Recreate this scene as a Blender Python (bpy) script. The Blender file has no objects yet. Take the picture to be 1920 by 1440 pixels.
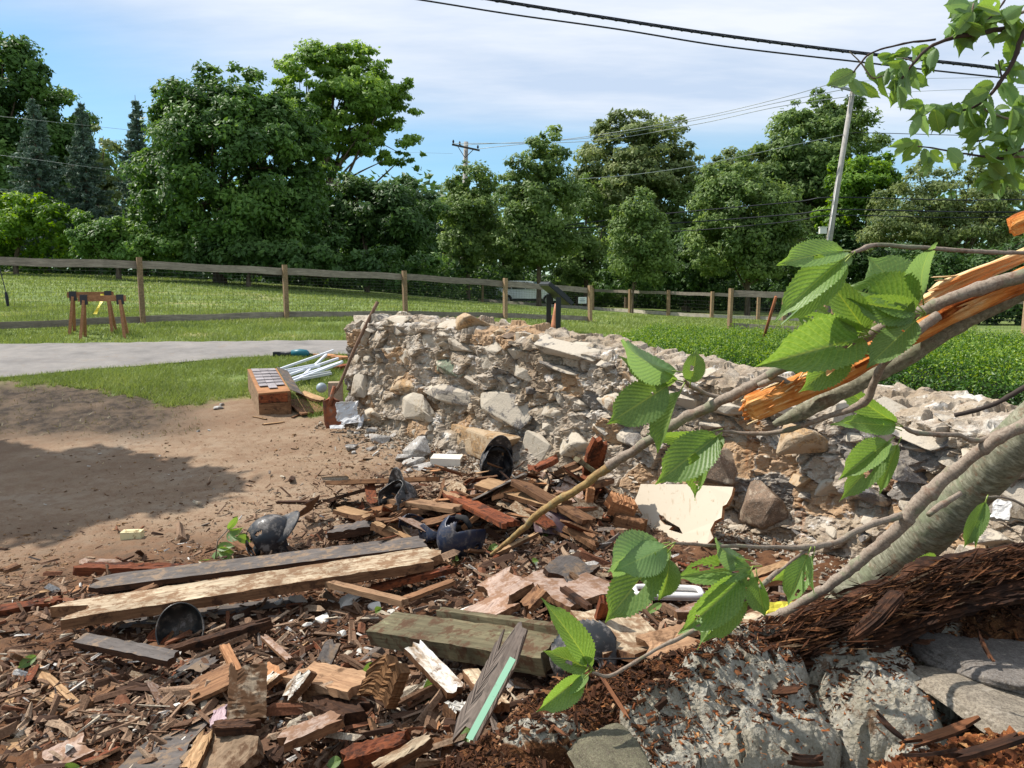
import bpy, bmesh, math, random
import numpy as np
from mathutils import Vector, Matrix, Euler

random.seed(7)
rng = np.random.default_rng(7)
R = math.radians
SC = bpy.context.scene
COL = SC.collection

# ------------------------------------------------------------------ camera
FPX = 1450.0                      # focal length in pixels of a 1920 px wide picture
CAMZ = 1.7
TH = math.atan(190 / FPX)         # pitch down
cam_d = bpy.data.cameras.new('camera')
cam_d.sensor_width = 36
cam_d.lens = 36 * FPX / 1920
cam_d.clip_start = 0.05
cam_d.clip_end = 3000
cam = bpy.data.objects.new('camera', cam_d)
cam.location = (0, 0, CAMZ)
cam.rotation_euler = (math.pi / 2 - TH, 0, 0)
COL.objects.link(cam)
SC.camera = cam

# ------------------------------------------------------------------ sky, sun, exposure
SUN_EL, SUN_AZ = R(50), R(-69)    # azimuth from +Y (into the picture), negative = left
w = bpy.data.worlds.new('World')
SC.world = w
w.use_nodes = True
nt = w.node_tree
nt.nodes.clear()
wo = nt.nodes.new('ShaderNodeOutputWorld')
sky = nt.nodes.new('ShaderNodeTexSky')
sky.sky_type = 'NISHITA'
sky.sun_disc = False
sky.sun_elevation = SUN_EL
sky.sun_rotation = SUN_AZ
sky.air_density = 1.0
sky.dust_density = 0.15
sky.ozone_density = 3.5
bg1 = nt.nodes.new('ShaderNodeBackground')
bg1.inputs[1].default_value = 0.100
tint = nt.nodes.new('ShaderNodeMix')
tint.data_type = 'RGBA'
tint.blend_type = 'MULTIPLY'
tint.inputs[0].default_value = 1
tint.inputs[7].default_value = (0.74, 0.98, 1.0, 1)
nt.links.new(sky.outputs[0], tint.inputs[6])
nt.links.new(tint.outputs[2], bg1.inputs[0])
bg2 = nt.nodes.new('ShaderNodeBackground')          # thin cirrus sheet
bg2.inputs[0].default_value = (0.66, 0.735, 0.86, 1)
bg2.inputs[1].default_value = 0.76
tc = nt.nodes.new('ShaderNodeTexCoord')
sep = nt.nodes.new('ShaderNodeSeparateXYZ')
nt.links.new(tc.outputs['Generated'], sep.inputs[0])
def wmath(op, a, b=None, clamp=False):
    n = nt.nodes.new('ShaderNodeMath')
    n.operation = op
    n.use_clamp = clamp
    for i, v in enumerate((a, b)):
        if v is None:
            continue
        if isinstance(v, (int, float)):
            n.inputs[i].default_value = v
        else:
            nt.links.new(v, n.inputs[i])
    return n.outputs[0]
zz = wmath('ADD', wmath('MAXIMUM', sep.outputs[2], 0.0), 0.12)
cx_ = wmath('DIVIDE', sep.outputs[0], zz)
cy_ = wmath('DIVIDE', sep.outputs[1], zz)
cmb = nt.nodes.new('ShaderNodeCombineXYZ')
nt.links.new(cx_, cmb.inputs[0])
nt.links.new(cy_, cmb.inputs[1])
mp = nt.nodes.new('ShaderNodeMapping')
mp.inputs['Rotation'].default_value = (0, 0, R(-18))
mp.inputs['Scale'].default_value = (0.22, 0.62, 1)
mp.inputs['Location'].default_value = (3.1, 0.35, 0)
nt.links.new(cmb.outputs[0], mp.inputs[0])
nz = nt.nodes.new('ShaderNodeTexNoise')
nz.inputs['Scale'].default_value = 1.0
nz.inputs['Detail'].default_value = 7
nz.inputs['Roughness'].default_value = 0.52
nz.inputs['Distortion'].default_value = 0.25
nt.links.new(mp.outputs[0], nz.inputs['Vector'])
# the sheet gets thicker overhead and towards +x
thick = wmath('ADD', wmath('MULTIPLY', wmath('SUBTRACT', sep.outputs[2], 0.195), 5.2),
              wmath('MULTIPLY', wmath('ADD', sep.outputs[0], 0.02), 0.85))
cov = wmath('ADD', wmath('MULTIPLY', wmath('SUBTRACT', nz.outputs[0], 0.5), 1.7), thick)
cov = wmath('ADD', cov, 0.17)
cr = nt.nodes.new('ShaderNodeMapRange')
cr.interpolation_type = 'SMOOTHSTEP'
cr.inputs['From Min'].default_value = -0.12
cr.inputs['From Max'].default_value = 0.62
cr.inputs['To Min'].default_value = 0.14
cr.inputs['To Max'].default_value = 0.90
nt.links.new(cov, cr.inputs['Value'])
mx = nt.nodes.new('ShaderNodeMixShader')
nt.links.new(cr.outputs[0], mx.inputs[0])
nt.links.new(bg1.outputs[0], mx.inputs[1])
nt.links.new(bg2.outputs[0], mx.inputs[2])
nz2 = nt.nodes.new('ShaderNodeTexNoise')
nz2.inputs['Scale'].default_value = 2.4
nz2.inputs['Detail'].default_value = 6
nz2.inputs['Roughness'].default_value = 0.6
nt.links.new(mp.outputs[0], nz2.inputs['Vector'])
crp = nt.nodes.new('ShaderNodeValToRGB')
nt.links.new(nz2.outputs[0], crp.inputs[0])
crp.color_ramp.elements[0].position = 0.38
crp.color_ramp.elements[0].color = (0.56, 0.66, 0.82, 1)
crp.color_ramp.elements[1].position = 0.62
crp.color_ramp.elements[1].color = (0.86, 0.89, 0.95, 1)
nt.links.new(crp.outputs[0], bg2.inputs[0])
nt.links.new(mx.outputs[0], wo.inputs[0])

sun_d = bpy.data.lights.new('sun', 'SUN')
sun_d.energy = 4.6
sun_d.angle = R(0.55)
sun_d.color = (1.0, 0.94, 0.86)
sun = bpy.data.objects.new('sun', sun_d)
to_sun = Vector((math.cos(SUN_EL) * math.sin(SUN_AZ), math.cos(SUN_EL) * math.cos(SUN_AZ), math.sin(SUN_EL)))
sun.rotation_euler = to_sun.to_track_quat('Z', 'Y').to_euler()
COL.objects.link(sun)
SC.view_settings.view_transform = 'Standard'
SC.view_settings.look = 'None'
SC.view_settings.exposure = 0.60
SC.view_settings.gamma = 1
SC.view_settings.use_curve_mapping = False
SC.render.resolution_x = 1024
SC.render.resolution_y = 768

# ------------------------------------------------------------------ numpy noise
_perm = np.random.default_rng(3).permutation(512).astype(np.int64)
_perm = np.concatenate([_perm, _perm, _perm])
_gr = np.random.default_rng(4).normal(size=(512, 3))
_gr /= np.linalg.norm(_gr, axis=1)[:, None]
def perlin(p):
    p = np.asarray(p, float)
    i = np.floor(p).astype(np.int64)
    f = p - i
    u = f * f * f * (f * (f * 6 - 15) + 10)
    r = 0
    for dx in (0, 1):
        wx = u[:, 0] if dx else 1 - u[:, 0]
        for dy in (0, 1):
            wy = u[:, 1] if dy else 1 - u[:, 1]
            for dz in (0, 1):
                wz = u[:, 2] if dz else 1 - u[:, 2]
                h = _perm[(_perm[(_perm[(i[:, 0] + dx) & 511] + i[:, 1] + dy) & 511] + i[:, 2] + dz) & 511]
                g = _gr[h]
                d = g[:, 0] * (f[:, 0] - dx) + g[:, 1] * (f[:, 1] - dy) + g[:, 2] * (f[:, 2] - dz)
                r = r + wx * wy * wz * d
    return r * 1.5
def fbm(p, scale=1.0, octv=4, rough=0.5, seed=0.0):
    p = np.asarray(p, float) * scale + seed * 17.31
    a, s, t = 1.0, 0, 0
    for _ in range(octv):
        s = s + a * perlin(p)
        t += a
        a *= rough
        p = p * 2.03 + 5.7
    return s / t
def ridge(p, scale=1.0, octv=4, rough=0.5, seed=0.0):
    p = np.asarray(p, float) * scale + seed * 11.7
    a, s, t = 1.0, 0, 0
    for _ in range(octv):
        s = s + a * (1 - 2 * np.abs(perlin(p)))
        t += a
        a *= rough
        p = p * 2.1 + 3.1
    return s / t
def v3(x, y, z=0):
    x = np.asarray(x, float)
    return np.stack([x, np.asarray(y, float) + 0 * x, np.asarray(z, float) + 0 * x], 1)
def sstep(a, b, x):
    t = np.clip((np.asarray(x, float) - a) / (b - a), 0, 1)
    return t * t * (3 - 2 * t)

# ------------------------------------------------------------------ pixels of the photograph -> places
cT, sT = math.cos(TH), math.sin(TH)
def ray(x, y):
    a, b = (x - 960) / FPX, (720 - y) / FPX
    dy = cT + b * sT
    return a / dy, (-sT + b * cT) / dy           # X and Z gained per metre of Y
def P(x, y, D):
    a, b = ray(x, y)
    return Vector((a * D, D, CAMZ + b * D))
def topix(X, Y, Z):
    X = np.asarray(X, float); Y = np.asarray(Y, float); Z = np.asarray(Z, float) - CAMZ
    d = Y * cT - Z * sT
    d = np.maximum(d, 1e-3)
    return 960 + FPX * X / d, 720 - FPX * (Y * sT + Z * cT) / d

# ------------------------------------------------------------------ terrain
_D = np.array([0, 6, 8, 9.7, 12, 13.3, 15.5, 22, 30, 40, 60, 120, 900.])
_U = np.array([-.75, -.45, -.2, 0, .25, .7])
_Z = np.array([[0]*6, [0, 0, 0, 0, .1, .2], [.14, .12, .08, .3, .4, .35], [.42, .38, .36, .45, .5, .4],
               [.70, .67, .60, .62, .5, .4], [.78, .76, .72, .65, .5, .4], [.88, .86, .8, .72, .5, .3],
               [1.5, 1.25, 1.0, .75, .35, .1], [2.0, 1.75, 1.2, .7, .2, -.1], [2.4, 2.1, 1.4, .5, -.1, -.4],
               [2.4, 2.0, 1.2, 0, -.5, -.8], [2, 1.5, 1, 0, -.5, -.8], [2, 1.5, 1, 0, -.5, -.8]], float)
_ld = np.linspace(0, math.log(901), 260)
_uu = np.linspace(-.9, .9, 120)
_t1 = np.array([np.interp(_uu, _U, row) for row in _Z])
_T = np.array([np.interp(_ld, np.log(_D + 1), _t1[:, j]) for j in range(len(_uu))]).T
for _ in range(10):
    _T = (np.roll(_T, 1, 0) + 2 * _T + np.roll(_T, -1, 0)) / 4 if False else np.vstack([_T[:1], (_T[:-2] + 2 * _T[1:-1] + _T[2:]) / 4, _T[-1:]])
for _ in range(60):
    _T = np.hstack([_T[:, :1], (_T[:, :-2] + 2 * _T[:, 1:-1] + _T[:, 2:]) / 4, _T[:, -1:]])
# the far stone wall's face runs along this line (camera side)
WP = np.array([[-1.84, 8.6], [1.41, 5.0], [2.36, 3.45], [3.3, 1.7]])
def side_of_wall(X, Y):
    """> 0 on the far side of the wall, metres"""
    d = None
    for i in range(3):
        a, b = WP[i], WP[i + 1]
        n = np.array([-(b - a)[1], (b - a)[0]]); n = n / np.linalg.norm(n)
        s = (X - a[0]) * n[0] + (Y - a[1]) * n[1]
        d = s if d is None else np.maximum(d, s) if False else np.minimum(d, s)
    return d
BUMPS = [  # x, y, radius, height  (heaps of rubble on the dirt)
    (-0.25, 5.35, 0.75, 0.20), (0.42, 5.2, 0.42, 0.20), (0.35, 4.3, 0.6, 0.10), (0.25, 3.5, 0.55, 0.12),
    (-0.9, 2.9, 0.8, 0.07), (0.35, 2.55, 0.6, 0.16), (-0.4, 2.5, 0.5, 0.10), (1.0, 3.3, 0.6, 0.10),
    (0.8, 2.3, 0.6, 0.22), (1.4, 2.6, 0.5, 0.2)]
def hgt0(X, Y):
    X = np.asarray(X, float); Y = np.asarray(Y, float)
    Ym = np.maximum(Y, 3.0)
    u = np.clip(X / Ym, -.89, .89)
    l = np.log(np.clip(Y, 0, 890) + 1)
    fi = l / (_ld[1] - _ld[0]); fj = (u + .9) / (_uu[1] - _uu[0])
    i = np.clip(fi.astype(int), 0, 258); j = np.clip(fj.astype(int), 0, 118)
    a = fi - i; b = fj - j
    z = (_T[i, j] * (1 - a) + _T[i + 1, j] * a) * (1 - b) + (_T[i, j + 1] * (1 - a) + _T[i + 1, j + 1] * a) * b
    for bx, by, br, bh in BUMPS:
        z = z + bh * np.exp(-((X - bx) ** 2 + (Y - by) ** 2) / (br * br))
    return z
def hgt(X, Y):
    return hgt0(X, Y)
def h1(x, y):
    return float(hgt(np.array([x]), np.array([y]))[0])
def G(x, y, up=0.0):
    """where the line of sight through a pixel meets the ground (raised by up)"""
    a, b = ray(x, y)
    D = np.concatenate([np.arange(1.6, 12, .02), np.arange(12, 120, .1)])
    f = CAMZ + b * D - hgt(a * D, D) - up
    k = np.nonzero(f < 0)[0]
    k = k[0] if len(k) else len(D) - 1
    return Vector((a * D[k], D[k], CAMZ + b * D[k]))

# ------------------------------------------------------------------ object helpers
def tag(o, label=None, cat=None, group=None, kind=None):
    if label: o['label'] = label
    if cat: o['category'] = cat
    if group: o['group'] = group
    if kind: o['kind'] = kind
    return o
def empty(name, loc=(0, 0, 0), label=None, cat=None, group=None, rz=0.0):
    o = bpy.data.objects.new(name, None)
    o.empty_display_size = 0.1
    o.location = loc
    o.rotation_euler = (0, 0, rz)
    COL.objects.link(o)
    return tag(o, label, cat, group)
def mesh_np(name, V, F, mat=None, smooth=False, attrs=None, uv=None, mids=None):
    """V (n,3); F (m,k) same-length faces, or list of such arrays"""
    me = bpy.data.meshes.new(name)
    V = np.asarray(V, np.float32)
    Fs = F if isinstance(F, list) and len(F) and isinstance(F[0], np.ndarray) else [F]
    Fs = [np.asarray(f, np.int32) for f in Fs if len(f)]
    nl = sum(f.size for f in Fs); nf = sum(len(f) for f in Fs)
    me.vertices.add(len(V)); me.vertices.foreach_set('co', V.ravel())
    me.loops.add(nl); me.polygons.add(nf)
    me.loops.foreach_set('vertex_index', np.concatenate([f.ravel() for f in Fs]))
    starts = []; s = 0
    for f in Fs:
        starts.append(s + np.arange(len(f)) * f.shape[1]); s += f.size
    me.polygons.foreach_set('loop_start', np.concatenate(starts).astype(np.int32))
    me.polygons.foreach_set('use_smooth', np.full(nf, bool(smooth)))
    for m in (mat if isinstance(mat, (list, tuple)) else [mat]):
        if m: me.materials.append(m)
    if mids is not None:
        me.polygons.foreach_set('material_index', np.asarray(mids, np.int32))
    if attrs:
        for k, a in attrs.items():
            at = me.attributes.new(k, 'FLOAT', 'POINT')
            at.data.foreach_set('value', np.asarray(a, np.float32))
    if uv is not None:
        l = me.uv_layers.new(name='uv')
        idx = np.concatenate([f.ravel() for f in Fs])
        l.data.foreach_set('uv', np.asarray(uv, np.float32)[idx].ravel())
    me.update(calc_edges=True)
    return me
def put(name, me, parent=None, M=None):
    o = bpy.data.objects.new(name, me)
    COL.objects.link(o)
    if M is not None: o.matrix_world = M
    if parent is not None:
        o.parent = parent
        if M is not None:
            o.matrix_parent_inverse = mw(parent).inverted()
    return o
def mw(o):
    m = Matrix.LocRotScale(o.location, o.rotation_euler, o.scale)
    return (mw(o.parent) @ o.matrix_parent_inverse @ m) if o.parent else m
def child(name, me, parent, loc=(0, 0, 0), rot=(0, 0, 0), scale=(1, 1, 1)):
    o = bpy.data.objects.new(name, me)
    COL.objects.link(o)
    o.parent = parent
    o.location = loc; o.rotation_euler = rot; o.scale = scale
    return o
class MB:
    def __init__(s): s.v = []; s.f = []; s.m = []; s.mi = 0
    def add(s, vs, fs):
        b = len(s.v); s.v += [tuple(v) for v in vs]; s.f += [tuple(b + i for i in f) for f in fs]; s.m += [s.mi] * len(fs)
    def box(s, c, d, M=None):
        cx, cy, cz = c; dx, dy, dz = d[0] / 2, d[1] / 2, d[2] / 2
        vs = [Vector((cx + i * dx, cy + j * dy, cz + k * dz)) for i in (-1, 1) for j in (-1, 1) for k in (-1, 1)]
        if M is not None: vs = [M @ v for v in vs]
        s.add(vs, [(0, 1, 3, 2), (4, 6, 7, 5), (0, 4, 5, 1), (2, 3, 7, 6), (0, 2, 6, 4), (1, 5, 7, 3)])
    def bar(s, a, b, wd, th, up=Vector((0, 0, 1))):
        a, b = Vector(a), Vector(b); L = (b - a).length
        x = (b - a) / L; y = up.cross(x).normalized(); z = x.cross(y)
        M = Matrix((x, y, z)).transposed().to_4x4(); M.translation = (a + b) / 2
        s.box((0, 0, 0), (L, wd, th), M)
    def tube(s, pts, rad, n=6, cap=True):
        V, F = tube_np(pts, rad, n, cap)
        b = len(s.v); s.v += [tuple(v) for v in V]
        for f in F:
            s.f += [tuple(int(b + i) for i in q) for q in f]; s.m += [s.mi] * len(f)
    def prism(s, poly, y0, y1, M=None):
        n = len(poly)
        vs = [Vector((p[0], y0, p[1])) for p in poly] + [Vector((p[0], y1, p[1])) for p in poly]
        if M is not None: vs = [M @ v for v in vs]
        fs = [tuple(range(n)), tuple(range(2 * n - 1, n - 1, -1))] + [(i, i + n, (i + 1) % n + n, (i + 1) % n) for i in range(n)]
        s.add(vs, fs)
    def mesh(s, name, mat, smooth=False):
        me = bpy.data.meshes.new(name)
        me.from_pydata([tuple(v) for v in s.v], [], s.f)
        for m in (mat if isinstance(mat, (list, tuple)) else [mat]): me.materials.append(m)
        me.polygons.foreach_set('material_index', s.m)
        if smooth: me.polygons.foreach_set('use_smooth', [True] * len(s.f))
        me.update()
        return me
    def build(s, name, mat, parent=None, smooth=False):
        return put(name, s.mesh(name, mat, smooth), parent) if parent is None else child(name, s.mesh(name, mat, smooth), parent)
def tube_np(pts, rad, n=6, cap=True, noise=0.0, nscale=20.0, seed=0):
    pts = np.asarray([tuple(p) for p in pts], float)
    m = len(pts)
    rad = np.full(m, rad, float) if np.isscalar(rad) else np.asarray(rad, float)
    T = np.gradient(pts, axis=0); T /= np.linalg.norm(T, axis=1)[:, None] + 1e-12
    N = np.zeros_like(T)
    a = np.array([0, 0, 1.]) if abs(T[0, 2]) < .9 else np.array([1., 0, 0])
    v = np.cross(T[0], a); v /= np.linalg.norm(v)
    for i in range(m):
        v = v - T[i] * (v @ T[i]); v /= np.linalg.norm(v) + 1e-12
        N[i] = v
    B = np.cross(T, N)
    ang = np.linspace(0, 2 * math.pi, n, endpoint=False)
    c, s_ = np.cos(ang), np.sin(ang)
    dirs = N[:, None, :] * c[None, :, None] + B[:, None, :] * s_[None, :, None]
    r = rad[:, None] * np.ones((1, n))
    if noise:
        q = (pts[:, None, :] + dirs * rad[:, None, None]).reshape(-1, 3)
        r = r * (1 + noise * fbm(q, nscale, 3, .55, seed).reshape(m, n))
    V = (pts[:, None, :] + dirs * r[:, :, None]).reshape(-1, 3)
    i = np.arange(m - 1)[:, None]; j = np.arange(n)[None, :]; j2 = (j + 1) % n
    F = np.stack([i * n + j, i * n + j2, (i + 1) * n + j2, (i + 1) * n + j], -1).reshape(-1, 4)
    Fs = [F]
    if cap:
        V = np.vstack([V, pts[0], pts[-1]])
        k = np.arange(n); k2 = (k + 1) % n
        c0 = np.stack([k2, k, np.full(n, m * n)], 1)
        c1 = np.stack([(m - 1) * n + k, (m - 1) * n + k2, np.full(n, m * n + 1)], 1)
        Fs.append(np.vstack([c0, c1]))
    return V, Fs
def spline(pts, k=8):
    """Catmull-Rom through rows (x,y,z,r)"""
    p = np.asarray(pts, float)
    p = np.vstack([2 * p[0] - p[1], p, 2 * p[-1] - p[-2]])
    out = []
    for i in range(1, len(p) - 2):
        t = np.linspace(0, 1, k, endpoint=False)[:, None]
        a, b, c, d = p[i - 1], p[i], p[i + 1], p[i + 2]
        out.append(.5 * (2 * b + (c - a) * t + (2 * a - 5 * b + 4 * c - d) * t ** 2 + (3 * b - a - 3 * c + d) * t ** 3))
    out.append(p[-2:-1])
    return np.vstack(out)
def frame(origin, xdir, up=Vector((0, 0, 1))):
    x = Vector(xdir).normalized(); y = Vector(up).cross(x).normalized(); z = x.cross(y)
    M = Matrix((x, y, z)).transposed().to_4x4(); M.translation = origin
    return M

# ------------------------------------------------------------------ materials
def ln(c):
    return tuple(((v / 12.92) if v <= .04045 else ((v + .055) / 1.055) ** 2.4) for v in (x / 255 for x in c))
_mats = {}
class NT:
    """small node-tree writer"""
    def __init__(s, name):
        s.m = bpy.data.materials.new(name); s.m.use_nodes = True
        s.t = s.m.node_tree; s.t.nodes.clear()
        s.out = s.t.nodes.new('ShaderNodeOutputMaterial')
        s.b = s.t.nodes.new('ShaderNodeBsdfPrincipled')
        s.t.links.new(s.b.outputs[0], s.out.inputs[0])
        s.tc = s.t.nodes.new('ShaderNodeTexCoord')
    def n(s, typ, **kw):
        x = s.t.nodes.new(typ)
        for k, v in kw.items(): setattr(x, k, v)
        return x
    def l(s, a, b): s.t.links.new(a, b)
    def set(s, sock, v):
        if hasattr(v, 'links') or hasattr(v, 'is_output'): s.l(v, sock)
        else: sock.default_value = v
    def coord(s, kind='Object', scale=(1, 1, 1), rot=(0, 0, 0), randomise=False):
        m = s.n('ShaderNodeMapping'); m.inputs['Scale'].default_value = scale; m.inputs['Rotation'].default_value = rot
        if kind == 'Position':
            g = s.n('ShaderNodeNewGeometry'); s.l(g.outputs['Position'], m.inputs[0])
        else: s.l(s.tc.outputs[kind], m.inputs[0])
        if randomise:
            oi = s.n('ShaderNodeObjectInfo'); v = s.n('ShaderNodeVectorMath', operation='SCALE')
            c = s.n('ShaderNodeCombineXYZ')
            s.l(oi.outputs['Random'], c.inputs[0]); s.l(oi.outputs['Random'], c.inputs[1]); s.l(oi.outputs['Random'], c.inputs[2])
            s.l(c.outputs[0], v.inputs[0]); v.inputs['Scale'].default_value = 37.0
            s.l(v.outputs[0], m.inputs['Location'])
        return m.outputs[0]
    def noise(s, vec, scale=5, detail=5, rough=.55, dist=0.0):
        x = s.n('ShaderNodeTexNoise'); s.l(vec, x.inputs['Vector'])
        x.inputs['Scale'].default_value = scale; x.inputs['Detail'].default_value = detail
        x.inputs['Roughness'].default_value = rough; x.inputs['Distortion'].default_value = dist
        return x.outputs['Fac']
    def voro(s, vec, scale=5, feature='F1', out='Distance', rnd=1.0):
        x = s.n('ShaderNodeTexVoronoi', feature=feature); s.l(vec, x.inputs['Vector']); x.inputs['Scale'].default_value = scale
        x.inputs['Randomness'].default_value = rnd
        return x.outputs[out]
    def ramp(s, fac, stops, interp='LINEAR'):
        x = s.n('ShaderNodeValToRGB'); s.l(fac, x.inputs[0]); e = x.color_ramp.elements
        x.color_ramp.interpolation = interp
        while len(e) < len(stops): e.new(.5)
        for k, (p, c) in enumerate(stops):
            e[k].position = p; e[k].color = (*c, 1) if len(c) == 3 else c
        return x.outputs[0]
    def mix(s, f, a, b, mode='MIX'):
        x = s.n('ShaderNodeMix', data_type='RGBA', blend_type=mode)
        s.set(x.inputs[0], f); s.set(x.inputs[6], a if not isinstance(a, tuple) else (*a[:3], 1)); s.set(x.inputs[7], b if not isinstance(b, tuple) else (*b[:3], 1))
        return x.outputs[2]
    def math(s, op, a, b=0.0, clamp=False):
        x = s.n('ShaderNodeMath', operation=op, use_clamp=clamp); s.set(x.inputs[0], a); s.set(x.inputs[1], b); return x.outputs[0]
    def rng(s, v, a, b, c=0.0, d=1.0):
        x = s.n('ShaderNodeMapRange'); x.interpolation_type = 'SMOOTHSTEP'; s.l(v, x.inputs['Value'])
        for k, q in (('From Min', a), ('From Max', b), ('To Min', c), ('To Max', d)): x.inputs[k].default_value = q
        return x.outputs[0]
    def bump(s, h, strength=.5, dist=.01, prev=None):
        x = s.n('ShaderNodeBump'); s.l(h, x.inputs['Height']); x.inputs['Strength'].default_value = strength; x.inputs['Distance'].default_value = dist
        if prev: s.l(prev, x.inputs['Normal'])
        return x.outputs[0]
    def attr(s, name):
        x = s.n('ShaderNodeAttribute', attribute_name=name); return x.outputs['Fac']
    def rand(s):
        return s.n('ShaderNodeObjectInfo').outputs['Random']
    def hsv(s, col, h=.5, sat=1.0, val=1.0):
        x = s.n('ShaderNodeHueSaturation'); s.set(x.inputs['Color'], col)
        for k, v in (('Hue', h), ('Saturation', sat), ('Value', val)): s.set(x.inputs[k], v)
        return x.outputs[0]
    def done(s, col, rough=.8, normal=None, spec=.3, metal=0.0):
        s.set(s.b.inputs['Base Color'], col if not isinstance(col, tuple) else (*col[:3], 1))
        s.set(s.b.inputs['Roughness'], rough)
        s.b.inputs['Specular IOR Level'].default_value = spec
        s.b.inputs['Metallic'].default_value = metal
        if normal is not None: s.l(normal, s.b.inputs['Normal'])
        return s.m

def wood(name, c1, c2, c3=None, grain=30, dirt=0.0, dirtcol=(90, 66, 46), bump=.5, rough=.85, vary=.35, stretch=.05, paint=None, paint_amt=.5):
    """grain runs along the object's X"""
    t = NT(name)
    co = t.coord('Object', (stretch, 1, 1), randomise=True)
    g = t.noise(co, grain * 2.2, 6, .65, .6)
    g2 = t.noise(co, grain * 7, 3, .6, .2)
    big = t.noise(t.coord('Object', randomise=True), 5, 4, .6)
    col = t.ramp(g, [(.32, ln(c1)), (.62, ln(c2))] + ([(.8, ln(c3))] if c3 else []))
    col = t.mix(t.rng(g2, .35, .5, .35, 0), col, tuple(x * .35 for x in ln(c1)))
    if paint:
        pm = t.rng(t.noise(t.coord('Object', (.35, 1, 1), randomise=True), 9, 6, .7), 1 - paint_amt - .07, 1 - paint_amt + .07)
        col = t.mix(pm, col, ln(paint))
    if dirt:
        dm = t.rng(t.noise(t.coord('Object', randomise=True), 14, 7, .72), .62 - dirt * .35, .75 - dirt * .35)
        col = t.mix(dm, col, ln(dirtcol))
    v = t.math('ADD', t.math('MULTIPLY', t.rand(), vary), 1 - vary / 2)
    v = t.math('MULTIPLY', v, t.rng(big, .2, .8, .8, 1.2))
    col = t.hsv(col, .5, 1, v)
    n = t.bump(t.math('ADD', g, t.math('MULTIPLY', g2, .6)), bump, .0022)
    n = t.bump(t.noise(t.coord('Object'), 260, 3, .7), .35, .001, n)
    return t.done(col, rough, n, .2)
def plain(name, c, rough=.6, metal=0.0, spec=.4, bump=0.0, bscale=60, var=0.0, dirt=0.0, dirtcol=(120, 105, 88)):
    t = NT(name)
    col = ln(c)
    co = t.coord('Object')
    if var: col = t.mix(t.rng(t.noise(co, 8, 5, .6), .3, .7), tuple(x * (1 - var) for x in col), tuple(min(1, x * (1 + var)) for x in col))
    if dirt: col = t.mix(t.rng(t.noise(co, 22, 7, .7), .7 - dirt * .3, .78 - dirt * .3), col, ln(dirtcol))
    n = t.bump(t.noise(co, bscale, 4, .6), bump, .004) if bump else None
    return t.done(col, rough, n, spec, metal)
# ================================================================== GROUND
_bx = [-2000, 0, 110, 182, 310, 365, 452, 560, 660]
_by = [712, 719, 721, 733, 757, 762, 748, 770, 785]
def grass_mask(X, Y, Z):
    x, y = topix(X, np.maximum(Y, .5), Z)
    nb = fbm(v3(X, Y), 1.6, 4, .6) * 26 + fbm(v3(X, Y), 9, 3, .6) * 14
    left = sstep(9, -9, y - np.interp(x, _bx, _by) + nb)
    sw = side_of_wall(X, Y)
    m = np.where(X < -1.9, left, np.where(sw > .2, 1.0, left * sstep(-1.2, -2.2, X) * 0))
    return np.where(Y < 7, np.where(sw > .2, 1.0, 0.0), m)
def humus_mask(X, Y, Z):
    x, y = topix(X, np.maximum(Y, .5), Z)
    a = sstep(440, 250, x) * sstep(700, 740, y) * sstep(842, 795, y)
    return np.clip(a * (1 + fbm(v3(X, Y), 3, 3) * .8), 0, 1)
NU = 360
rows = [-60, -25, -8, 0, .8]
y_ = 1.5
while y_ < 11: rows.append(y_); y_ += .045 if y_ < 8 else .07
while y_ < 900: rows.append(y_); y_ *= 1.018 if y_ < 70 else 1.12
rows = np.array(rows)
uu = np.linspace(-.95, .95, NU)
ucols = np.concatenate([[-30, -9, -3, -1.5], uu, [1.5, 3, 9, 30]])
wid = np.maximum(rows, 0) + 1.2
GX = ucols[None, :] * wid[:, None]
GY = rows[:, None] + 0 * GX
gx, gy = GX.ravel(), GY.ravel()
gz = hgt(gx, gy)
gm = grass_mask(gx, gy, gz)
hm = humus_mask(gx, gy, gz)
near = sstep(14, 9, gy)
soil = (1 - gm) * near
# tyre and rake marks on the dirt, roughness, clods
rut = np.sin((gx * .35 + gy) * 26) * sstep(.15, .5, fbm(v3(gx, gy), .9, 2, seed=4) + .25 * hm)
gz = gz + soil * (.018 * fbm(v3(gx, gy), 2.2, 4, .55) + .012 * fbm(v3(gx, gy), 14, 3, .6) + .006 * rut)
gz = gz + hm * soil * (.05 * np.maximum(0, fbm(v3(gx, gy), 5, 4, .6)) + .02 * fbm(v3(gx, gy), 22, 2))
rub = sstep(5.6, 4.2, gy + .25 * gx * 0) * sstep(-3.2, -1.6, gx + .12 * gy) * near
gz = gz + rub * (.035 * fbm(v3(gx, gy), 9, 4, .65) + .02 * ridge(v3(gx, gy), 20, 2))
gz = gz + gm * .03 * fbm(v3(gx, gy), 1.2, 3)
nr, nc = len(rows), len(ucols)
i = np.arange(nr - 1)[:, None] * nc; j = np.arange(nc - 1)[None, :]
GF = np.stack([i + j, i + j + 1, i + j + 1 + nc, i + j + nc], -1).reshape(-1, 4)
t = NT('ground_soil_and_turf')
co = t.coord('Position')
n1 = t.noise(co, 1.1, 6, .6); n2 = t.noise(co, 9, 6, .68); n3 = t.noise(co, 70, 4, .7)
soilc = t.ramp(n1, [(.3, ln((118, 97, 78))), (.52, ln((138, 118, 97))), (.72, ln((146, 131, 113)))])
soilc = t.mix(t.rng(n2, .42, .62, 0, .55), soilc, ln((118, 92, 72)))
soilc = t.mix(t.rng(n3, .55, .7, 0, .6), soilc, ln((98, 74, 54)))
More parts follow.
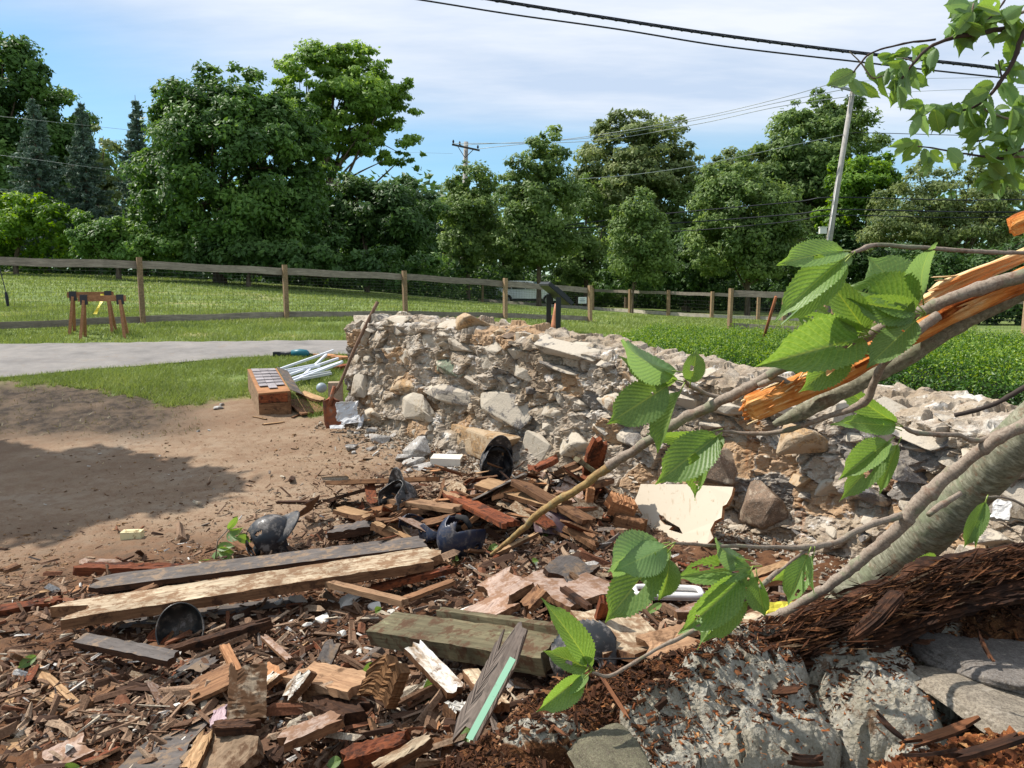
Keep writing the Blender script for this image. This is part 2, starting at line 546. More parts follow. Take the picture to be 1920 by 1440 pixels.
soilc = t.mix(t.rng(t.noise(co, 260, 2, .5), .64, .7, 0, .7), soilc, ln((190, 165, 132)))
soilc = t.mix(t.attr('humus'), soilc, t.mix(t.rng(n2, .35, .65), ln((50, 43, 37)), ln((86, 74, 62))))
soilc = t.mix(t.attr('rubble'), soilc, t.mix(t.rng(n2, .35, .6), ln((62, 40, 27)), ln((100, 70, 48))))
g1 = t.noise(co, .35, 5, .6); g2 = t.noise(co, 14, 5, .7)
gr = t.mix(t.rng(g1, .35, .65), ln((98, 114, 60)), ln((120, 134, 76)))
gr = t.mix(t.rng(g2, .38, .66, 0, .8), gr, ln((76, 96, 44)))
gr = t.mix(t.rng(t.noise(t.coord('Position', (.5, 1.3, 1)), .55, 6, .68), .55, .66, 0, .7), gr, ln((150, 142, 96)))
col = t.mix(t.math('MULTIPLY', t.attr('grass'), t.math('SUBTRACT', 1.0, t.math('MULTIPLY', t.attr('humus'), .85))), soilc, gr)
hb = t.math('ADD', t.math('MULTIPLY', n3, .5), n2)
nrm = t.bump(hb, .7, .02)
nrm = t.bump(t.noise(co, 300, 2, .6), .4, .003, nrm)
MGROUND = t.done(col, .95, nrm, .15)
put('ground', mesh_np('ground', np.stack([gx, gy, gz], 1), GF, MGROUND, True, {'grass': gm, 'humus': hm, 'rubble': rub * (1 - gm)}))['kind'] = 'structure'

# the paved lane
t = NT('worn_asphalt_lane')
co = t.coord('Position')
c = t.ramp(t.noise(co, 2.2, 7, .68), [(.3, ln((108, 105, 102))), (.5, ln((128, 124, 120))), (.7, ln((142, 137, 131)))])
c = t.mix(t.rng(t.noise(co, 6, 6, .7), .56, .66, 0, .45), c, ln((128, 114, 98)))
c = t.mix(t.rng(t.noise(co, 120, 3, .7), .5, .68, 0, .55), c, ln((102, 99, 97)))
c = t.mix(t.rng(t.noise(t.coord('Position', (.12, 2.2, 1)), 1.2, 4, .5, .3), .60, .66, 0, .35), c, ln((108, 104, 102)))
crk = t.rng(t.voro(t.coord('Position', (.25, .8, 1)), .8, 'DISTANCE_TO_EDGE'), 0, .012, .75, 0)
c = t.mix(t.math('MULTIPLY', crk, .0), c, ln((70, 68, 66)))
MROAD = t.done(c, .9, t.bump(t.noise(co, 160, 3, .7), .4, .004), .2)
nearp = [(-700, 722), (-300, 718), (0, 711), (164, 696), (303, 685), (474, 671), (600, 667), (760, 664), (900, 662)]
farp = [(-700, 652), (-300, 651), (0, 648), (164, 646), (303, 644), (474, 642), (600, 641), (760, 642), (900, 643)]
V = []; NT_ = 9
for k in range(64):
    q = k / 63 * (len(nearp) - 1); a = int(min(q, len(nearp) - 2)); f = q - a
    pn = G(*(np.array(nearp[a]) * (1 - f) + np.array(nearp[a + 1]) * f)); pf = G(*(np.array(farp[a]) * (1 - f) + np.array(farp[a + 1]) * f))
    for m in range(NT_ + 1):
        p = pn.lerp(pf, m / NT_)
        e = .07 * float(fbm(v3([p.x], [p.y]), 2, 3)[0]) * (1 if m in (0, NT_) else 0)
        V.append((p.x, p.y + e, h1(p.x, p.y + e) + (.035 if 0 < m < NT_ else .02)))
F = [[k * (NT_ + 1) + m, (k + 1) * (NT_ + 1) + m, (k + 1) * (NT_ + 1) + m + 1, k * (NT_ + 1) + m + 1] for k in range(63) for m in range(NT_)]
ROADV = np.array(V)
put('lane', mesh_np('lane', V, F, MROAD, True))['kind'] = 'structure'
road_near = ROADV.reshape(64, -1, 3)[:, 0]; road_far = ROADV.reshape(64, -1, 3)[:, -1]
def on_road(X, Y):
    yn = np.interp(X, road_near[:, 0], road_near[:, 1]); yf = np.interp(X, road_far[:, 0], road_far[:, 1])
    return (Y > yn) & (Y < yf)

# ================================================================== FOLIAGE MATERIALS
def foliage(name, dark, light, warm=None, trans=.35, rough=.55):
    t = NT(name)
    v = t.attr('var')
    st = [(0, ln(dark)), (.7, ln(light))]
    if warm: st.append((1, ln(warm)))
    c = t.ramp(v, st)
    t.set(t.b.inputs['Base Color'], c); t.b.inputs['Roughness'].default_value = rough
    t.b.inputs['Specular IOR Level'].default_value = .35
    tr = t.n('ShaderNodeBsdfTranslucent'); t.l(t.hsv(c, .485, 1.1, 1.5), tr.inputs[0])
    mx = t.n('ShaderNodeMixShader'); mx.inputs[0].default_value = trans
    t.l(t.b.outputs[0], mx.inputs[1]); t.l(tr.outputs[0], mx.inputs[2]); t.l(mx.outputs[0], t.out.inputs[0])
    return t.m
MGRASS = foliage('grass_blades', (86, 104, 48), (130, 146, 76), (166, 166, 108), .3)
MGRASSDRY = foliage('dry_grass', (84, 84, 46), (120, 112, 70), (140, 130, 90), .2)

def blades(name, X, Y, hmin, hmax, wd, mat, lean=.5, seed=1, z0=None):
    r = np.random.default_rng(seed); n = len(X)
    z = hgt(X, Y) if z0 is None else z0
    thin = fbm(v3(X, Y), 1.1, 4, .6, 8) + r.random(n) * .5 > .02
    X, Y, z = X[thin], Y[thin], z[thin]; n = len(X)
    a = r.uniform(0, 2 * np.pi, n); H = r.uniform(hmin, hmax, n)
    lx, ly = r.normal(0, lean, n) * H, r.normal(0, lean, n) * H
    w_ = wd * r.uniform(.6, 1.3, n)
    b0 = np.stack([X - np.cos(a) * w_, Y - np.sin(a) * w_, z - .01], 1)
    b1 = np.stack([X + np.cos(a) * w_, Y + np.sin(a) * w_, z - .01], 1)
    tp = np.stack([X + lx, Y + ly, z + H], 1)
    V = np.stack([b0, b1, tp], 1).reshape(-1, 3)
    F = np.arange(3 * n).reshape(-1, 3)
    pat = np.clip(.5 + fbm(v3(X, Y), .7, 3) * .9, 0, 1)
    var = np.repeat(np.clip(.55 * pat + r.uniform(0, .45, n), 0, 1), 3)
    return mesh_np(name, V, F, mat, False, {'var': var})
def scatter_region(n, x0, x1, y0, y1, keep, seed):
    r = np.random.default_rng(seed)
    Y = np.sqrt(r.uniform(y0 * y0, y1 * y1, n)); X = r.uniform(x0, x1, n) * Y
    k = keep(X, Y)
    return X[k], Y[k]
def gk(X, Y):
    z = hgt(X, Y)
    return (grass_mask(X, Y, z) + fbm(v3(X, Y), 6, 3) * .5 > .55) & ~on_road(X, Y)
X, Y = scatter_region(130000, -.72, -.18, 7.6, 11.6, gk, 11)
put('grass', blades('grass', X, Y, .015, .075, .006, MGRASS, .7, 12))['kind'] = 'stuff'
def gk2(X, Y):
    return ~on_road(X, Y) & (side_of_wall(X, Y) > .6) | ((X < -1.9) & ~on_road(X, Y) & (Y > 11.5))
X, Y = scatter_region(150000, -.72, .2, 10.8, 19, gk2, 13)
put('grass', blades('grass', X, Y, .02, .085, .009, MGRASS, .6, 14))['kind'] = 'stuff'
X, Y = scatter_region(90000, -.72, .6, 17, 36, lambda X, Y: X == X, 15)
put('grass', blades('grass', X, Y, .03, .09, .02, MGRASS, .6, 16))['kind'] = 'stuff'
X, Y = scatter_region(2200, -.72, -.2, 7.8, 9.6, lambda X, Y: humus_mask(X, Y, hgt(X, Y)) > .25, 17)
put('dry_grass', blades('dry_grass', X, Y, .01, .05, .005, MGRASSDRY, 1.2, 18))['kind'] = 'stuff'

# ================================================================== HEDGES
def leaf_quads(C, N, size, r, elong=1.5):
    """diamond leaves at C with normals N"""
    n = len(C)
    N = N / (np.linalg.norm(N, axis=1)[:, None] + 1e-9)
    a = r.normal(size=(n, 3)); T = np.cross(N, a); T /= np.linalg.norm(T, axis=1)[:, None] + 1e-9
    B = np.cross(N, T)
    s = size[:, None]
    fold = N * s * .18
    V = np.stack([C - T * s * elong * .5, C + B * s * .42 - fold, C + T * s * elong * .5, C - B * s * .42 - fold], 1).reshape(-1, 3)
    return V, np.arange(4 * n).reshape(-1, 4)
MHEDGE = foliage('hedge_leaves', (30, 60, 22), (78, 116, 34), (138, 162, 58), .35, .45)
MTWIG = plain('brown_twigs', (84, 66, 48), .9)
def hedge(label, cs, ztop, seed, n_top, n_side):
    """cs: four footprint corners A front-left, B back-left, C back-right, D front-right"""
    r = np.random.default_rng(seed)
    A, B, C_, D_ = [np.array(c) for c in cs]
    def pt(u, v):
        return ((A * (1 - v)[:, None] + B * v[:, None]) * (1 - u)[:, None] + (D_ * (1 - v)[:, None] + C_ * v[:, None]) * u[:, None])
    def top(xy):
        return ztop + .05 * fbm(v3(xy[:, 0], xy[:, 1]), 1.4, 4) + .10 * fbm(v3(xy[:, 0], xy[:, 1]), 4.5, 3)
    # upright shoots on top
    u, v = r.uniform(0, 1, n_top), r.uniform(0, 1, n_top)
    xy = pt(u, v)
    edge = np.minimum(np.minimum(u, 1 - u) * np.linalg.norm(D_ - A), np.minimum(v, 1 - v) * np.linalg.norm(B - A))
    zt = top(xy) - .16 * np.exp(-(edge / .12)) + .03 * r.normal(size=n_top) * 1.0
    P0 = []; Nn = []; sz = []; va = []
    for q in range(6):
        f = q / 5
        off = r.normal(0, .016, (n_top, 2))
        P0.append(np.column_stack([xy + off, zt + .10 * (f - .7)]))
        Nn.append(np.column_stack([r.normal(0, .8, (n_top, 2)), .35 + .5 * r.random(n_top)])); sz.append(.0135 * r.uniform(.7, 1.5, n_top))
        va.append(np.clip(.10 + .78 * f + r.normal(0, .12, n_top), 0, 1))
    # sides and body
    side = r.integers(0, 4, n_side); q = r.random(n_side)
    u = np.where(side == 0, q, np.where(side == 1, q, np.where(side == 2, 0, 1.0))); v = np.where(side == 0, 0, np.where(side == 1, 1.0, q))
    u = np.clip(u + 0, 0, 1)
    k = r.random(n_side) < np.where(side == 1, .3, 1); u, v, side = u[k], v[k], side[k]; m = len(u)
    xy = pt(u, v); cen = (A + B + C_ + D_) / 4
    inw = (cen - xy); inw /= np.linalg.norm(inw, axis=1)[:, None]
    hh = r.random(m); gzz = hgt(xy[:, 0], xy[:, 1])
    z = gzz + (top(xy) - .05 - gzz) * hh
    bul = .10 * fbm(np.column_stack([xy, z]), 3.2, 3) + .03 * r.normal(size=m)
    pos = np.column_stack([xy - inw * (bul + .02)[:, None], z])
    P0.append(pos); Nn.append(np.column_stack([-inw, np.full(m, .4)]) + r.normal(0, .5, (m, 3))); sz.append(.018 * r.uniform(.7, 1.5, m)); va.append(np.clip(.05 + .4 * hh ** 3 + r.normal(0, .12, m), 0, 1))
    C = np.vstack(P0); N = np.vstack(Nn); S = np.concatenate(sz); VA = np.concatenate(va)
    V, F = leaf_quads(C, N, S, r, 1.6)
    root = empty('hedge', (cen[0], cen[1], h1(*cen)), label, 'hedge', 'hedges behind the ruined wall')
    iv = Matrix.Translation(-root.location)
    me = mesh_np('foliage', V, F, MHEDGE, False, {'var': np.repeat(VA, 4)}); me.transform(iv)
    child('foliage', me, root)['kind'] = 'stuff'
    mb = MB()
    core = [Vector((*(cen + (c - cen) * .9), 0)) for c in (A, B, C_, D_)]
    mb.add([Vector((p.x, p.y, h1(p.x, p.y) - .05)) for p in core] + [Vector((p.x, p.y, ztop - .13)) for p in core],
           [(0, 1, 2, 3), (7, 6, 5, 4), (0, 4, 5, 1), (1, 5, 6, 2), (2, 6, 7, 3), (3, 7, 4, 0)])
    me = mb.mesh('shaded_core', plain('shaded_hedge_inside', (34, 44, 24), .95, spec=.05)); me.transform(iv)  # solid core block, painted dark for the shade inside the leaves
    child('shaded_core', me, root)
hedge('low bright green clipped hedge behind the ruined wall, below the rusty rod', [(.69, 8.0), (1.9, 11.5), (4.55, 10.0), (2.48, 6.0)], 1.05, 21, 12500, 7000)
hedge('thicker green hedge at the right edge, behind the fallen trunk', [(2.62, 6.25), (4.45, 9.4), (7.4, 8.6), (3.6, 4.3)], 1.10, 22, 9500, 13500)

# ================================================================== TREES
M_MAPLE = foliage('maple_leaves', (40, 70, 32), (88, 122, 52), (126, 154, 76), .34)
M_BRIGHT = foliage('bright_open_leaves', (78, 110, 44), (124, 156, 66), (156, 180, 92), .42)
M_MID = foliage('mid_green_leaves', (66, 92, 46), (114, 138, 72), (146, 164, 96), .38)
M_OLIVE = foliage('olive_green_leaves', (76, 94, 52), (124, 138, 82), (156, 162, 106), .38)
M_DARK = foliage('dark_understorey_leaves', (36, 62, 30), (72, 102, 46), (104, 132, 64), .3)
M_YEL = foliage('yellow_green_leaves', (52, 86, 24), (104, 140, 38), (142, 168, 62), .45)
M_SPR = foliage('spruce_needles', (58, 80, 66), (98, 120, 102), (124, 142, 126), .1, .7)
M_BUSH = foliage('pale_shrub_leaves', (52, 86, 34), (104, 138, 62), (142, 168, 96), .35)
def barkmat(name, a, b, sc=14, stretch=.25):
    t = NT(name)
    co = t.coord('Object', (1, 1, stretch))
    g = t.noise(co, sc, 6, .65, .4)
    c = t.ramp(g, [(.35, ln(a)), (.65, ln(b))])
    return t.done(c, .9, t.bump(g, .8, .03), .1)
M_BARK = barkmat('grey_brown_bark', (66, 56, 46), (118, 104, 88))
def tree(name, label, cat, D, lobes, n_leaf, leaf, mat, clump=.16, nclump=None, trunk=None, limbs=7, group=None, depth=.9, seed=0, hollow=.6, flat=.75, trunkr=.16, bark=None, lean=0.0):
    """lobes: ellipses in the photograph (x, y, rx, ry[, dD]) turned into ellipsoids standing at distance D"""
    r = np.random.default_rng(seed + int(D * 10))
    k = D / FPX
    E = []
    for lb in lobes:
        x, y, rx, ry = lb[:4]; d = D + (lb[4] if len(lb) > 4 else 0)
        c = P(x, y, d); kk = d / FPX
        E.append((np.array(c), np.array([rx * kk, min(rx, ry * 1.1) * kk * depth, ry * kk])))
    vol = np.array([np.prod(e[1]) ** .75 for e in E]); pr = vol / vol.sum()
    R0 = max(e[1][2] for e in E)
    bx = trunk if trunk is not None else lobes[0][0]
    bX = (bx - 960) / FPX * D
    base = Vector((bX, D, h1(bX, D)))
    root = empty(name, base, label, cat, group)
    nclump = nclump or int(n_leaf / 130)
    w_ = r.choice(len(E), nclump, p=pr)
    dirs = r.normal(size=(nclump, 3)); dirs /= np.linalg.norm(dirs, axis=1)[:, None]
    rad = np.where(r.random(nclump) < hollow, r.uniform(.82, 1.02, nclump), r.random(nclump) ** .5 * .85)
    ec = np.array([E[a][0] for a in w_]); er = np.array([E[a][1] for a in w_])
    wob = 1 + np.minimum(.28 * fbm(ec + dirs * er, .9 / max(R0 * .35, .5), 3), .05)
    cc = ec + dirs * er * (rad * wob)[:, None]
    cr = clump * np.mean(er, 1) * r.uniform(.55, 1.4, nclump)
    pn = cr ** 1.6; idx = r.choice(nclump, n_leaf, p=pn / pn.sum())
    d2 = r.normal(size=(n_leaf, 3)); d2 /= np.linalg.norm(d2, axis=1)[:, None]
    rr = r.random(n_leaf) ** .45
    off = d2 * rr[:, None] * cr[idx][:, None] * np.array([1.15, 1.15, flat])
    off += .28 * cr[idx][:, None] * np.column_stack([fbm(cc[idx] + off, 5 / np.mean(cr), 2, seed=s) for s in (1, 2, 3)]) * 2
    pos = cc[idx] + off
    gz_ = hgt(pos[:, 0], pos[:, 1]); keep = pos[:, 2] > gz_ + .05
    N = d2 * .6 + dirs[idx] * .45 + r.normal(0, .45, (n_leaf, 3)) + np.array([0, 0, .45])
    S = leaf * r.uniform(.55, 1.4, n_leaf)
    cv = r.random(nclump)
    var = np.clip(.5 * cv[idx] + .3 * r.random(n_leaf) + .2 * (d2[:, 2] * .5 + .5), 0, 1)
    pos, N, S, var = pos[keep], N[keep], S[keep], var[keep]
    V, F = leaf_quads(pos, N, S, r)
    V = V - np.array(base)
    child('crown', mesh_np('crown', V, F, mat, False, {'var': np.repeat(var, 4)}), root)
    # trunk with limbs reaching into the lobes
    ctr = E[0][0] - np.array(base)
    topz = ctr[2] + E[0][1][2] * .55
    tr = trunkr * max(.6, R0 / 3.5)
    pts = [(0, 0, -.3, tr * 1.35), (ctr[0] * .05, 0, topz * .2, tr), (ctr[0] * .35 + r.normal(0, .1), 0, topz * .5, tr * .75), (ctr[0] * .8, ctr[1] * .6, topz * .8, tr * .42), (ctr[0], ctr[1], topz, tr * .12)]
    sp = spline(pts, 5)
    Vs, Fs = [], []; nb = 0
    def addt(sp, n):
        nonlocal nb
        v, f = tube_np(sp[:, :3], np.maximum(sp[:, 3], .008), n, False)
        Vs.append(v); Fs.append(f[0] + nb); nb += len(v)
    addt(sp, 8)
    for a in range(limbs):
        tgt = cc[r.integers(nclump)] - np.array(base)
        t0 = r.uniform(.25, .7); st = sp[int(t0 * (len(sp) - 1))]
        mid = (st[:3] + tgt) / 2 + np.array([0, 0, .1 * R0]) + r.normal(0, .08 * R0, 3)
        addt(spline([(*st[:3], st[3] * .6), (*mid, st[3] * .35), (*tgt, .015)], 6), 5)
    child('trunk', mesh_np('trunk', np.vstack(Vs), np.vstack(Fs), bark or M_BARK, True), root)
    return root
def spruce(label, D, x, ytop, ybot, hw, seed, mat=M_SPR):
    r = np.random.default_rng(seed); k = D / FPX
    tip = P(x, ytop, D); bX = tip.x; bz = h1(bX, D); H = tip.z - bz
    root = empty('spruce_tree', (bX, D, bz), label, 'conifer', 'spruces at the left behind the field')
    z0 = max(.4, H - (ybot - ytop) * k)
    PP, NN, SS, VV = [], [], [], []
    tw = []; nb = 0; Vs = []; Fs = []
    v, f = tube_np([(0, 0, -.2), (0, 0, H * .5), (0, 0, H)], [.16, .09, .01], 7, False); Vs.append(v); Fs.append(f[0]); nb = len(v)
    z = z0
    while z < H - .1:
        f_ = (H - z) / (H - z0); Rr = hw * k * (f_ ** .8) * r.uniform(.75, 1.15) + .05
        for b in range(int(6 + 5 * f_)):
            a = r.uniform(0, 2 * math.pi); L = Rr * r.uniform(.65, 1.15)
            n = int(14 + 60 * L); tt = r.random(n) ** .7
            droop = -.28 * L * tt + .16 * L * tt ** 3
            d = np.array([math.cos(a), math.sin(a)])
            sd = np.array([-d[1], d[0]]); sp_ = r.normal(0, .10, n) * (1.2 - tt) * L * .9
            hang = -np.abs(r.normal(0, .09, n))
            PP.append(np.column_stack([d[0] * L * tt + sd[0] * sp_, d[1] * L * tt + sd[1] * sp_, z + droop + hang]))
            NN.append(np.column_stack([r.normal(0, .6, n), r.normal(0, .6, n), np.full(n, .6)])); SS.append(np.full(n, .075) * r.uniform(.7, 1.5, n))
            VV.append(np.clip(.25 + .5 * tt + r.normal(0, .15, n), 0, 1))
            if L > .5:
                v, f = tube_np([(0, 0, z), (d[0] * L * .5, d[1] * L * .5, z - .12 * L), (d[0] * L * .95, d[1] * L * .95, z - .14 * L)], [.025, .015, .004], 3, False)
                Vs.append(v); Fs.append(f[0] + nb); nb += len(v)
        z += (.17 + .1 * f_) * r.uniform(.7, 1.3)
    P_, N_, S_, V_ = map(np.concatenate, (PP, NN, SS, VV))
    V, F = leaf_quads(P_, N_, S_, r, 2.6)
    child('needles', mesh_np('needles', V, F, mat, False, {'var': np.repeat(V_, 4)}), root)
    child('trunk', mesh_np('trunk', np.vstack(Vs), np.vstack(Fs), M_BARK, True), root)

TG = 'trees beyond the field'
tree('broadleaf_tree', 'tall dark green tree cut off by the left edge of the photo', 'tree', 44, [(10, 190, 80, 120), (60, 120, 42, 50), (-40, 120, 90, 90), (20, 340, 100, 120)], 26000, .21, M_MAPLE, .24, 150, seed=1, group=TG)
tree('broadleaf_tree', 'mid green tree filling in behind the two left spruces', 'tree', 46, [(95, 230, 75, 60), (110, 320, 90, 90)], 13000, .2, M_MAPLE, .26, 90, seed=2, group=TG)
spruce('blue green spruce nearest the left edge of the photo', 37, 60, 178, 460, 78, 31)
spruce('spruce with its bare tip between the left spruce and the lone pointed one', 38, 151, 190, 440, 58, 32)
spruce('lone pointed spruce just left of the big round maple', 39, 253, 178, 440, 62, 33)
tree('young_tree', 'pale thin young tree in the gap between the spruces', 'tree', 42, [(196, 290, 30, 60), (205, 380, 45, 50)], 4500, .16, M_OLIVE, .3, 60, seed=3, group=TG)
tree('maple_tree', 'big dense round dark green maple left of centre', 'tree', 33, [(430, 330, 165, 160), (350, 215, 66, 66), (430, 205, 110, 78), (540, 260, 75, 90), (330, 380, 88, 110), (520, 420, 95, 90), (600, 340, 45, 80)], 64000, .15, M_MAPLE, .15, 600, trunk=417, seed=4, group=TG, hollow=.8, trunkr=.24)
tree('locust_tree', 'tall airy bright green tree rising behind the round maple', 'tree', 42, [(630, 185, 130, 95), (600, 130, 70, 50), (700, 240, 85, 70), (660, 130, 75, 45), (755, 290, 48, 40), (600, 260, 90, 60), (720, 190, 60, 60)], 34000, .16, M_BRIGHT, .17, 300, trunk=600, seed=5, group=TG, limbs=26, flat=.5, trunkr=.26)
tree('understorey_tree', 'dark green low tree right of the round maple', 'tree', 37, [(690, 430, 115, 90), (640, 380, 70, 50), (760, 400, 75, 60), (600, 450, 70, 60)], 26000, .16, M_DARK, .22, 170, seed=6, group=TG)
tree('understorey_tree', 'dark green bushy tree behind the crossarm pole', 'tree', 56, [(800, 440, 90, 95), (760, 370, 60, 40)], 12000, .24, M_DARK, .25, 90, seed=7, group=TG)
tree('roadside_tree', 'slim mid green tree standing in front of the crossarm pole', 'tree', 48, [(880, 400, 48, 95), (875, 330, 26, 40), (870, 470, 55, 40)], 11000, .17, M_MID, .26, 110, trunk=878, seed=8, group=TG, trunkr=.12)
tree('roadside_tree', 'upright mid green tree with its trunk behind the white car', 'tree', 46.5, [(1010, 380, 62, 110), (1030, 300, 40, 60), (975, 340, 35, 45), (1000, 460, 80, 45)], 20000, .17, M_MID, .24, 170, trunk=1010, seed=9, group=TG, trunkr=.13)
tree('broadleaf_tree', 'wide tiered tree with a warm green top behind the pale wires', 'tree', 60, [(1190, 330, 105, 100), (1180, 250, 75, 45), (1240, 250, 60, 35), (1120, 310, 50, 50), (1270, 330, 50, 60)], 26000, .24, M_OLIVE, .22, 190, trunk=1175, seed=10, group=TG, flat=.5, limbs=12)
tree('young_tree', 'young double-stemmed tree in front of the far fence', 'tree', 40, [(1195, 450, 58, 75), (1190, 390, 40, 40), (1215, 490, 60, 40)], 13000, .13, M_MID, .26, 130, trunk=1185, seed=11, group=TG, trunkr=.08, limbs=10)
tree('broadleaf_tree', 'rounded tree left of the leaning pole with its foliage down to the fence', 'tree', 46, [(1385, 420, 95, 100), (1370, 350, 60, 55), (1440, 460, 70, 70), (1330, 470, 50, 60)], 28000, .17, M_MID, .22, 210, trunk=1400, seed=12, group=TG)
tree('broadleaf_tree', 'tall tree rising highest behind the leaning pole', 'tree', 58, [(1540, 290, 110, 90), (1545, 205, 62, 50), (1500, 230, 50, 40), (1590, 240, 45, 50), (1500, 350, 110, 60)], 28000, .23, M_MID, .2, 220, trunk=1530, seed=13, group=TG, limbs=12)
tree('broadleaf_tree', 'low rounded olive tree between the tiered tree and the leaning pole', 'tree', 62, [(1330, 330, 80, 50), (1400, 320, 70, 45), (1460, 340, 60, 60)], 12000, .25, M_OLIVE, .26, 90, seed=14, group=TG)
tree('maple_tree', 'yellow green maple just right of the leaning pole', 'tree', 50, [(1620, 360, 60, 55), (1600, 320, 40, 40), (1650, 330, 35, 40), (1580, 410, 50, 40)], 14000, .19, M_YEL, .25, 110, seed=15, group=TG)
tree('locust_tree', 'feathery thin-leaved tree at the right edge of the photo', 'tree', 46, [(1790, 400, 150, 80), (1760, 330, 75, 45), (1870, 350, 70, 45), (1830, 300, 40, 25), (1700, 440, 90, 60), (1900, 460, 90, 70)], 30000, .14, M_OLIVE, .2, 330, trunk=1790, seed=16, group=TG, limbs=26, hollow=.5, flat=.5)
tree('understorey_tree', 'dark bushy tree behind the far fence, right of the young tree', 'tree', 52, [(1290, 500, 90, 60), (1180, 510, 60, 45)], 12000, .2, M_DARK, .27, 90, seed=17, group=TG)
tree('understorey_tree', 'shaded low tree behind the right end of the far fence', 'tree', 50, [(1480, 510, 80, 70), (1580, 500, 80, 80)], 12000, .2, M_DARK, .27, 90, seed=18, group=TG)
tree('understorey_tree', 'shaded low tree above the right hedge', 'tree', 36, [(1730, 540, 110, 75), (1860, 560, 110, 80), (1960, 520, 90, 90)], 20000, .14, M_DARK, .24, 140, seed=19, group=TG)
BG = 'shrubs along the edge of the field'
tree('shrub', 'sunlit yellow green shrub at the left edge behind the fence', 'shrub', 33, [(40, 420, 85, 55), (110, 430, 60, 45), (-50, 430, 80, 70), (20, 480, 120, 30)], 13000, .13, M_YEL, .26, 120, seed=20, group=BG, limbs=6)
tree('shrub', 'pale green leafy shrub below the pointed spruce', 'shrub', 31, [(230, 455, 85, 42), (300, 470, 70, 35), (180, 440, 50, 35), (350, 480, 40, 25)], 13000, .11, M_BUSH, .26, 130, seed=21, group=BG, limbs=6)
tree('shrub', 'dark shrub under the crown of the round maple', 'shrub', 31, [(470, 485, 130, 40), (600, 490, 110, 40), (740, 500, 90, 35)], 13000, .14, M_DARK, .26, 110, seed=22, group=BG, limbs=6)
tree('shrub', 'small bright yellow green shrub left of the white car', 'shrub', 55, [(885, 545, 16, 16), (895, 535, 10, 12)], 900, .12, M_YEL, .3, 16, seed=23, group=BG, limbs=3)
tree('shrub', 'green roadside bushes right of the white car', 'shrub', 57, [(1080, 525, 45, 30), (1150, 530, 40, 30)], 4500, .16, M_MID, .27, 50, seed=24, group=BG, limbs=4)
for x_, y_, rx_, ry_, D_, lab_ in ((948, 440, 48, 85, 57, 'mid green filler tree just right of the crossarm pole'), (1098, 430, 48, 95, 56, 'mid green filler tree right of the white car'), (1282, 430, 55, 85, 57, 'green filler tree between the tiered tree and the rounded one'), (1490, 420, 60, 85, 58, 'green filler tree behind the top of the torn limb leaves')):
    tree('roadside_tree', lab_, 'tree', D_, [(x_, y_, rx_, ry_), (x_ - 20, y_ + 60, rx_, ry_ * .6), (x_ + 15, y_ - 60, rx_ * .6, ry_ * .5)], 8000, .19, M_MID if x_ < 1400 else M_OLIVE, .27, 80, trunk=x_, seed=int(x_), group=TG, limbs=5)
# the far wood that closes every gap: one mass
r = np.random.default_rng(77)
n = 34000
X = r.uniform(-62, 75, n); Yw = r.uniform(68, 84, n)
top = 9.6 + 2.4 * fbm(v3(X * .08, Yw * .05), 1, 3) + np.where(X < 5, 1.0, 0)
Z = hgt(X, Yw) + r.random(n) ** 1.1 * top
V, F = leaf_quads(np.column_stack([X, Yw, Z]), r.normal(size=(n, 3)) + np.array([0, -.5, .6]), .52 * r.uniform(.6, 1.4, n), r)
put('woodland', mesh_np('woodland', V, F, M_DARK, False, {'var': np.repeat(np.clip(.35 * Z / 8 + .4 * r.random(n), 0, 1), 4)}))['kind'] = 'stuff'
# dense low undergrowth at the wood's edge
n = 34000
X = np.where(r.random(n) < .45, r.uniform(-12, 24, n), r.uniform(-36, 44, n)); Yw = np.interp(X, [-36, -14, -4, 2, 20, 44], [36, 37, 44, 61, 60, 44]) + r.uniform(0, 3.5, n)
Z = hgt(X, Yw) + r.random(n) * (2.3 + .9 * fbm(v3(X * .3, Yw), 1, 2))
V, F = leaf_quads(np.column_stack([X, Yw, Z]), r.normal(size=(n, 3)) + np.array([0, -.5, .6]), .2 * r.uniform(.6, 1.5, n), r)
put('undergrowth', mesh_np('undergrowth', V, F, M_DARK, False, {'var': np.repeat(r.random(n), 4)}))['kind'] = 'stuff'
# unseen tree added off the left edge to cast the shadow on the dirt
tree('added_shade_tree', 'dense round tree added out of view at the left to shade the dirt', 'tree', 7.7, [(-585, -90, 250, 170), (-820, -60, 300, 200)], 42000, .17, M_MAPLE, .3, 160, trunk=-980, seed=25, depth=1.0, hollow=.4)

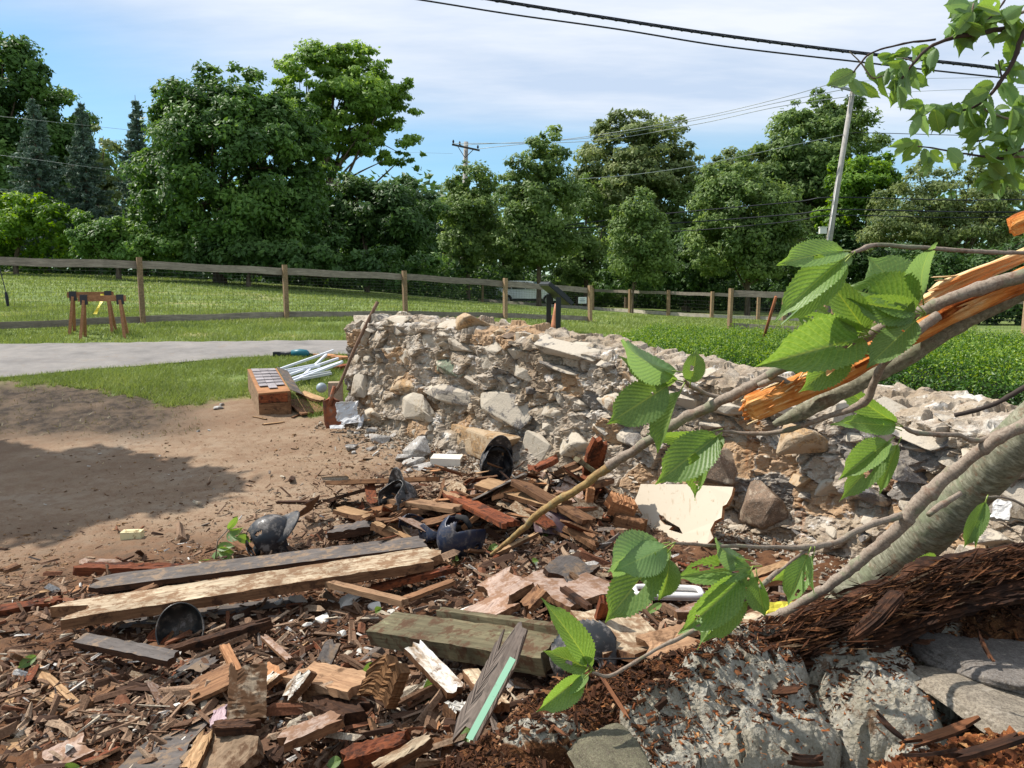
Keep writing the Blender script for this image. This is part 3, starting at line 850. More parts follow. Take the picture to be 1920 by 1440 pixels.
# ================================================================== FENCES
M_RAIL = wood('weathered_grey_rail', (110, 101, 92), (146, 136, 124), (166, 156, 142), 26, stretch=.06, bump=.4)
M_POST = wood('sun_bleached_post', (118, 96, 74), (164, 138, 108), (184, 160, 128), 24, stretch=.5, bump=.3)
M_WIRE = plain('galvanised_wire', (62, 66, 60), .9, .0)
def post_mb(h, w_=.095):
    mb = MB(); mb.box((0, 0, h / 2 - .1), (w_, w_, h + .2)); 
    return mb
def rail(root, a, b, wd, th, name='rail', mat=M_RAIL):
    a, b = Vector(a), Vector(b); L = (b - a).length
    M = frame((a + b) / 2, b - a)
    n = 8; V = []; r = random.Random(int(L * 999))
    for i in range(n + 1):
        x = -L / 2 + L * i / n; dz = .008 * math.sin(i * 1.3) ; e = r.uniform(-.003, .003)
        V += [(x, -th / 2, -wd / 2 + dz + e), (x, th / 2, -wd / 2 + dz + e), (x, th / 2, wd / 2 + dz), (x, -th / 2, wd / 2 + dz)]
    F = [(0, 1, 2, 3), (n * 4 + 3, n * 4 + 2, n * 4 + 1, n * 4)]
    for i in range(n):
        for q in range(4): F.append((i * 4 + q, (i + 1) * 4 + q, (i + 1) * 4 + (q + 1) % 4, i * 4 + (q + 1) % 4))
    me = bpy.data.meshes.new(name); me.from_pydata(V, [], F); me.materials.append(mat); me.update()
    o = put(name, me); o.parent = root; o.matrix_parent_inverse = Matrix.Translation(-root.location); o.matrix_basis = M
    return o
def wires(root, a0, a1, b0, b1, nx, nz, rad=.0016):
    """grid of welded wires between two posts: a0,a1 bottom and top at one post, b0,b1 at the next"""
    V, F = [], []
    def strand(p, q):
        b = len(V)
        for s in (p, q):
            for a in (0, 2.1, 4.2): V.append((s.x + rad * math.cos(a), s.y + rad * math.sin(a), s.z + (rad * math.sin(a)) ))
        for k in range(3): F.append((b + k, b + (k + 1) % 3, b + 3 + (k + 1) % 3, b + 3 + k))
    for i in range(1, nx):
        f = i / nx; strand(a0.lerp(b0, f), a1.lerp(b1, f))
    for j in range(nz + 1):
        f = j / nz; strand(a0.lerp(a1, f), b0.lerp(b1, f))
    me = mesh_np('wire_mesh', np.array(V) - np.array(root.location), np.array(F), M_WIRE)
    o = child('wire_mesh', me, root); o['kind'] = 'stuff'
fa = empty('wire_mesh_fence', (-7.38, 15.5, h1(-7.38, 15.5)), 'long grey two-rail fence with wire mesh crossing the lawn behind the sawhorses', 'fence')
ptop = {-3: 2.42, -2: 2.32, -1: 2.24, 0: 2.20, 1: 2.09, 2: 1.985, 3: 1.82, 4: 1.625}
pp = []
for k in range(-3, 5):
    x, y = -7.38 + 2.40 * k, 15.5 + 1.643 * k
    zg = h1(x, y); pp.append((Vector((x, y, zg)), ptop[k]))
    me = post_mb(ptop[k] - zg).mesh('post', M_POST)
    o = child('post', me, fa, loc=(x + 7.38, y - 15.5, zg - fa.location.z), rot=(R(random.uniform(-.6, .6)), R(random.uniform(-.6, .6)), R(34)))
for k in range(len(pp) - 1):
    (a, ta), (b, tb) = pp[k], pp[k + 1]
    off = Vector((-.34, .50, 0)) * .12
    for q, (za, zb, wd) in enumerate(((ta - .145, tb - .145, .15), (ta - 1.25 if k > 6 else a.z + .10, b.z + .10, .13))):
        if q == 1: za = a.z + .10
        rail(fa, Vector((a.x, a.y, za)) + off, Vector((b.x, b.y, zb)) + off, wd, .038)
    wires(fa, Vector((a.x, a.y, a.z + .1)) + off * 1.4, Vector((a.x, a.y, ta - .2)) + off * 1.4, Vector((b.x, b.y, b.z + .1)) + off * 1.4, Vector((b.x, b.y, tb - .2)) + off * 1.4, 34, 13)
def fence(name, label, pts, top_h, rw, low=.12, lowmat=None, pw=.12, wn=(18, 7), postmat=None):
    """pts: (px x, D)"""
    L = []
    for x, D in pts:
        X = (x - 960) / FPX * D; L.append(Vector((X, D, h1(X, D))))
    root = empty(name, L[0], label, 'fence')
    for q in L:
        child('post', post_mb(top_h + .05, pw).mesh('post', postmat or M_POST), root, loc=q - L[0], rot=(0, R(random.uniform(-1.5, 1.5)), R(random.uniform(0, 40))))
    for a, b in zip(L[:-1], L[1:]):
        s = Vector((0, .09, 0)); z1 = Vector((0, 0, top_h - .09)); z0 = Vector((0, 0, low))
        rail(root, a + s + z1, b + s + z1, rw, .04)
        rail(root, a + s + z0, b + s + z0, rw * 1.1, .04, mat=lowmat or M_RAIL)
        wires(root, a + s * 1.4, a + s * 1.4 + z1, b + s * 1.4, b + s * 1.4 + z1, *wn, rad=.002)
M_RAILW = wood('pale_faded_board', (150, 142, 130), (186, 178, 164), None, 22, stretch=.06)
fence('far_fence', 'far faded fence along the road, left of the rusty rod', [(690, 54), (801, 52), (905, 50), (1010, 47.5), (1111, 44), (1180, 41.5), (1252, 38), (1333, 36.3), (1420, 35.4), (1468, 34.6), (1560, 33.5), (1640, 33), (1730, 32.6)], 1.2, .15, .1, M_RAILW, .13)
fence('near_fence', 'nearer brown fence with a tall end post right of the far fence', [(1367, 22), (1545, 20.6), (1730, 19.6), (1920, 18.8)], 1.14, .16, .12, None, .10, (30, 11))
# boarded panels and a low wall behind the far fence
mb = MB()
for k in range(34):
    x = 1480 + k * 7.2; D = 46
    X = (x - 960) / FPX * D
    mb.box((X, D + .02 * (k % 3), h1(X, D) + .55), (.2, .03, 1.1 + .06 * math.sin(k * 2.1)))
    if k == 0: hroot = empty('board_fence', (X, D, h1(X, D)), 'grey upright board fence beyond the far wire fence', 'fence')
for k, chunk in enumerate(range(0, len(mb.v), 8)):
    me = bpy.data.meshes.new('board'); me.from_pydata([tuple(Vector(v) - hroot.location) for v in mb.v[chunk:chunk + 8]], [], [f for f in [(0, 1, 3, 2), (4, 6, 7, 5), (0, 4, 5, 1), (2, 3, 7, 6), (0, 2, 6, 4), (1, 5, 7, 3)]])
    me.materials.append(M_RAIL); child('board', me, hroot)

# ================================================================== POLES AND WIRES
M_POLE = wood('silvery_utility_pole', (128, 124, 120), (166, 162, 156), (184, 180, 174), 30, stretch=1, bump=.3)
M_GREYM = plain('grey_painted_metal', (150, 152, 150), .5, .5)
M_BLACKW = plain('black_cable', (22, 26, 36), .6)
M_PALEW = plain('weathered_pale_wire', (150, 156, 156), .5, .3)
M_DKWOOD = plain('dark_weathered_crossarm', (78, 70, 62), .9)
b0, t0 = P(1530, 600, 40), P(1601, 158, 40)
root = empty('utility_pole', b0, 'silvery leaning utility pole at the right behind the cherry leaves', 'utility pole', 'utility poles')
v, f = tube_np([Vector((0, 0, -1)), (t0 - b0) * .5, t0 - b0], [.17, .14, .115], 14)
child('pole', mesh_np('pole', v, f, M_POLE, True), root)
v, f = tube_np([Vector((-.12, -.14, -.5)), (t0 - b0) * .62 + Vector((-.1, -.14, 0))], .035, 8)
child('conduit', mesh_np('conduit', v, f, M_GREYM, True), root)
mb = MB(); mb.bar(P(1556, 158, 40) - b0, P(1630, 178, 39.6) - b0, .14, .11); mb.build('crossarm', M_GREYM, root)
mb = MB()
for q in (.04, .3, .6, .97):
    c = (P(1556, 158, 40) - b0).lerp(P(1630, 178, 39.6) - b0, q); mb.tube([c, c + Vector((0, 0, .1)), c + Vector((0, 0, .2))], [.05, .065, .03], 8)
mb.build('insulator', M_BLACKW, root)
c = P(1540, 433, 40) - b0
mb = MB(); mb.box((c.x, c.y - .18, c.z), (.34, .2, .30)); mb.box((c.x, c.y - .18, c.z + .17), (.40, .25, .04)); mb.build('junction_box', plain('off_white_box', (205, 205, 198), .5), root)
for zz_ in (402, 376):
    c = P(1562, zz_, 40) - b0
    mb = MB(); mb.bar(c + Vector((-.22, -.1, 0)), c + Vector((.22, -.1, 0)), .06, .05); mb.build('cable_bracket', M_GREYM, root)
b1, t1 = P(866, 560, 51), P(874, 266, 51)
root = empty('utility_pole', b1, 'distant utility pole with a wooden crossarm left of centre', 'utility pole', 'utility poles')
v, f = tube_np([Vector((0, 0, -.5)), t1 - b1], [.19, .14], 12)
child('pole', mesh_np('pole', v, f, M_POLE, True), root)
mb = MB(); mb.bar(P(848, 271, 50.8) - b1, P(899, 282, 50.4) - b1, .13, .11); mb.build('crossarm', M_DKWOOD, root)
mb = MB(); mb.bar(P(858, 274, 50.7) - b1, P(872, 296, 50.7) - b1, .05, .04); mb.bar(P(888, 280, 50.7) - b1, P(872, 296, 50.7) - b1, .05, .04); mb.build('brace', M_DKWOOD, root)
for xx, yy in ((850, 270), (862, 273), (896, 280)):
    c = P(xx, yy, 50.6) - b1
    mb = MB(); mb.tube([c + Vector((0, 0, .05)), c + Vector((0, 0, .16)), c + Vector((0, 0, .26))], [.05, .07, .03], 7); mb.build('insulator', M_BLACKW, root)
def cable(label, pts, rad, mat, twist=0):
    sp = spline([(*P(x, y, D), 1) for x, y, D in pts], 10)
    v, f = tube_np(sp[:, :3], rad, 6)
    o = put('overhead_cable', mesh_np('overhead_cable', v, f, mat, True)); tag(o, label, 'cable', 'overhead cables')
    return o, sp
o, sp = cable('thick black bundled cable crossing the top of the sky', [(600, -60, 15), (880, -7, 15), (1160, 38, 15), (1360, 68, 15), (1585, 97, 15), (1810, 122, 15), (1920, 135, 15), (2200, 160, 15)], .020, M_BLACKW)
# lashing wire wound round the thick cable
tt = np.linspace(0, 1, 900); idx = tt * (len(sp) - 1); base = np.column_stack([np.interp(idx, np.arange(len(sp)), sp[:, a]) for a in range(3)])
ph = tt * 2 * np.pi * 70
hel = base + np.column_stack([0 * ph, np.cos(ph), np.sin(ph)]) * .024
v, f = tube_np(hel, .006, 4); me = mesh_np('lashing_wire', v, f, M_BLACKW, True); c_ = bpy.data.objects.new('lashing_wire', me); COL.objects.link(c_); c_.parent = o
v, f = tube_np(base + np.array([0, 0, .030]), .010, 5); me = mesh_np('support_strand', v, f, M_BLACKW, True); c_ = bpy.data.objects.new('support_strand', me); COL.objects.link(c_); c_.parent = o
cable('thinner black cable running just below the thick one', [(500, -45, 15.5), (790, 0, 15.5), (960, 27, 15.5), (1160, 55, 15.5), (1360, 87, 15.5), (1610, 116, 15.5), (1740, 131, 15.5), (1920, 150, 15.5), (2200, 180, 15.5)], .016, M_BLACKW)
o = put('cable_clip', MB().mesh('cable_clip', M_BLACKW)) if False else None
cable('uppermost pale wire sloping left from the leaning pole', [(1562, 156, 40), (1460, 185, 41), (1300, 222, 44), (1100, 256, 47), (898, 279, 50.4)], .017, M_PALEW)
cable('second pale wire sloping left from the leaning pole crossarm', [(1590, 166, 40), (1460, 192, 41), (1300, 226, 44), (1100, 259, 47), (862, 272, 50.6)], .017, M_PALEW)
cable('pale wire sloping left below the pair from the crossarm', [(1628, 176, 39.6), (1460, 200, 41), (1300, 234, 44), (1100, 265, 47), (850, 269, 50.7)], .018, M_PALEW)
cable('pale grey service wire meeting the pole a quarter way down', [(1583, 252, 40), (1460, 278, 38), (1330, 306, 36), (1200, 326, 35), (1085, 336, 34)], .015, M_PALEW)
cable('faint wire from the pole top towards the right edge', [(1562, 156, 40), (1700, 148, 40), (1900, 144, 40), (2200, 130, 40)], .010, M_PALEW)
cable('faint second wire from the pole top towards the right edge', [(1628, 177, 40), (1750, 170, 40), (1920, 164, 40), (2200, 150, 40)], .010, M_PALEW)
cable('single dark wire leaving the pole to the right below its top', [(1583, 252, 40), (1620, 249, 40), (1820, 254, 39), (2100, 258, 38)], .017, M_BLACKW)
cable('upper of the dark cables at half height of the leaning pole', [(1040, 425, 46), (1235, 402, 44), (1485, 379, 41), (1562, 370, 40), (1780, 375, 39), (1920, 374, 38), (2200, 372, 36)], .030, M_BLACKW)
cable('middle of the dark cables at half height of the leaning pole', [(1055, 428, 46), (1240, 420, 44), (1485, 402, 41), (1562, 393, 40), (1780, 397, 39), (1920, 398, 38), (2200, 400, 36)], .034, M_BLACKW)
cable('lowest of the dark cables at half height of the leaning pole', [(1075, 437, 46), (1280, 433, 44), (1475, 416, 41), (1562, 404, 40), (1780, 408, 39), (1920, 407, 38), (2200, 408, 36)], .024, M_BLACKW)
cable('pale wire passing in front of the left spruces, upper', [(-200, 196, 30), (0, 218, 30), (170, 236, 31), (420, 262, 36), (640, 281, 43), (849, 288, 50.8)], .006, M_PALEW)
cable('pale wire passing in front of the left spruces, lower', [(-200, 268, 30), (50, 297, 30), (230, 320, 31), (480, 338, 36), (700, 346, 43), (868, 352, 50.8)], .006, M_PALEW)
# ================================================================== STONE
def ico(sub):
    bm = bmesh.new(); bmesh.ops.create_icosphere(bm, subdivisions=sub, radius=1)
    V = np.array([v.co[:] for v in bm.verts]); F = np.array([[v.index for v in f.verts] for f in bm.faces]); bm.free()
    return V / np.linalg.norm(V, axis=1)[:, None], F
ICO = {k: ico(k) for k in (1, 2, 3, 4, 5, 6)}
def rock_np(seed, sub=3, planes=11, soft=.06, noise=.05, nscale=2.2, lump=0.0, boxy=.75):
    r = np.random.default_rng(seed); D, F = ICO[sub]
    N = r.normal(size=(planes, 3)); N /= np.linalg.norm(N, axis=1)[:, None]
    N = np.vstack([N, [[1, 0, 0], [-1, 0, 0], [0, 1, 0], [0, -1, 0], [0, 0, 1], [0, 0, -1]] + r.normal(0, .18, (6, 3))])
    N /= np.linalg.norm(N, axis=1)[:, None]
    d = np.concatenate([r.uniform(.62 if boxy < .55 else .8, 1.05, planes), r.uniform(boxy, .95, 6)])
    dots = np.maximum(D @ N.T, .05)
    q = d[None, :] / dots
    k = 1 / soft
    rad = -np.log(np.exp(-k * np.minimum(q, 4)).sum(1)) / k
    V = D * rad[:, None]
    n = fbm(V, nscale, 4, .58, seed) * noise * 2 + lump * ridge(V, nscale * 3.2, 3, .6, seed)
    if boxy < .55: n = n + .05 * fbm(V, 8, 3, .6, seed + 4)
    return V * (1 + n)[:, None], F
def cells(S, H, sx, sy, seed):
    """jittered cells: returns per-point cell random values (offset, tilt_s, tilt_h) and distance to the border"""
    p = np.column_stack([S / sx, H / sy]); ip = np.floor(p).astype(np.int64)
    b1 = np.full(len(p), 9.); b2 = np.full(len(p), 9.); cid = np.zeros(len(p), np.int64); cc = np.zeros((len(p), 2))
    for dx in (-1, 0, 1):
        for dy in (-1, 0, 1):
            q = ip + [dx, dy]
            h = _perm[(_perm[(q[:, 0] + seed * 7) & 511] + q[:, 1]) & 511]
            jx = _perm[(h + 31) & 511] / 512; jy = _perm[(h + 97) & 511] / 512
            c = q + np.column_stack([.1 + .8 * jx, .1 + .8 * jy])
            d = np.linalg.norm(c - p, axis=1)
            cl = d < b1
            b2 = np.where(cl, b1, np.minimum(b2, d)); b1 = np.where(cl, d, b1)
            cid = np.where(cl, h, cid); cc = np.where(cl[:, None], c, cc)
    o = _perm[(cid + 211) & 511] / 512; ts = _perm[(cid + 307) & 511] / 512 - .5; th = _perm[(cid + 401) & 511] / 512 - .5
    return o, ts * (p[:, 0] - cc[:, 0]) * 2, th * (p[:, 1] - cc[:, 1]) * 2, b2 - b1, cid
# --- materials
def stone_mat(name, stops, smear=.5, sc=1.0, rough=.9, speck=True, smearcol=(178, 168, 152)):
    t = NT(name)
    co = t.coord('Position', (1, 1, 1))
    v = t.rand()
    c = t.ramp(v, [(p, ln(q)) for p, q in stops], 'CONSTANT' if len(stops) > 2 else 'LINEAR')
    n1 = t.noise(co, 9 * sc, 6, .65); n2 = t.noise(co, 42 * sc, 5, .7); n3 = t.noise(co, 170 * sc, 3, .7)
    c = t.hsv(c, .5, 1, t.rng(n1, .25, .75, .72, 1.25))
    c = t.mix(t.rng(n2, .44, .60, 0, .62), c, ln((92, 82, 72)))
    if speck: c = t.mix(t.rng(n3, .56, .68, 0, .55), c, ln((198, 188, 172)))
    c = t.mix(t.rng(t.noise(co, 6.5 * sc, 7, .7, .3), .66 - smear * .3, .74 - smear * .3), c, ln(smearcol))
    c = t.mix(t.rng(t.noise(t.coord('Position', (1, 1, .3)), 2.6, 5, .7), .66, .72, 0, .5), c, ln((150, 96, 52)))
    n = t.bump(n1, .4, .008); n = t.bump(n2, .9, .007, n); n = t.bump(n3, .6, .003, n)
    return t.done(c, rough, n, .15)
M_STONE = stone_mat('field_stone', [(0, (158, 144, 124)), (.22, (124, 119, 113)), (.40, (176, 162, 140)), (.55, (160, 134, 104)), (.68, (146, 134, 118)), (.82, (108, 105, 103)), (.92, (184, 172, 152))], .85)
M_ORANGE = stone_mat('ochre_granite', [(0, (158, 126, 88)), (1, (172, 142, 104))], .7, smearcol=(170, 150, 124))
M_BROWN = stone_mat('brown_granite', [(0, (118, 98, 82)), (1, (134, 114, 96))], .4, smearcol=(160, 146, 128))
M_SLATE = stone_mat('layered_grey_slate', [(0, (104, 102, 102)), (1, (130, 125, 119))], .7)
M_GREEN = stone_mat('greenish_stone', [(0, (112, 126, 104)), (1, (120, 130, 110))], .4)
M_CONC = stone_mat('broken_concrete', [(0, (160, 156, 150)), (1, (178, 174, 168))], .4, 3, smearcol=(196, 194, 190))
t = NT('crumbling_lime_mortar')
co = t.coord('Position')
n1 = t.noise(co, 2.6, 6, .62); n2 = t.noise(co, 13, 6, .68); n3 = t.noise(co, 70, 4, .72); n4 = t.noise(co, 260, 2, .6)
c = t.ramp(n1, [(.30, ln((134, 114, 92))), (.44, ln((156, 141, 121))), (.58, ln((170, 158, 142))), (.72, ln((198, 192, 182)))])
c = t.mix(t.rng(n2, .50, .62, 0, .65), c, ln((134, 118, 102)))
c = t.mix(t.rng(t.noise(co, 30, 5, .7, .4), .62, .68, 0, .6), c, ln((78, 66, 56)))
c = t.mix(t.rng(t.attr('slate'), .5, .6, 0, .85), c, t.mix(n2, ln((86, 84, 84)), ln((134, 128, 120))))
c = t.mix(t.rng(t.attr('tan'), .5, .6, 0, .8), c, t.mix(n2, ln((150, 112, 76)), ln((178, 150, 116))))
c = t.mix(t.rng(n3, .52, .68, 0, .55), c, ln((120, 104, 88)))
c = t.mix(t.rng(n4, .6, .7, 0, .5), c, ln((222, 218, 208)))
c = t.mix(t.rng(t.noise(t.coord('Position', (1, 1, .28)), 3.2, 5, .7), .62, .67, 0, .55), c, ln((148, 100, 62)))
c = t.mix(t.rng(t.noise(t.coord('Position', (1, 1, 1.3)), 7, 7, .72, .4), .57, .64, 0, .7), c, ln((214, 210, 203)))
n = t.bump(n2, .6, .008); n = t.bump(n3, 1.0, .008, n); n = t.bump(n4, .6, .002, n)
M_MORTAR = t.done(c, .95, n, .1)

# ------------------------------------------------------------------ the ruined wall across the picture
path = spline([(*p, 0, 0) for p in WP], 60)[:, :2]
pl = np.concatenate([[0], np.cumsum(np.linalg.norm(np.diff(path, axis=0), axis=1))])
SL = pl[-1]
def wpath(s):
    x = np.interp(s, pl, path[:, 0]); y = np.interp(s, pl, path[:, 1])
    e = .05
    dx = np.interp(np.clip(s + e, 0, SL), pl, path[:, 0]) - np.interp(np.clip(s - e, 0, SL), pl, path[:, 0])
    dy = np.interp(np.clip(s + e, 0, SL), pl, path[:, 1]) - np.interp(np.clip(s - e, 0, SL), pl, path[:, 1])
    L = np.hypot(dx, dy); dx, dy = dx / L, dy / L
    return x, y, dx, dy                       # outward (camera side) normal = (dy, -dx)
def wtop(s):
    z = np.interp(s, [0, .4, 1.5, 2.7, 3.4, 4.0, 4.85, 6.6, 9], [1.23, 1.27, 1.27, 1.22, 1.17, 1.10, 1.02, .98, .95])
    return z + .028 * fbm(v3(s, 0 * s), 3.0, 3, .6, 5)
THK = .52
wall_loc = Vector((-1.84, 8.6, 0))
wallo = empty('ruined_stone_wall', wall_loc, 'long ruined rubble stone wall with crumbling pale mortar crossing the scene', 'stone wall')
ns, nf_, ntp, nb_ = 560, 122, 44, 6
S = np.concatenate([np.zeros(7), np.linspace(0, SL, ns)])
pinch = np.concatenate([np.linspace(1, 0, 7), np.zeros(ns)])
Zb = -.1
vf = np.concatenate([np.linspace(0, 1, nf_), np.full(ntp, 1.), np.linspace(1, 0, nb_)])
qf = np.concatenate([np.zeros(nf_), np.linspace(0, 1, ntp + 2)[1:-1], np.ones(nb_)])
SS, VF = np.meshgrid(S, vf, indexing='ij'); _, QF = np.meshgrid(S, qf, indexing='ij'); PI_ = np.repeat(pinch[:, None], len(vf), 1)
ss, vv, qq, pi_ = SS.ravel(), VF.ravel(), QF.ravel(), PI_.ravel()
x, y, dx, dy = wpath(ss); zt = wtop(ss)
qp = np.where(qq < .5, qq + (0.5 - qq) * pi_, qq - (qq - .5) * pi_)
zz = Zb + (zt - Zb) * vv + np.where((vv > .99), .05 * np.sin(qq * math.pi * .5) + .02 * qq, 0) * (1 - pi_)
bx_, by_ = x - dy * THK * qp, y + dx * THK * qp
base3 = np.stack([bx_, by_, zz], 1)
o1, a1, b1_, e1, c1 = cells(ss + .15 * fbm(base3, 3, 2), zz + .09 * fbm(base3, 4, 2, seed=3), .27, .17, 1)
o2, a2, b2_, e2, c2 = cells(ss + .05 * fbm(base3, 9, 2), zz + .05 * fbm(base3, 9, 2, seed=3), .105, .075, 2)
disp = .052 * (o1 - .5) + .070 * (a1 + b1_) + .020 * (o2 - .5) + .026 * (a2 + b2_)
o4, a4, b4_, e4, c4 = cells(ss + .02 * fbm(base3, 16, 2), zz + .015 * fbm(base3, 16, 2, seed=5), .050, .034, 8)
disp += .007 * (o4 - .5) + .008 * (a4 + b4_)
disp += .040 * fbm(base3, 1.6, 3) + .012 * fbm(base3, 9, 3, .6) + .007 * fbm(base3, 34, 2)
disp -= .05 * np.exp(-(e1 / .05) ** 2) * (o2 > .45) + .022 * np.exp(-(e2 / .07) ** 2) * (o4 > .55)
front = (qq < .02)
top_ = (vv > .99) & (qq > .01) & (qq < .99)
nx = np.where(front, dy, np.where(qq > .98, -dy, 0)); ny = np.where(front, -dx, np.where(qq > .98, dx, 0)); nz_ = np.where(top_, 1.0, 0)
endw = pi_ > 0
nx = np.where(endw & ~top_, nx * .7 - dx * .7, nx); ny = np.where(endw & ~top_, ny * .7 - dy * .7, ny)
o3, a3, b3, e3, c3 = cells(bx_ * 1.0 + .1 * fbm(base3, 4, 2), by_ + .1 * fbm(base3, 4, 2, seed=4), .16, .12, 5)
disp = np.where(top_, .06 * (o3 - .4) + .04 * (a3 + b3) - .02 * np.exp(-(e3 / .08) ** 2) + .03 * fbm(base3, 11, 3, .6), disp)
low = sstep(.55, .1, vv) * .07                     # the foot spreads a little
disp = disp + np.where(front, low, 0)
WV = base3 + np.stack([nx, ny, nz_], 1) * disp[:, None]
WV[:, 2] += np.where(front, .012 * fbm(base3, 12, 2, seed=9), 0)
m_ = len(vf); i = np.arange(len(S) - 1)[:, None] * m_; j = np.arange(m_ - 1)[None, :]
WF = np.stack([i + j, i + j + m_, i + j + m_ + 1, i + j + 1], -1).reshape(-1, 4)
slate = ((c1 % 7) == 1).astype(float) * (e1 > .06) * (o1 < .8); tan = ((c1 % 6) == 3).astype(float) * (e1 > .06)
child('mortar', mesh_np('mortar', WV - np.array(wall_loc), WF, M_MORTAR, False, {'slate': np.where(vv > .9, .2 * slate, slate), 'tan': tan}), wallo)

def wall_hit(px, py):
    """point (s, z) of the wall face seen at a pixel"""
    a, b = ray(px, py)
    best = None
    for q in range(len(path) - 1):
        (x0, y0), (x1, y1) = path[q], path[q + 1]
        den = (x1 - x0) - a * (y1 - y0)
        f = (a * y0 - x0) / den
        if 0 <= f <= 1: return pl[q] + f * (pl[q + 1] - pl[q]), CAMZ + b * (y0 + f * (y1 - y0)), y0 + f * (y1 - y0)
    return None
def hull_rock(seed, npts=13, lev=2, noise=.035):
    # angular broken stone: convex hull of scattered points, its facets divided and roughened
    r = np.random.default_rng(seed); p = r.normal(size=(npts, 3)); p /= np.abs(p).max(1)[:, None]; p *= r.uniform(.78, 1.0, (npts, 1))
    bm = bmesh.new()
    for q in p: bm.verts.new(q)
    ret = bmesh.ops.convex_hull(bm, input=bm.verts)
    for g in ret['geom_interior']:
        if isinstance(g, bmesh.types.BMVert) and g.is_valid: bm.verts.remove(g)
    bmesh.ops.bevel(bm, geom=list(bm.edges), offset=.05, segments=1, affect='EDGES')
    bmesh.ops.triangulate(bm, faces=bm.faces)
    for _ in range(lev): bmesh.ops.subdivide_edges(bm, edges=[e for e in bm.edges if e.calc_length() > .16], cuts=1); bmesh.ops.triangulate(bm, faces=bm.faces)
    bm.verts.index_update()
    V = np.array([v.co[:] for v in bm.verts]); F = np.array([[v.index for v in f.verts] for f in bm.faces]); bm.free()
    d = V / np.linalg.norm(V, axis=1)[:, None]
    return V + d * (noise * fbm(V, 3.2, 3, .6, seed) + noise * .8 * fbm(V, 11, 2, .6, seed + 7))[:, None], F
ROCKS = [mesh_np('stone', *hull_rock(100 + k, 10 + k % 7), M_STONE, False) for k in range(20)]
print('rock tris', [len(m.polygons) for m in ROCKS[:5]])
def wall_stone(s, z, w_, h_, d_, me, mat=None, out=.0, roll=0.0, name='stone', on_top=False, q=0.0):
    x, y, dx, dy = [float(a) for a in wpath(np.array([s]))[:4]] if False else [float(np.asarray(a).ravel()[0]) for a in wpath(np.array([float(s)]))]
    p = Vector((x + dy * out - dy * q, y - dx * out + dx * q, z)) - wall_loc
    o = child(name, me, wallo, loc=p, rot=(R(random.uniform(-8, 8)), roll, math.atan2(dy, dx) + R(random.uniform(-8, 8))), scale=(w_ / 2, d_ / 2, h_ / 2))
    if mat:
        o.data = me_var(me, mat)
    return o
_mv = {}
def me_var(me, mat):
    k = (me.name, mat.name)
    if k not in _mv:
        m = me.copy(); m.materials.clear(); m.materials.append(mat); _mv[k] = m
    return _mv[k]
# big stones read from the photograph: x, y, width px, height px, material, roll, bulge
big = [(905, 835, 190, 85, M_ORANGE, .02, .10), (1516, 836, 88, 92, M_ORANGE, .1, .11), (1352, 868, 84, 92, M_BROWN, -.05, .10), (1425, 940, 120, 110, M_BROWN, .1, .08),
       (1295, 870, 60, 70, M_STONE, .3, .05), (1590, 770, 50, 40, M_STONE, .2, .07), (950, 765, 110, 62, M_SLATE, .1, .03), (745, 715, 90, 60, M_ORANGE, .15, .03),
       (845, 690, 56, 34, M_GREEN, .1, .03), (1010, 850, 80, 90, M_STONE, .05, .06), (840, 740, 110, 50, M_SLATE, .0, .03), (1085, 840, 70, 60, M_STONE, .2, .05),
       (780, 760, 80, 60, M_STONE, 0, .05), (1060, 655, 120, 34, M_STONE, .08, .05), (1060, 690, 100, 24, M_SLATE, .12, .05), (1190, 820, 90, 40, M_SLATE, .1, .08),
       (1500, 905, 50, 34, M_ORANGE, .1, .04), (1620, 930, 90, 60, M_SLATE, .3, .05), (1480, 765, 150, 30, M_SLATE, .08, .06), (1350, 760, 120, 34, M_STONE, .06, .06),
       (1250, 745, 120, 30, M_SLATE, .1, .06), (1700, 880, 90, 40, M_SLATE, .1, .04), (1730, 820, 120, 30, M_SLATE, .1, .05), (1850, 1000, 120, 50, M_SLATE, .0, .06),
       (1850, 860, 110, 30, M_STONE, .1, .05), (1450, 1030, 110, 60, M_STONE, .1, .07), (1160, 760, 100, 46, M_STONE, .15, .04), (700, 790, 60, 60, M_STONE, 0, .05),
       (675, 720, 34, 60, M_STONE, 0, .04), (1240, 950, 70, 60, M_STONE, .1, .04), (1720, 950, 60, 50, M_STONE, .2, .05), (1560, 985, 90, 60, M_STONE, .1, .05)]
taken = []
for k, (px, py, w_, h_, mat, roll, out) in enumerate(big):
    hit = wall_hit(px, py)
    if not hit: continue
    s, z, D = hit; x, y, dx, dy = [float(np.asarray(a).ravel()[0]) for a in wpath(np.array([s]))]
    fore = abs((-dx * (x / D) * 0 + dx) - (x / D) * dy)        # how wide a metre of wall looks
    W_, H_ = w_ * D / FPX / max(fore, .3), h_ * D / FPX
    wall_stone(s, z, W_, H_, .22, ROCKS[k % 16], mat, out - .06, roll)
    taken.append((s, z, W_ * .5, H_ * .5))
r = random.Random(5)
cnt = 0
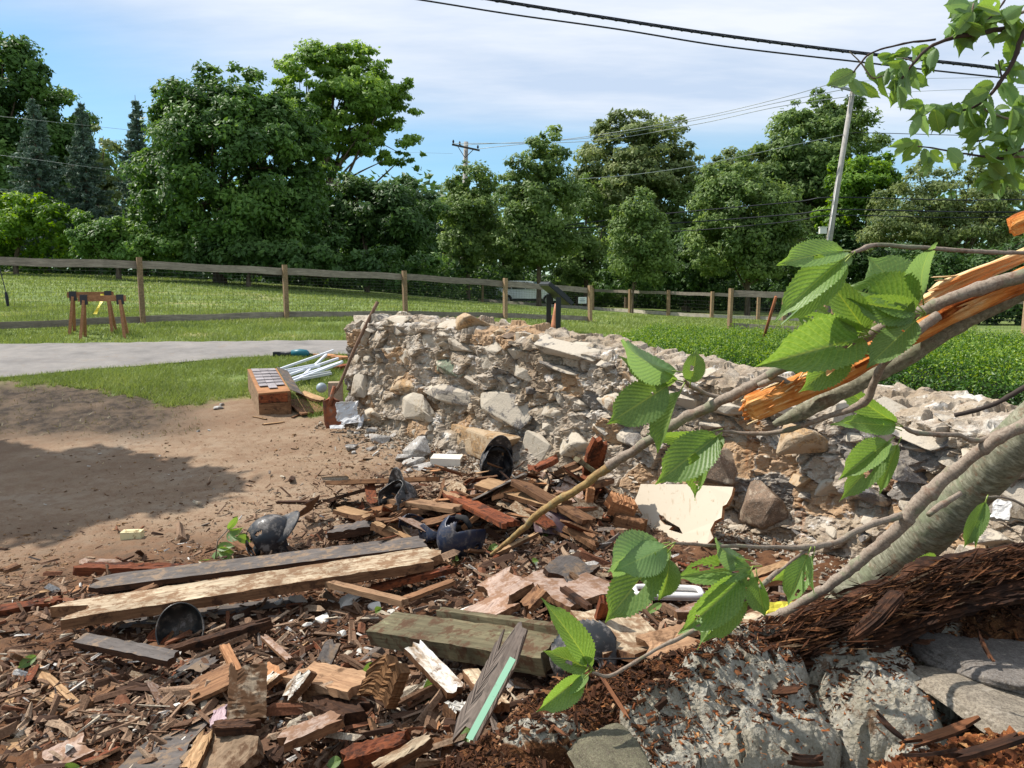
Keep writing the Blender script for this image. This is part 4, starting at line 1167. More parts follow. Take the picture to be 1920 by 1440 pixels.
for W0_, tries in ((.34, 260), (.26, 700), (.18, 1500), (.12, 1600), (.08, 900)):
    for _ in range(tries):
        if cnt > 210: break
        s = r.uniform(.05, SL - .1); w_ = W0_ * r.uniform(.75, 1.2); h_ = w_ * r.uniform(.35, .8)
        zt_ = float(wtop(np.array([s]))[0]); z = r.uniform(.03, zt_ - h_ * .3)
        if any(abs(s - a) < (w_ * .5 + b * .95) and abs(z - c) < (h_ * .5 + d * .95) for a, c, b, d in [(q[0], q[1], q[2], q[3]) for q in taken]): continue
        taken.append((s, z, w_ * .5, h_ * .5)); cnt += 1
        slab = r.random() < .35
        wall_stone(s, z, w_ * 1.12, h_ * (.85 if slab else 1.12), r.uniform(.15, .2), ROCKS[r.randrange(20)], M_SLATE if slab and r.random() < .6 else None, r.uniform(-.065, -.035) + .07 * max(0, 1 - z / .5), r.gauss(.04, .14))
# stones lying on top of the wall
for px, py, w_, h_, mat in ((862, 622, 76, 46, M_ORANGE), (830, 630, 60, 22, M_STONE), (921, 628, 26, 20, M_ORANGE), (940, 630, 20, 12, M_BROWN), (960, 627, 26, 20, M_STONE), (982, 632, 26, 20, M_ORANGE), (1005, 636, 36, 18, M_STONE),
                            (1030, 640, 30, 16, M_STONE), (730, 615, 60, 22, M_STONE), (690, 612, 50, 22, M_STONE), (775, 622, 46, 18, M_SLATE), (660, 622, 26, 40, M_STONE), (1070, 645, 50, 14, M_STONE), (1545, 745, 60, 20, M_SLATE), (1660, 770, 70, 18, M_STONE), (1290, 722, 80, 16, M_STONE), (1780, 800, 80, 16, M_SLATE), (1420, 730, 70, 18, M_SLATE)):
    hit = wall_hit(px, py + 14)
    if not hit: continue
    s, z, D = hit; zt_ = float(wtop(np.array([s]))[0])
    q = .12 if px < 1100 else .08
    Dd = D + .1
    wall_stone(s, zt_ + h_ * Dd / FPX * .34, w_ * Dd / FPX * 1.25, h_ * Dd / FPX, .2, ROCKS[(px // 7) % 16], mat, 0, R(random.uniform(-10, 22)), q=q)

# ------------------------------------------------------------------ the near foundation wall at the lower right
M_LIME = NT('rough_lime_plaster')
t = M_LIME; co = t.coord('Position')
n1 = t.noise(co, 9, 6, .6); n2 = t.noise(co, 60, 5, .7); n3 = t.noise(co, 240, 3, .7)
c = t.ramp(n1, [(.3, ln((150, 146, 132))), (.5, ln((180, 178, 168))), (.75, ln((200, 200, 194)))])
c = t.mix(t.rng(n2, .5, .62, 0, .6), c, ln((134, 128, 112)))
c = t.mix(t.rng(n3, .58, .66, 0, .55), c, ln((212, 212, 204)))
c = t.mix(t.rng(t.noise(co, 26, 6, .75), .62, .68, 0, .75), c, ln((84, 58, 38)))
n = t.bump(t.math('ADD', n2, t.math('MULTIPLY', t.voro(co, 75), -.8)), 1.0, .012); n = t.bump(n3, .9, .004, n)
M_LIME = t.done(c, .95, n, .1)
t = NT('rotted_wood_mould')
co = t.coord('Position'); n1 = t.noise(co, 22, 6, .7); n2 = t.noise(co, 150, 4, .7)
c = t.mix(t.rng(n1, .35, .65), ln((64, 40, 27)), ln((104, 70, 44)))
c = t.mix(t.rng(n2, .5, .65, 0, .7), c, ln((52, 34, 24)))
c = t.mix(t.rng(t.noise(co, 380, 2, .6), .64, .7, 0, .5), c, ln((170, 140, 108)))
lime = t.ramp(t.noise(co, 9, 6, .6), [(.3, ln((130, 124, 108))), (.5, ln((156, 151, 138))), (.75, ln((178, 175, 165)))])
vl = t.voro(co, 95)
lime = t.mix(t.rng(t.noise(co, 70, 5, .72), .5, .64, 0, .55), lime, ln((136, 128, 110)))
lime = t.mix(t.rng(vl, .45, .8, 0, .35), lime, ln((112, 104, 88)))
lime = t.mix(t.rng(t.noise(co, 14, 6, .75), .58, .64, 0, .8), lime, ln((92, 64, 42)))
c = t.mix(t.rng(t.attr('lime'), .3, .6), c, lime)
M_MOULD = t.done(c, .98, t.bump(n2, .9, .006, t.bump(t.math('SUBTRACT', n1, t.math('MULTIPLY', vl, .5)), .8, .009)), .08)
NWP = np.array([(-1.4, .62), (-.75, .98), (-.28, 1.24), (-.07, 1.38), (.16, 1.60), (.55, 1.76), (.95, 1.90), (1.4, 2.02), (2.3, 2.3), (3.2, 2.6)])
NZT = [.72, .76, .78, .80, .83, .84, .87, .90, .91, .91]
npath = spline([(*p, z, 0) for p, z in zip(NWP, NZT)], 30)
nl_ = np.concatenate([[0], np.cumsum(np.linalg.norm(np.diff(npath[:, :2], axis=0), axis=1))])
def nwall(s, q):
    """s along the far edge, q metres towards the camera"""
    x = np.interp(s, nl_, npath[:, 0]); y = np.interp(s, nl_, npath[:, 1]); z = np.interp(s, nl_, npath[:, 2])
    dx = np.interp(s + .15, nl_, npath[:, 0]) - np.interp(s - .15, nl_, npath[:, 0]); dy = np.interp(s + .15, nl_, npath[:, 1]) - np.interp(s - .15, nl_, npath[:, 1])
    L = np.hypot(dx, dy) + 1e-9
    return x + q * dy / L, y - q * dx / L, z
s_ = np.concatenate([np.linspace(.2, .95, 40, endpoint=False), np.linspace(.95, 3.25, 440, endpoint=False), np.linspace(3.25, nl_[-1], 30)]); q_ = np.concatenate([np.linspace(-.16, 0, 22, endpoint=False), np.linspace(0, .62, 122), np.linspace(.63, .8, 6)])
SS, QQ = np.meshgrid(s_, q_, indexing='ij'); ss, qq = SS.ravel(), QQ.ravel()
wob = .05 * fbm(v3(ss, 0 * ss), 3, 3, seed=2)
x, y, zt = nwall(ss, qq + wob)
zz = zt * sstep(-.17, -.01, qq) - .55 * sstep(.62, .8, qq)
p3 = np.stack([x, y, zz], 1)
zz = zz + .035 * fbm(p3, 5, 4, .6) + .014 * ridge(p3, 18, 3, .6) + .006 * fbm(p3, 60, 2)
zz = zz - .11 * sstep(.10, .26, qq)              # the stones sit lower than the mould ridge
def dome(px, py, D, rx, ry, hh, rot=0.0, pw=2.6):
    # a stone swelling under the lime crust, centre read from the photograph
    _b = ray(px, py)[1]; c = P(px, py, (CAMZ - .79 - D) / -_b); ca, sa = math.cos(R(rot)), math.sin(R(rot)); dx_, dy_ = x - c.x, y - c.y
    u_, v_ = (dx_ * ca + dy_ * sa) / rx, (-dx_ * sa + dy_ * ca) / ry
    rr_ = (np.abs(u_) ** pw + np.abs(v_) ** pw) ** (1 / pw) * (1 + .22 * fbm(p3, 7, 3, .6, px * .01))
    return hh * np.clip(1 - rr_ ** 3, 0, 1) ** .55
DM = np.maximum.reduce([dome(1410, 1352, 0, .175, .135, .095, 12), dome(1640, 1322, 0, .135, .15, .105, -6), dome(1265, 1395, 0, .095, .11, .075, 20), dome(1440, 1262, -.03, .17, .045, .035, 14), dome(1800, 1275, 0, .06, .05, .045), dome(1560, 1438, .02, .08, .04, .05), dome(1020, 1412, 0, .10, .05, .03), dome(1750, 1420, 0, .09, .07, .05)])
crust = sstep(.01, .03, DM)
p4 = np.stack([x, y, zz], 1)
zz = zz + DM + crust * (.008 * np.maximum(0, fbm(p4, 34, 3, .6, 3)) + .005 * ridge(p4, 60, 2, .5, 4) + .018 * fbm(p4, 8, 3, .55, 6) - .02 * (ridge(p4, 5, 2, .5, 8) > .82))
crev = np.exp(-(DM / .012) ** 2) * sstep(.14, .24, qq)
zz = zz - .05 * crev
px_, py_ = topix(x, y, zz)
lime = np.maximum(sstep(.05, .14, qq + .08 * fbm(p3, 7, 4, .65)) * sstep(1150, 1290, px_ + 90 * fbm(p3, 6, 3)) * sstep(1860, 1740, px_) * .8, crust * sstep(.0, .45, 1 - .9 * np.maximum(0, fbm(p3, 14, 4, .65, 9)) * 1.6))
m_ = len(q_); i = np.arange(len(s_) - 1)[:, None] * m_; j = np.arange(m_ - 1)[None, :]
NF = np.stack([i + j, i + j + 1, i + j + m_ + 1, i + j + m_], -1).reshape(-1, 4)
nloc = Vector((.55, 1.5, .4))
nearw = empty('foundation_wall', nloc, 'near foundation wall of pale lime-covered boulders under dark rotted wood', 'stone wall')
NWOBJ = child('mould_and_rubble', mesh_np('mould_and_rubble', np.stack([x, y, zz], 1) - np.array(nloc), NF, M_MOULD, False, {'lime': lime}), nearw)
NWOBJ['kind'] = 'stuff'
def ngrid_z(X, Y):
    """height of the near wall top at world points (nearest sampled vertex)"""
    out = []
    A = np.stack([x, y], 1)
    for a, b in zip(X, Y):
        k = np.argmin((A[:, 0] - a) ** 2 + (A[:, 1] - b) ** 2); out.append(zz[k])
    return np.array(out)
def near_rock(px, py, D, w_, h_, dep, mat, seed, rot=0, sub=5, lump=.03, noise=.09, tilt=0, lab=None, planes=7):
    kk = D / FPX
    V, F = rock_np(seed, sub, planes, .12, noise, 1.6, lump, .8)
    V = V + (fbm(V, 7, 3, .6, seed)[:, None] * .05 + fbm(V, 18, 3, .65, seed)[:, None] * .04 + fbm(V, 44, 2, .6, seed)[:, None] * .018) * V / np.linalg.norm(V, axis=1)[:, None]
    if sub == 6:
        nrm_ = V / np.linalg.norm(V, axis=1)[:, None]
        V = V + nrm_ * (.03 * np.maximum(0, fbm(V, 26, 3, .6, seed + 1)) + .02 * ridge(V, 34, 2, .5, seed + 2) * (fbm(V, 5, 2, .5, seed) > -.1) + .012 * fbm(V, 90, 2, .5, seed))[:, None]
    V = V * np.array([w_ * kk / 2, dep / 2, h_ * kk / 2])
    F = F[V[F].mean(1)[:, 2] > -.3 * h_ * kk / 2]
    c = P(px, py, D)
    o = child('boulder', mesh_np('boulder', V, F, mat, True), nearw, loc=c - nloc, rot=(tilt, R(rot), R(15)))
    if lab: o['label'] = lab
near_rock(1165, 1462, 1.20, 170, 80, .28, stone_mat('olive_grey_stone', [(0, (112, 108, 86)), (1, (120, 116, 96))], .1, 5, smearcol=(140, 134, 112)), 304, 4, 5, .01, .05, lab='olive grey smooth boulder in the shaded hollow')
near_rock(1850, 1235, 1.72, 300, 60, .45, stone_mat('smooth_grey_ledge', [(0, (132, 126, 120)), (1, (140, 134, 128))], .2, 4), 306, 8, 5, .004, .04, lab='smooth grey flat ledge stone', planes=4)
near_rock(1880, 1325, 1.5, 280, 50, .4, stone_mat('tan_ledge', [(0, (150, 138, 120)), (1, (156, 146, 130))], .3, 4), 307, 10, 5, .004, .04, planes=4)

# ------------------------------------------------------------------ helpers for wood in the rubble
W_PALE = wood('pale_torn_plank', (132, 112, 90), (184, 168, 142), (200, 188, 166), 26, dirt=.5, dirtcol=(120, 94, 70), stretch=.07)
W_GREY = wood('grey_tarred_board', (78, 72, 68), (98, 92, 88), None, 18, dirt=.4, dirtcol=(122, 104, 86), stretch=.15)
W_BROWN = wood('old_brown_wood', (92, 64, 44), (128, 94, 66), (148, 116, 86), 28, dirt=.3, dirtcol=(70, 48, 34))
W_TAN = wood('fresh_split_wood', (138, 106, 74), (172, 140, 104), (196, 166, 128), 34, dirt=.1)
W_RED = wood('red_brown_rotten_wood', (84, 42, 26), (132, 74, 44), (156, 96, 56), 30, dirt=.4, dirtcol=(60, 34, 22), bump=.9)
W_DARK = wood('dark_rotten_wood', (44, 29, 21), (80, 54, 37), (104, 72, 48), 34, dirt=.3, dirtcol=(34, 23, 17), bump=1.0, stretch=.035)
W_WHITE = wood('flaking_white_paint_board', (120, 96, 72), (150, 126, 98), None, 26, paint=(206, 202, 192), paint_amt=.56, dirt=.25, dirtcol=(96, 70, 50))
W_GREEN = wood('mossy_green_board', (84, 78, 58), (112, 104, 80), None, 26, paint=(150, 154, 118), paint_amt=.36, dirt=.42, dirtcol=(84, 62, 44))
W_LILAC = wood('greyish_lilac_board', (134, 112, 100), (160, 140, 126), None, 22, dirt=.5, dirtcol=(120, 92, 72))
W_ORANGE = wood('new_orange_wood', (142, 98, 66), (174, 128, 90), (194, 152, 112), 30)
def plank_mesh(L, wd, th, seed, rag=.12, rag2=None, bend=0.0, mat=None, n=14, m=5, edge=None):
    r = np.random.default_rng(seed); rag2 = rag if rag2 is None else rag2
    ends0 = -L / 2 + rag * r.random(m + 1) ** 1.5 * (1 + 0 * np.arange(m + 1)); ends1 = L / 2 - rag2 * r.random(m + 1) ** 1.5
    V = []; 
    for lay in (0, 1):
        for i in range(n + 1):
            f = i / n
            for j in range(m + 1):
                xx = ends0[j] * (1 - f) + ends1[j] * f
                if lay: xx += r.normal(0, rag * .08) if i in (0, n) else 0
                yy = (j / m - .5) * wd + (r.normal(0, min(wd * .012, .002)))
                e = abs(xx) / (L / 2)
                z = (th / 2 if lay == 0 else -th / 2) * (1 - .0 * e) + bend * (xx / L * 2) ** 2 + r.normal(0, min(th * .05, .0012) if L > .9 and wd < .4 and th < .09 and n > 5 else th * .05)
                V.append((xx, yy, z))
    k = (n + 1) * (m + 1); F = []
    for i in range(n):
        for j in range(m):
            a = i * (m + 1) + j; F.append((a, a + m + 1, a + m + 2, a + 1)); F.append((k + a, k + a + 1, k + a + m + 2, k + a + m + 1))
    nface = len(F)
    for i in range(n):
        a = i * (m + 1); F.append((a, k + a, k + a + m + 1, a + m + 1)); b = a + m; F.append((b, b + m + 1, k + b + m + 1, k + b))
    for j in range(m):
        F.append((j, j + 1, k + j + 1, k + j)); a = n * (m + 1) + j; F.append((a, k + a, k + a + 1, a + 1))
    if edge is None: return mesh_np('plank', np.array(V), np.array(F), mat)
    return mesh_np('plank', np.array(V), np.array(F), [mat, edge], mids=[0] * nface + [1] * (len(F) - nface))
_pc = [0]
def plank(label, p0, p1, wd, th, mat, l0=.02, l1=.02, rag=.06, rag2=None, roll=0.0, bend=0.0, name='plank', cat='plank', n=14, group=None):
    _pc[0] += 1
    a, b = G(*p0, up=l0), G(*p1, up=l1); L = (b - a).length
    M = frame((a + b) / 2, b - a) @ Matrix.Rotation(R(roll), 4, 'X')
    o = put(name, plank_mesh(L, wd, th, 900 + _pc[0], rag, rag2, bend, mat, n, edge={W_PALE: W_BROWN, W_WHITE: W_BROWN, W_LILAC: W_BROWN, W_GREY: W_DARK, W_TAN: W_BROWN}.get(mat)), None, M)
    o.data.name = name
    return tag(o, label, cat, group)
# ================================================================== THINGS ON THE LAWN
W_SAW = wood('reddish_sawhorse_lumber', (134, 92, 64), (166, 120, 86), (184, 142, 106), 26)
M_BRACKET = plain('dark_steel_bracket', (62, 62, 66), .5, .5)
M_YTAPE = plain('yellow_caution_tape', (214, 196, 40), .5)
def sawhorse(xl, xr, yt, yb, D, label, back=.45):
    a, b = P(xl, yt, D), P(xr, yt - 1, D + .25)
    gz_ = h1((a.x + b.x) / 2, D)
    root = empty('sawhorse', ((a.x + b.x) / 2, (a.y + b.y) / 2, gz_), label, 'sawhorse', 'sawhorses in front of the lawn fence')
    o = root.location
    u = (b - a).normalized(); nn = Vector((-u.y, u.x, 0)).normalized()
    mb = MB(); mb.bar(a - o, b - o, .045, .10); mb.build('top_rail', W_SAW, root)
    for e, s in ((a + u * .09, -1), (b - u * .09, 1)):
        mb = MB(); mb.bar(e - o - Vector((0, 0, .02)) - u * .055, e - o - Vector((0, 0, .02)) + u * .055, .085, .17); mb.build('bracket', M_BRACKET, root)
        for sd in (-1, 1):
            f = e + nn * sd * .24 + u * s * .06; f.z = h1(f.x, f.y) - .02
            mb = MB(); st = e - Vector((0, 0, .04)) + nn * sd * .03; mb.bar(st - o, f - o, .04, .085, up=nn); mb.build('leg', W_SAW, root)
    return root
sawhorse(126, 213, 553, 626, 13.9, 'rear sawhorse of the pair, draped with yellow tape')
sawhorse(146, 236, 560, 632, 13.2, 'front sawhorse of the pair beside the fence post')
V = []
for k in range(14):
    f = k / 13; p = P(191 - 10 * f + 3 * math.sin(f * 5), 551 + 38 * f, 13.75 - .25 * f); V += [p + Vector((-.025 - .01 * math.sin(f * 7), 0, 0)), p + Vector((.03, .02 * math.sin(f * 9), 0))]
o = put('caution_tape', mesh_np('caution_tape', V, [[2 * k, 2 * k + 1, 2 * k + 3, 2 * k + 2] for k in range(13)], M_YTAPE)); tag(o, 'strip of yellow tape hanging over the rear sawhorse', 'tape')
# interpretive sign stand, seen from behind
M_BLK = plain('black_powder_coat', (26, 28, 31), .45, spec=.5)
c0 = P(1037, 612, 16.2); c0.z = h1(c0.x, c0.y)
so = empty('information_sign', c0, 'black slanted information panel on two square posts, seen from behind', 'sign')
pl_, pr_ = P(1029, 560, 16.4), P(1046, 560, 15.7)
for p, yt in ((P(1029, 556, 16.5), 556), (P(1047, 562, 15.6), 560)):
    zb = h1(p.x, p.y); mb = MB(); mb.box((p.x - c0.x, p.y - c0.y, (p.z + zb) / 2 - c0.z), (.10, .10, p.z - zb + .1)); mb.build('post', M_BLK, so)
ctr = (P(1029, 552, 16.5) + P(1047, 558, 15.6)) / 2
wv = (P(1047, 556, 15.6) - P(1029, 556, 16.5)).normalized(); dv = Vector((wv.y * -1, wv.x, 0)).normalized()
# panel tilts: high edge to the left/back, low edge to the right/front
hi = Vector((-.20, .0, .20)); lo = Vector((.26, .0, -.20))
mb = MB()
dd = (lo - hi).normalized(); ww = Vector((.16, -.95, 0)).normalized()
M = Matrix((dd, ww, dd.cross(ww))).transposed().to_4x4(); M.translation = ctr - c0 + Vector((.03, 0, .03))
mb.box((0, 0, 0), (.60, .95, .03), M); mb.build('panel', M_BLK, so)
mb = MB()
for s in (-1, 1): mb.box((0, s * .475, -.035), (.62, .03, .07), M)
for s in (-1, 1): mb.box((s * .305, 0, -.035), (.03, .92, .07), M)
mb.build('panel_frame', M_BLK, so)
for s in (-1, 1):
    mb = MB(); mb.box((.02, s * .42, -.07), (.36, .05, .05), M); mb.build('mounting_rail', M_BLK, so)
# traffic cone
t = NT('faded_orange_cone'); co = t.coord('Object'); M_CONE = t.done(t.mix(t.noise(co, 12), ln((176, 104, 72)), ln((196, 138, 104))), .6)
cc = P(1042, 628, 15.9); cc.z = h1(cc.x, cc.y)
root = empty('traffic_cone', cc, 'faded orange traffic cone behind the information sign', 'traffic cone')
v, f = tube_np([(0, 0, .03), (0, 0, .2), (0, 0, .45), (0, 0, .62)], [.13, .095, .055, .025], 20); child('cone', mesh_np('cone', v, f, M_CONE, True), root)
mb = MB(); mb.box((0, 0, .015), (.34, .34, .03)); mb.build('base', M_CONE, root)
# small white notice wired to the fence
nb_ = P(1092, 563, 20.9)
no = empty('notice', nb_, 'small white notice hanging on the fence mesh by the end post', 'sign')
mb = MB(); mb.box((0, 0, 0), (.22, .012, .17)); mb.build('board', plain('white_notice', (206, 210, 206), .5), no)
mb = MB()
for k, (w_, z) in enumerate(((.15, .05), (.10, .028), (.16, -.002), (.13, -.025), (.15, -.05))): mb.box((0, -.0085, z), (w_, .004, .008 if k != 2 else .016))
mb.build('print', plain('grey_print', (120, 128, 134), .6), no)
# white suv on the road
M_CARW = plain('white_car_paint', (222, 226, 230), .25, spec=.6); M_GLASS = plain('dark_car_glass', (26, 32, 38), .08, spec=.8); M_TYRE = plain('black_tyre', (26, 26, 27), .8); M_RIM = plain('alloy_rim', (150, 152, 156), .3, .8); M_CLAD = plain('dark_cladding', (42, 43, 46), .7)
cb = P(991, 571, 54); gz_ = h1(cb.x, cb.y)
car = empty('parked_car', (cb.x, cb.y, gz_), 'white suv parked on the road seen under the top fence rail', 'car', rz=R(-10))
def car_profile(pr, y0, y1, inset, zsplit):
    V = []; n = len(pr)
    for yy, s in ((-y0, -1), (y1, 1)):
        for x, z in pr: V.append((x, yy + (-s) * (inset * max(0, z - zsplit)), z))
    return V, [tuple(range(n)), tuple(range(2 * n - 1, n - 1, -1))] + [(i, i + n, (i + 1) % n + n, (i + 1) % n) for i in range(n)]
pr = [(-2.2, .32), (-2.25, .75), (-2.18, 1.05), (-2.0, 1.32), (-1.75, 1.6), (-1.2, 1.66), (-.2, 1.66), (.35, 1.58), (1.0, 1.12), (1.6, 1.03), (2.1, .9), (2.25, .7), (2.25, .35), (1.85, .3), (1.83, .55), (1.7, .7), (1.5, .75), (1.3, .7), (1.15, .55), (1.12, .3), (-1.0, .3), (-1.02, .55), (-1.17, .7), (-1.37, .75), (-1.57, .7), (-1.7, .55), (-1.72, .3)]
V, F = car_profile(pr, .9, .9, .28, .95)
me = bpy.data.meshes.new('body'); me.from_pydata(V, [], F); me.materials.append(M_CARW)
bmm = bmesh.new(); bmm.from_mesh(me); bmesh.ops.triangulate(bmm, faces=[f for f in bmm.faces if len(f.verts) > 4]); bmm.to_mesh(me); bmm.free()
child('body', me, car)
def side_panel(name, poly, mat, off=.006):
    for s in (-1, 1):
        mb = MB(); vs = [(x, s * (.9 - .28 * max(0, z - .95) + off), z) for x, z in poly]; mb.add(vs, [tuple(range(len(vs)))]); mb.build(name, mat, car)
side_panel('window', [(-1.75, 1.15), (-1.1, 1.12), (-1.1, 1.55), (-1.5, 1.55)], M_GLASS); side_panel('window', [(-1.03, 1.12), (-.12, 1.11), (-.12, 1.58), (-1.03, 1.57)], M_GLASS); side_panel('window', [(-.05, 1.11), (.82, 1.10), (.33, 1.5), (-.05, 1.58)], M_GLASS)
side_panel('cladding', [(-1.0, .3), (1.12, .3), (1.12, .45), (-1.0, .45)], M_CLAD)
side_panel('headlight', [(1.85, .78), (2.2, .72), (2.18, .84), (1.9, .9)], plain('headlight_glass', (170, 176, 184), .15))
for s in (-1, 1):
    mb = MB(); mb.box((.62, s * 1.0, 1.12), (.12, .2, .14)); mb.build('mirror', M_CARW, car)
mb = MB(); mb.add([(.40, -.72, 1.57), (.40, .72, 1.57), (1.01, .84, 1.135), (1.01, -.84, 1.135)], [(0, 1, 2, 3)]); mb.build('windscreen', M_GLASS, car)
for x in (-1.36, 1.49):
    for s in (-1, 1):
        v, f = tube_np([(x, s * .72, .34), (x, s * .93, .34)], .34, 22); w_o = child('wheel', mesh_np('wheel', v, f, M_TYRE), car)
        v, f = tube_np([(x, s * .9, .34), (x, s * .94, .34)], .22, 16); child('rim', mesh_np('rim', v, f, M_RIM), w_o)
# rusty rod in the hedge
p = P(1427, 650, 9.0); q = P(1455, 556, 8.7)
v, f = tube_np([p, (p + q) / 2, q], .017, 8)
tag(put('metal_rod', mesh_np('metal_rod', v, f, plain('rusty_orange_rod', (150, 92, 58), .9, var=.3, bump=.4), True)), 'rusty orange rod stuck upright in the left hedge', 'rod')
# thin strap on the fence at far left
mb = MB(); mb.tube([P(-4, 490, 13.6), P(4, 520, 13.5), P(11, 548, 13.4)], .008, 5); so_ = put('hanging_strap', mb.mesh('hanging_strap', M_BLACKW)); tag(so_, 'thin black strap with a buckle hanging from the fence at the left edge', 'strap')
mb = MB(); mb.tube([P(11, 548, 13.4), P(13, 560, 13.4), P(15, 574, 13.4)], [.02, .028, .02], 6); c_ = put('buckle', mb.mesh('buckle', M_BLACKW)); c_.parent = so_

# ================================================================== THINGS BY THE LEFT END OF THE WALL
# torn wooden box column with slate-like shingles
def quad_part(name, pts, th, mat, root, nrm=None, sub=None):
    pts = [Vector(p) - root.location for p in pts]; n = nrm or (pts[1] - pts[0]).cross(pts[2] - pts[0]).normalized(); k = len(pts)
    mb = MB(); mb.add(pts + [p - n * th for p in pts], [tuple(range(k)), tuple(range(2 * k - 1, k - 1, -1))] + [(i, i + k, (i + 1) % k + k, (i + 1) % k) for i in range(k)])
    return mb.build(name, mat, root)
B = {}
A0 = G(486, 779); A1 = G(546, 777)                    # near bottom corners
dv = (G(458, 722) - A0); dv.z = 0; dv = dv.normalized() * .95
hN = .24
B0, B1 = A0 + dv, A1 + dv
for v_ in (B0, B1): v_.z = h1(v_.x, v_.y) + .03
A0t, A1t = A0 + Vector((0, 0, hN)), A1 + Vector((0, 0, hN + .02)); B0t, B1t = B0 + Vector((0, 0, hN + .02)), B1 + Vector((0, 0, hN + .02))
box = empty('broken_box_column', (A0 + A1 + B0 + B1) / 4, 'torn wooden box column with grey shingled top lying at the grass edge', 'wooden box')
W_OLDT = wood('weathered_tan_board', (120, 98, 76), (152, 128, 102), None, 20, dirt=.3)
quad_part('side_board', [A0, A0t, B0t, B0], .03, W_OLDT, box); quad_part('side_board', [A1, B1, B1t, A1t], .03, W_BROWN, box)
quad_part('end_board', [A0, A1, A1t.lerp(A1, .45), A0t.lerp(A0, .45)], .03, W_BROWN, box); quad_part('end_board', [A0.lerp(A0t, .58), A1.lerp(A1t, .58), A1t.lerp(A1, .03), A0t.lerp(A0, .03)], .03, W_RED, box)
quad_part('top_board', [A0t + Vector((0, 0, .012)), A1t + Vector((0, 0, .012)), B1t + Vector((0, 0, .012)), B0t + Vector((0, 0, .012))], .025, W_ORANGE, box)
M_SHING = wood('grey_weathered_shingle', (124, 118, 120), (152, 146, 146), None, 30, stretch=1, bump=.4)
for k in range(6):
    for m in range(3):
        f0, f1 = .22 + k * .125, .22 + (k + 1) * .125 + .02
        u0, u1 = .12 + m * .27, .12 + (m + 1) * .27 - .012
        def tp(u, f, up): return (A0t * (1 - u) + A1t * u) * (1 - f) + (B0t * (1 - u) + B1t * u) * f + Vector((0, 0, up))
        fl = f0 - .10 * (1 if (k == 0 and m == 1) else 0)
        quad_part('shingle', [tp(u0, fl, .030), tp(u1, fl + random.uniform(-.01, .01), .030), tp(u1, f1, .019), tp(u0, f1, .019)], .007, M_SHING, box)
quad_part('flashing', [A1t + Vector((0, 0, .03)), A1t + Vector((.13, .02, -.03)), B1t + Vector((.13, .02, -.02)), B1t + Vector((0, 0, .035))], .006, W_GREY, box)
# white rails
M_WH = plain('white_painted_aluminium', (212, 216, 224), .35, spec=.5, dirt=.15); M_WHG = plain('greyish_white_plastic', (176, 180, 180), .5, dirt=.3)
rails = [((525, 692), (625, 657), .20, .30, M_WH), ((560, 712), (612, 665), .12, .26, M_WH), ((527, 700), (600, 686), .1, .14, M_WH), ((530, 707), (634, 672), .14, .24, M_WH), ((536, 714), (642, 678), .10, .2, M_WH), ((541, 718), (640, 680), .2, .22, M_WH), ((566, 711), (622, 700), .03, .05, M_WHG), ((570, 706), (620, 697), .06, .08, M_WHG), ((528, 696), (590, 684), .17, .17, M_WH)]
for k, (a, b, la, lb, m) in enumerate(rails):
    Da = G(a[0], a[1] + 10).y; Db = G(b[0], b[1] + 16).y
    pa, pb = P(a[0], a[1], Da), P(b[0], b[1], Db)
    mb = MB(); mb.bar(pa, pb, .03, .03); me = mb.mesh('fence_rail', m)
    tag(put('fence_rail', me), 'white square rail in the loose pile between the box column and wall', 'rail', 'white rails piled by the wall')
# cordless tool on the grass
tb = G(550, 671)
tool = empty('cordless_tool', tb, 'dark teal cordless power tool lying on the grass by the lane', 'power tool')
M_TEAL = plain('teal_tool_shell', (24, 98, 112), .45); M_TBLK = plain('black_tool_grip', (24, 28, 36), .6)
mb = MB(); mb.tube([(-.02, 0, .07), (.1, 0, .075), (.2, -.01, .07), (.24, 0, .06)], [.05, .062, .055, .03], 10); mb.build('motor_housing', M_TEAL, tool, True)
mb = MB(); mb.tube([(-.24, 0, .05), (-.12, 0, .055), (0, 0, .07)], [.045, .038, .045], 10); mb.box((-.24, .01, .05), (.11, .1, .08)); mb.build('grip', M_TBLK, tool)
mb = MB(); mb.tube([(.24, 0, .055), (.3, 0, .05)], [.02, .014], 8); mb.build('chuck', M_TBLK, tool)
# shovel leaning on the wall
g0 = G(638, 812); top_ = P(708, 566, 8.35); neck = P(622, 742, 8.05)
sh = empty('shovel', g0, 'rusty shovel leaning on the left end of the wall', 'shovel')
pts = spline([(*(neck - g0), .014), (*((neck * .85 + top_ * .15) - g0 + Vector((.02, 0, -.01))), .017), (*((neck + top_) / 2 - g0), .018), (*(top_ - g0), .019)], 6)
v, f = tube_np(pts[:, :3], pts[:, 3], 10); child('handle', mesh_np('handle', v, f, wood('worn_shovel_handle', (96, 74, 60), (132, 106, 86), None, 20, stretch=1), True), sh)
V = []; F = []
nB = 14; ax = (neck - P(622, 800, 7.95))
for i in range(nB + 1):
    f_ = i / nB; yy = 740 + 62 * f_; cxp = 621 + 5 * f_
    hw = 17 * (min(1, (f_ * 6) ** .5)) if f_ < .85 else 17 * (1 - (f_ - .85) * 1.2)
    for j in range(9):
        u = j / 8 * 2 - 1; D = 8.0 + .045 * (1 - u * u) * 1.0 - .03 * math.exp(-(u * 5) ** 2) * (1 - f_) + .06 * (1 - f_)
        V.append(P(cxp + hw * u, yy + 2 * u * u * (1 if f_ > .1 else 3), D) - g0)
for i in range(nB):
    for j in range(8): a = i * 9 + j; F.append((a, a + 1, a + 10, a + 9))
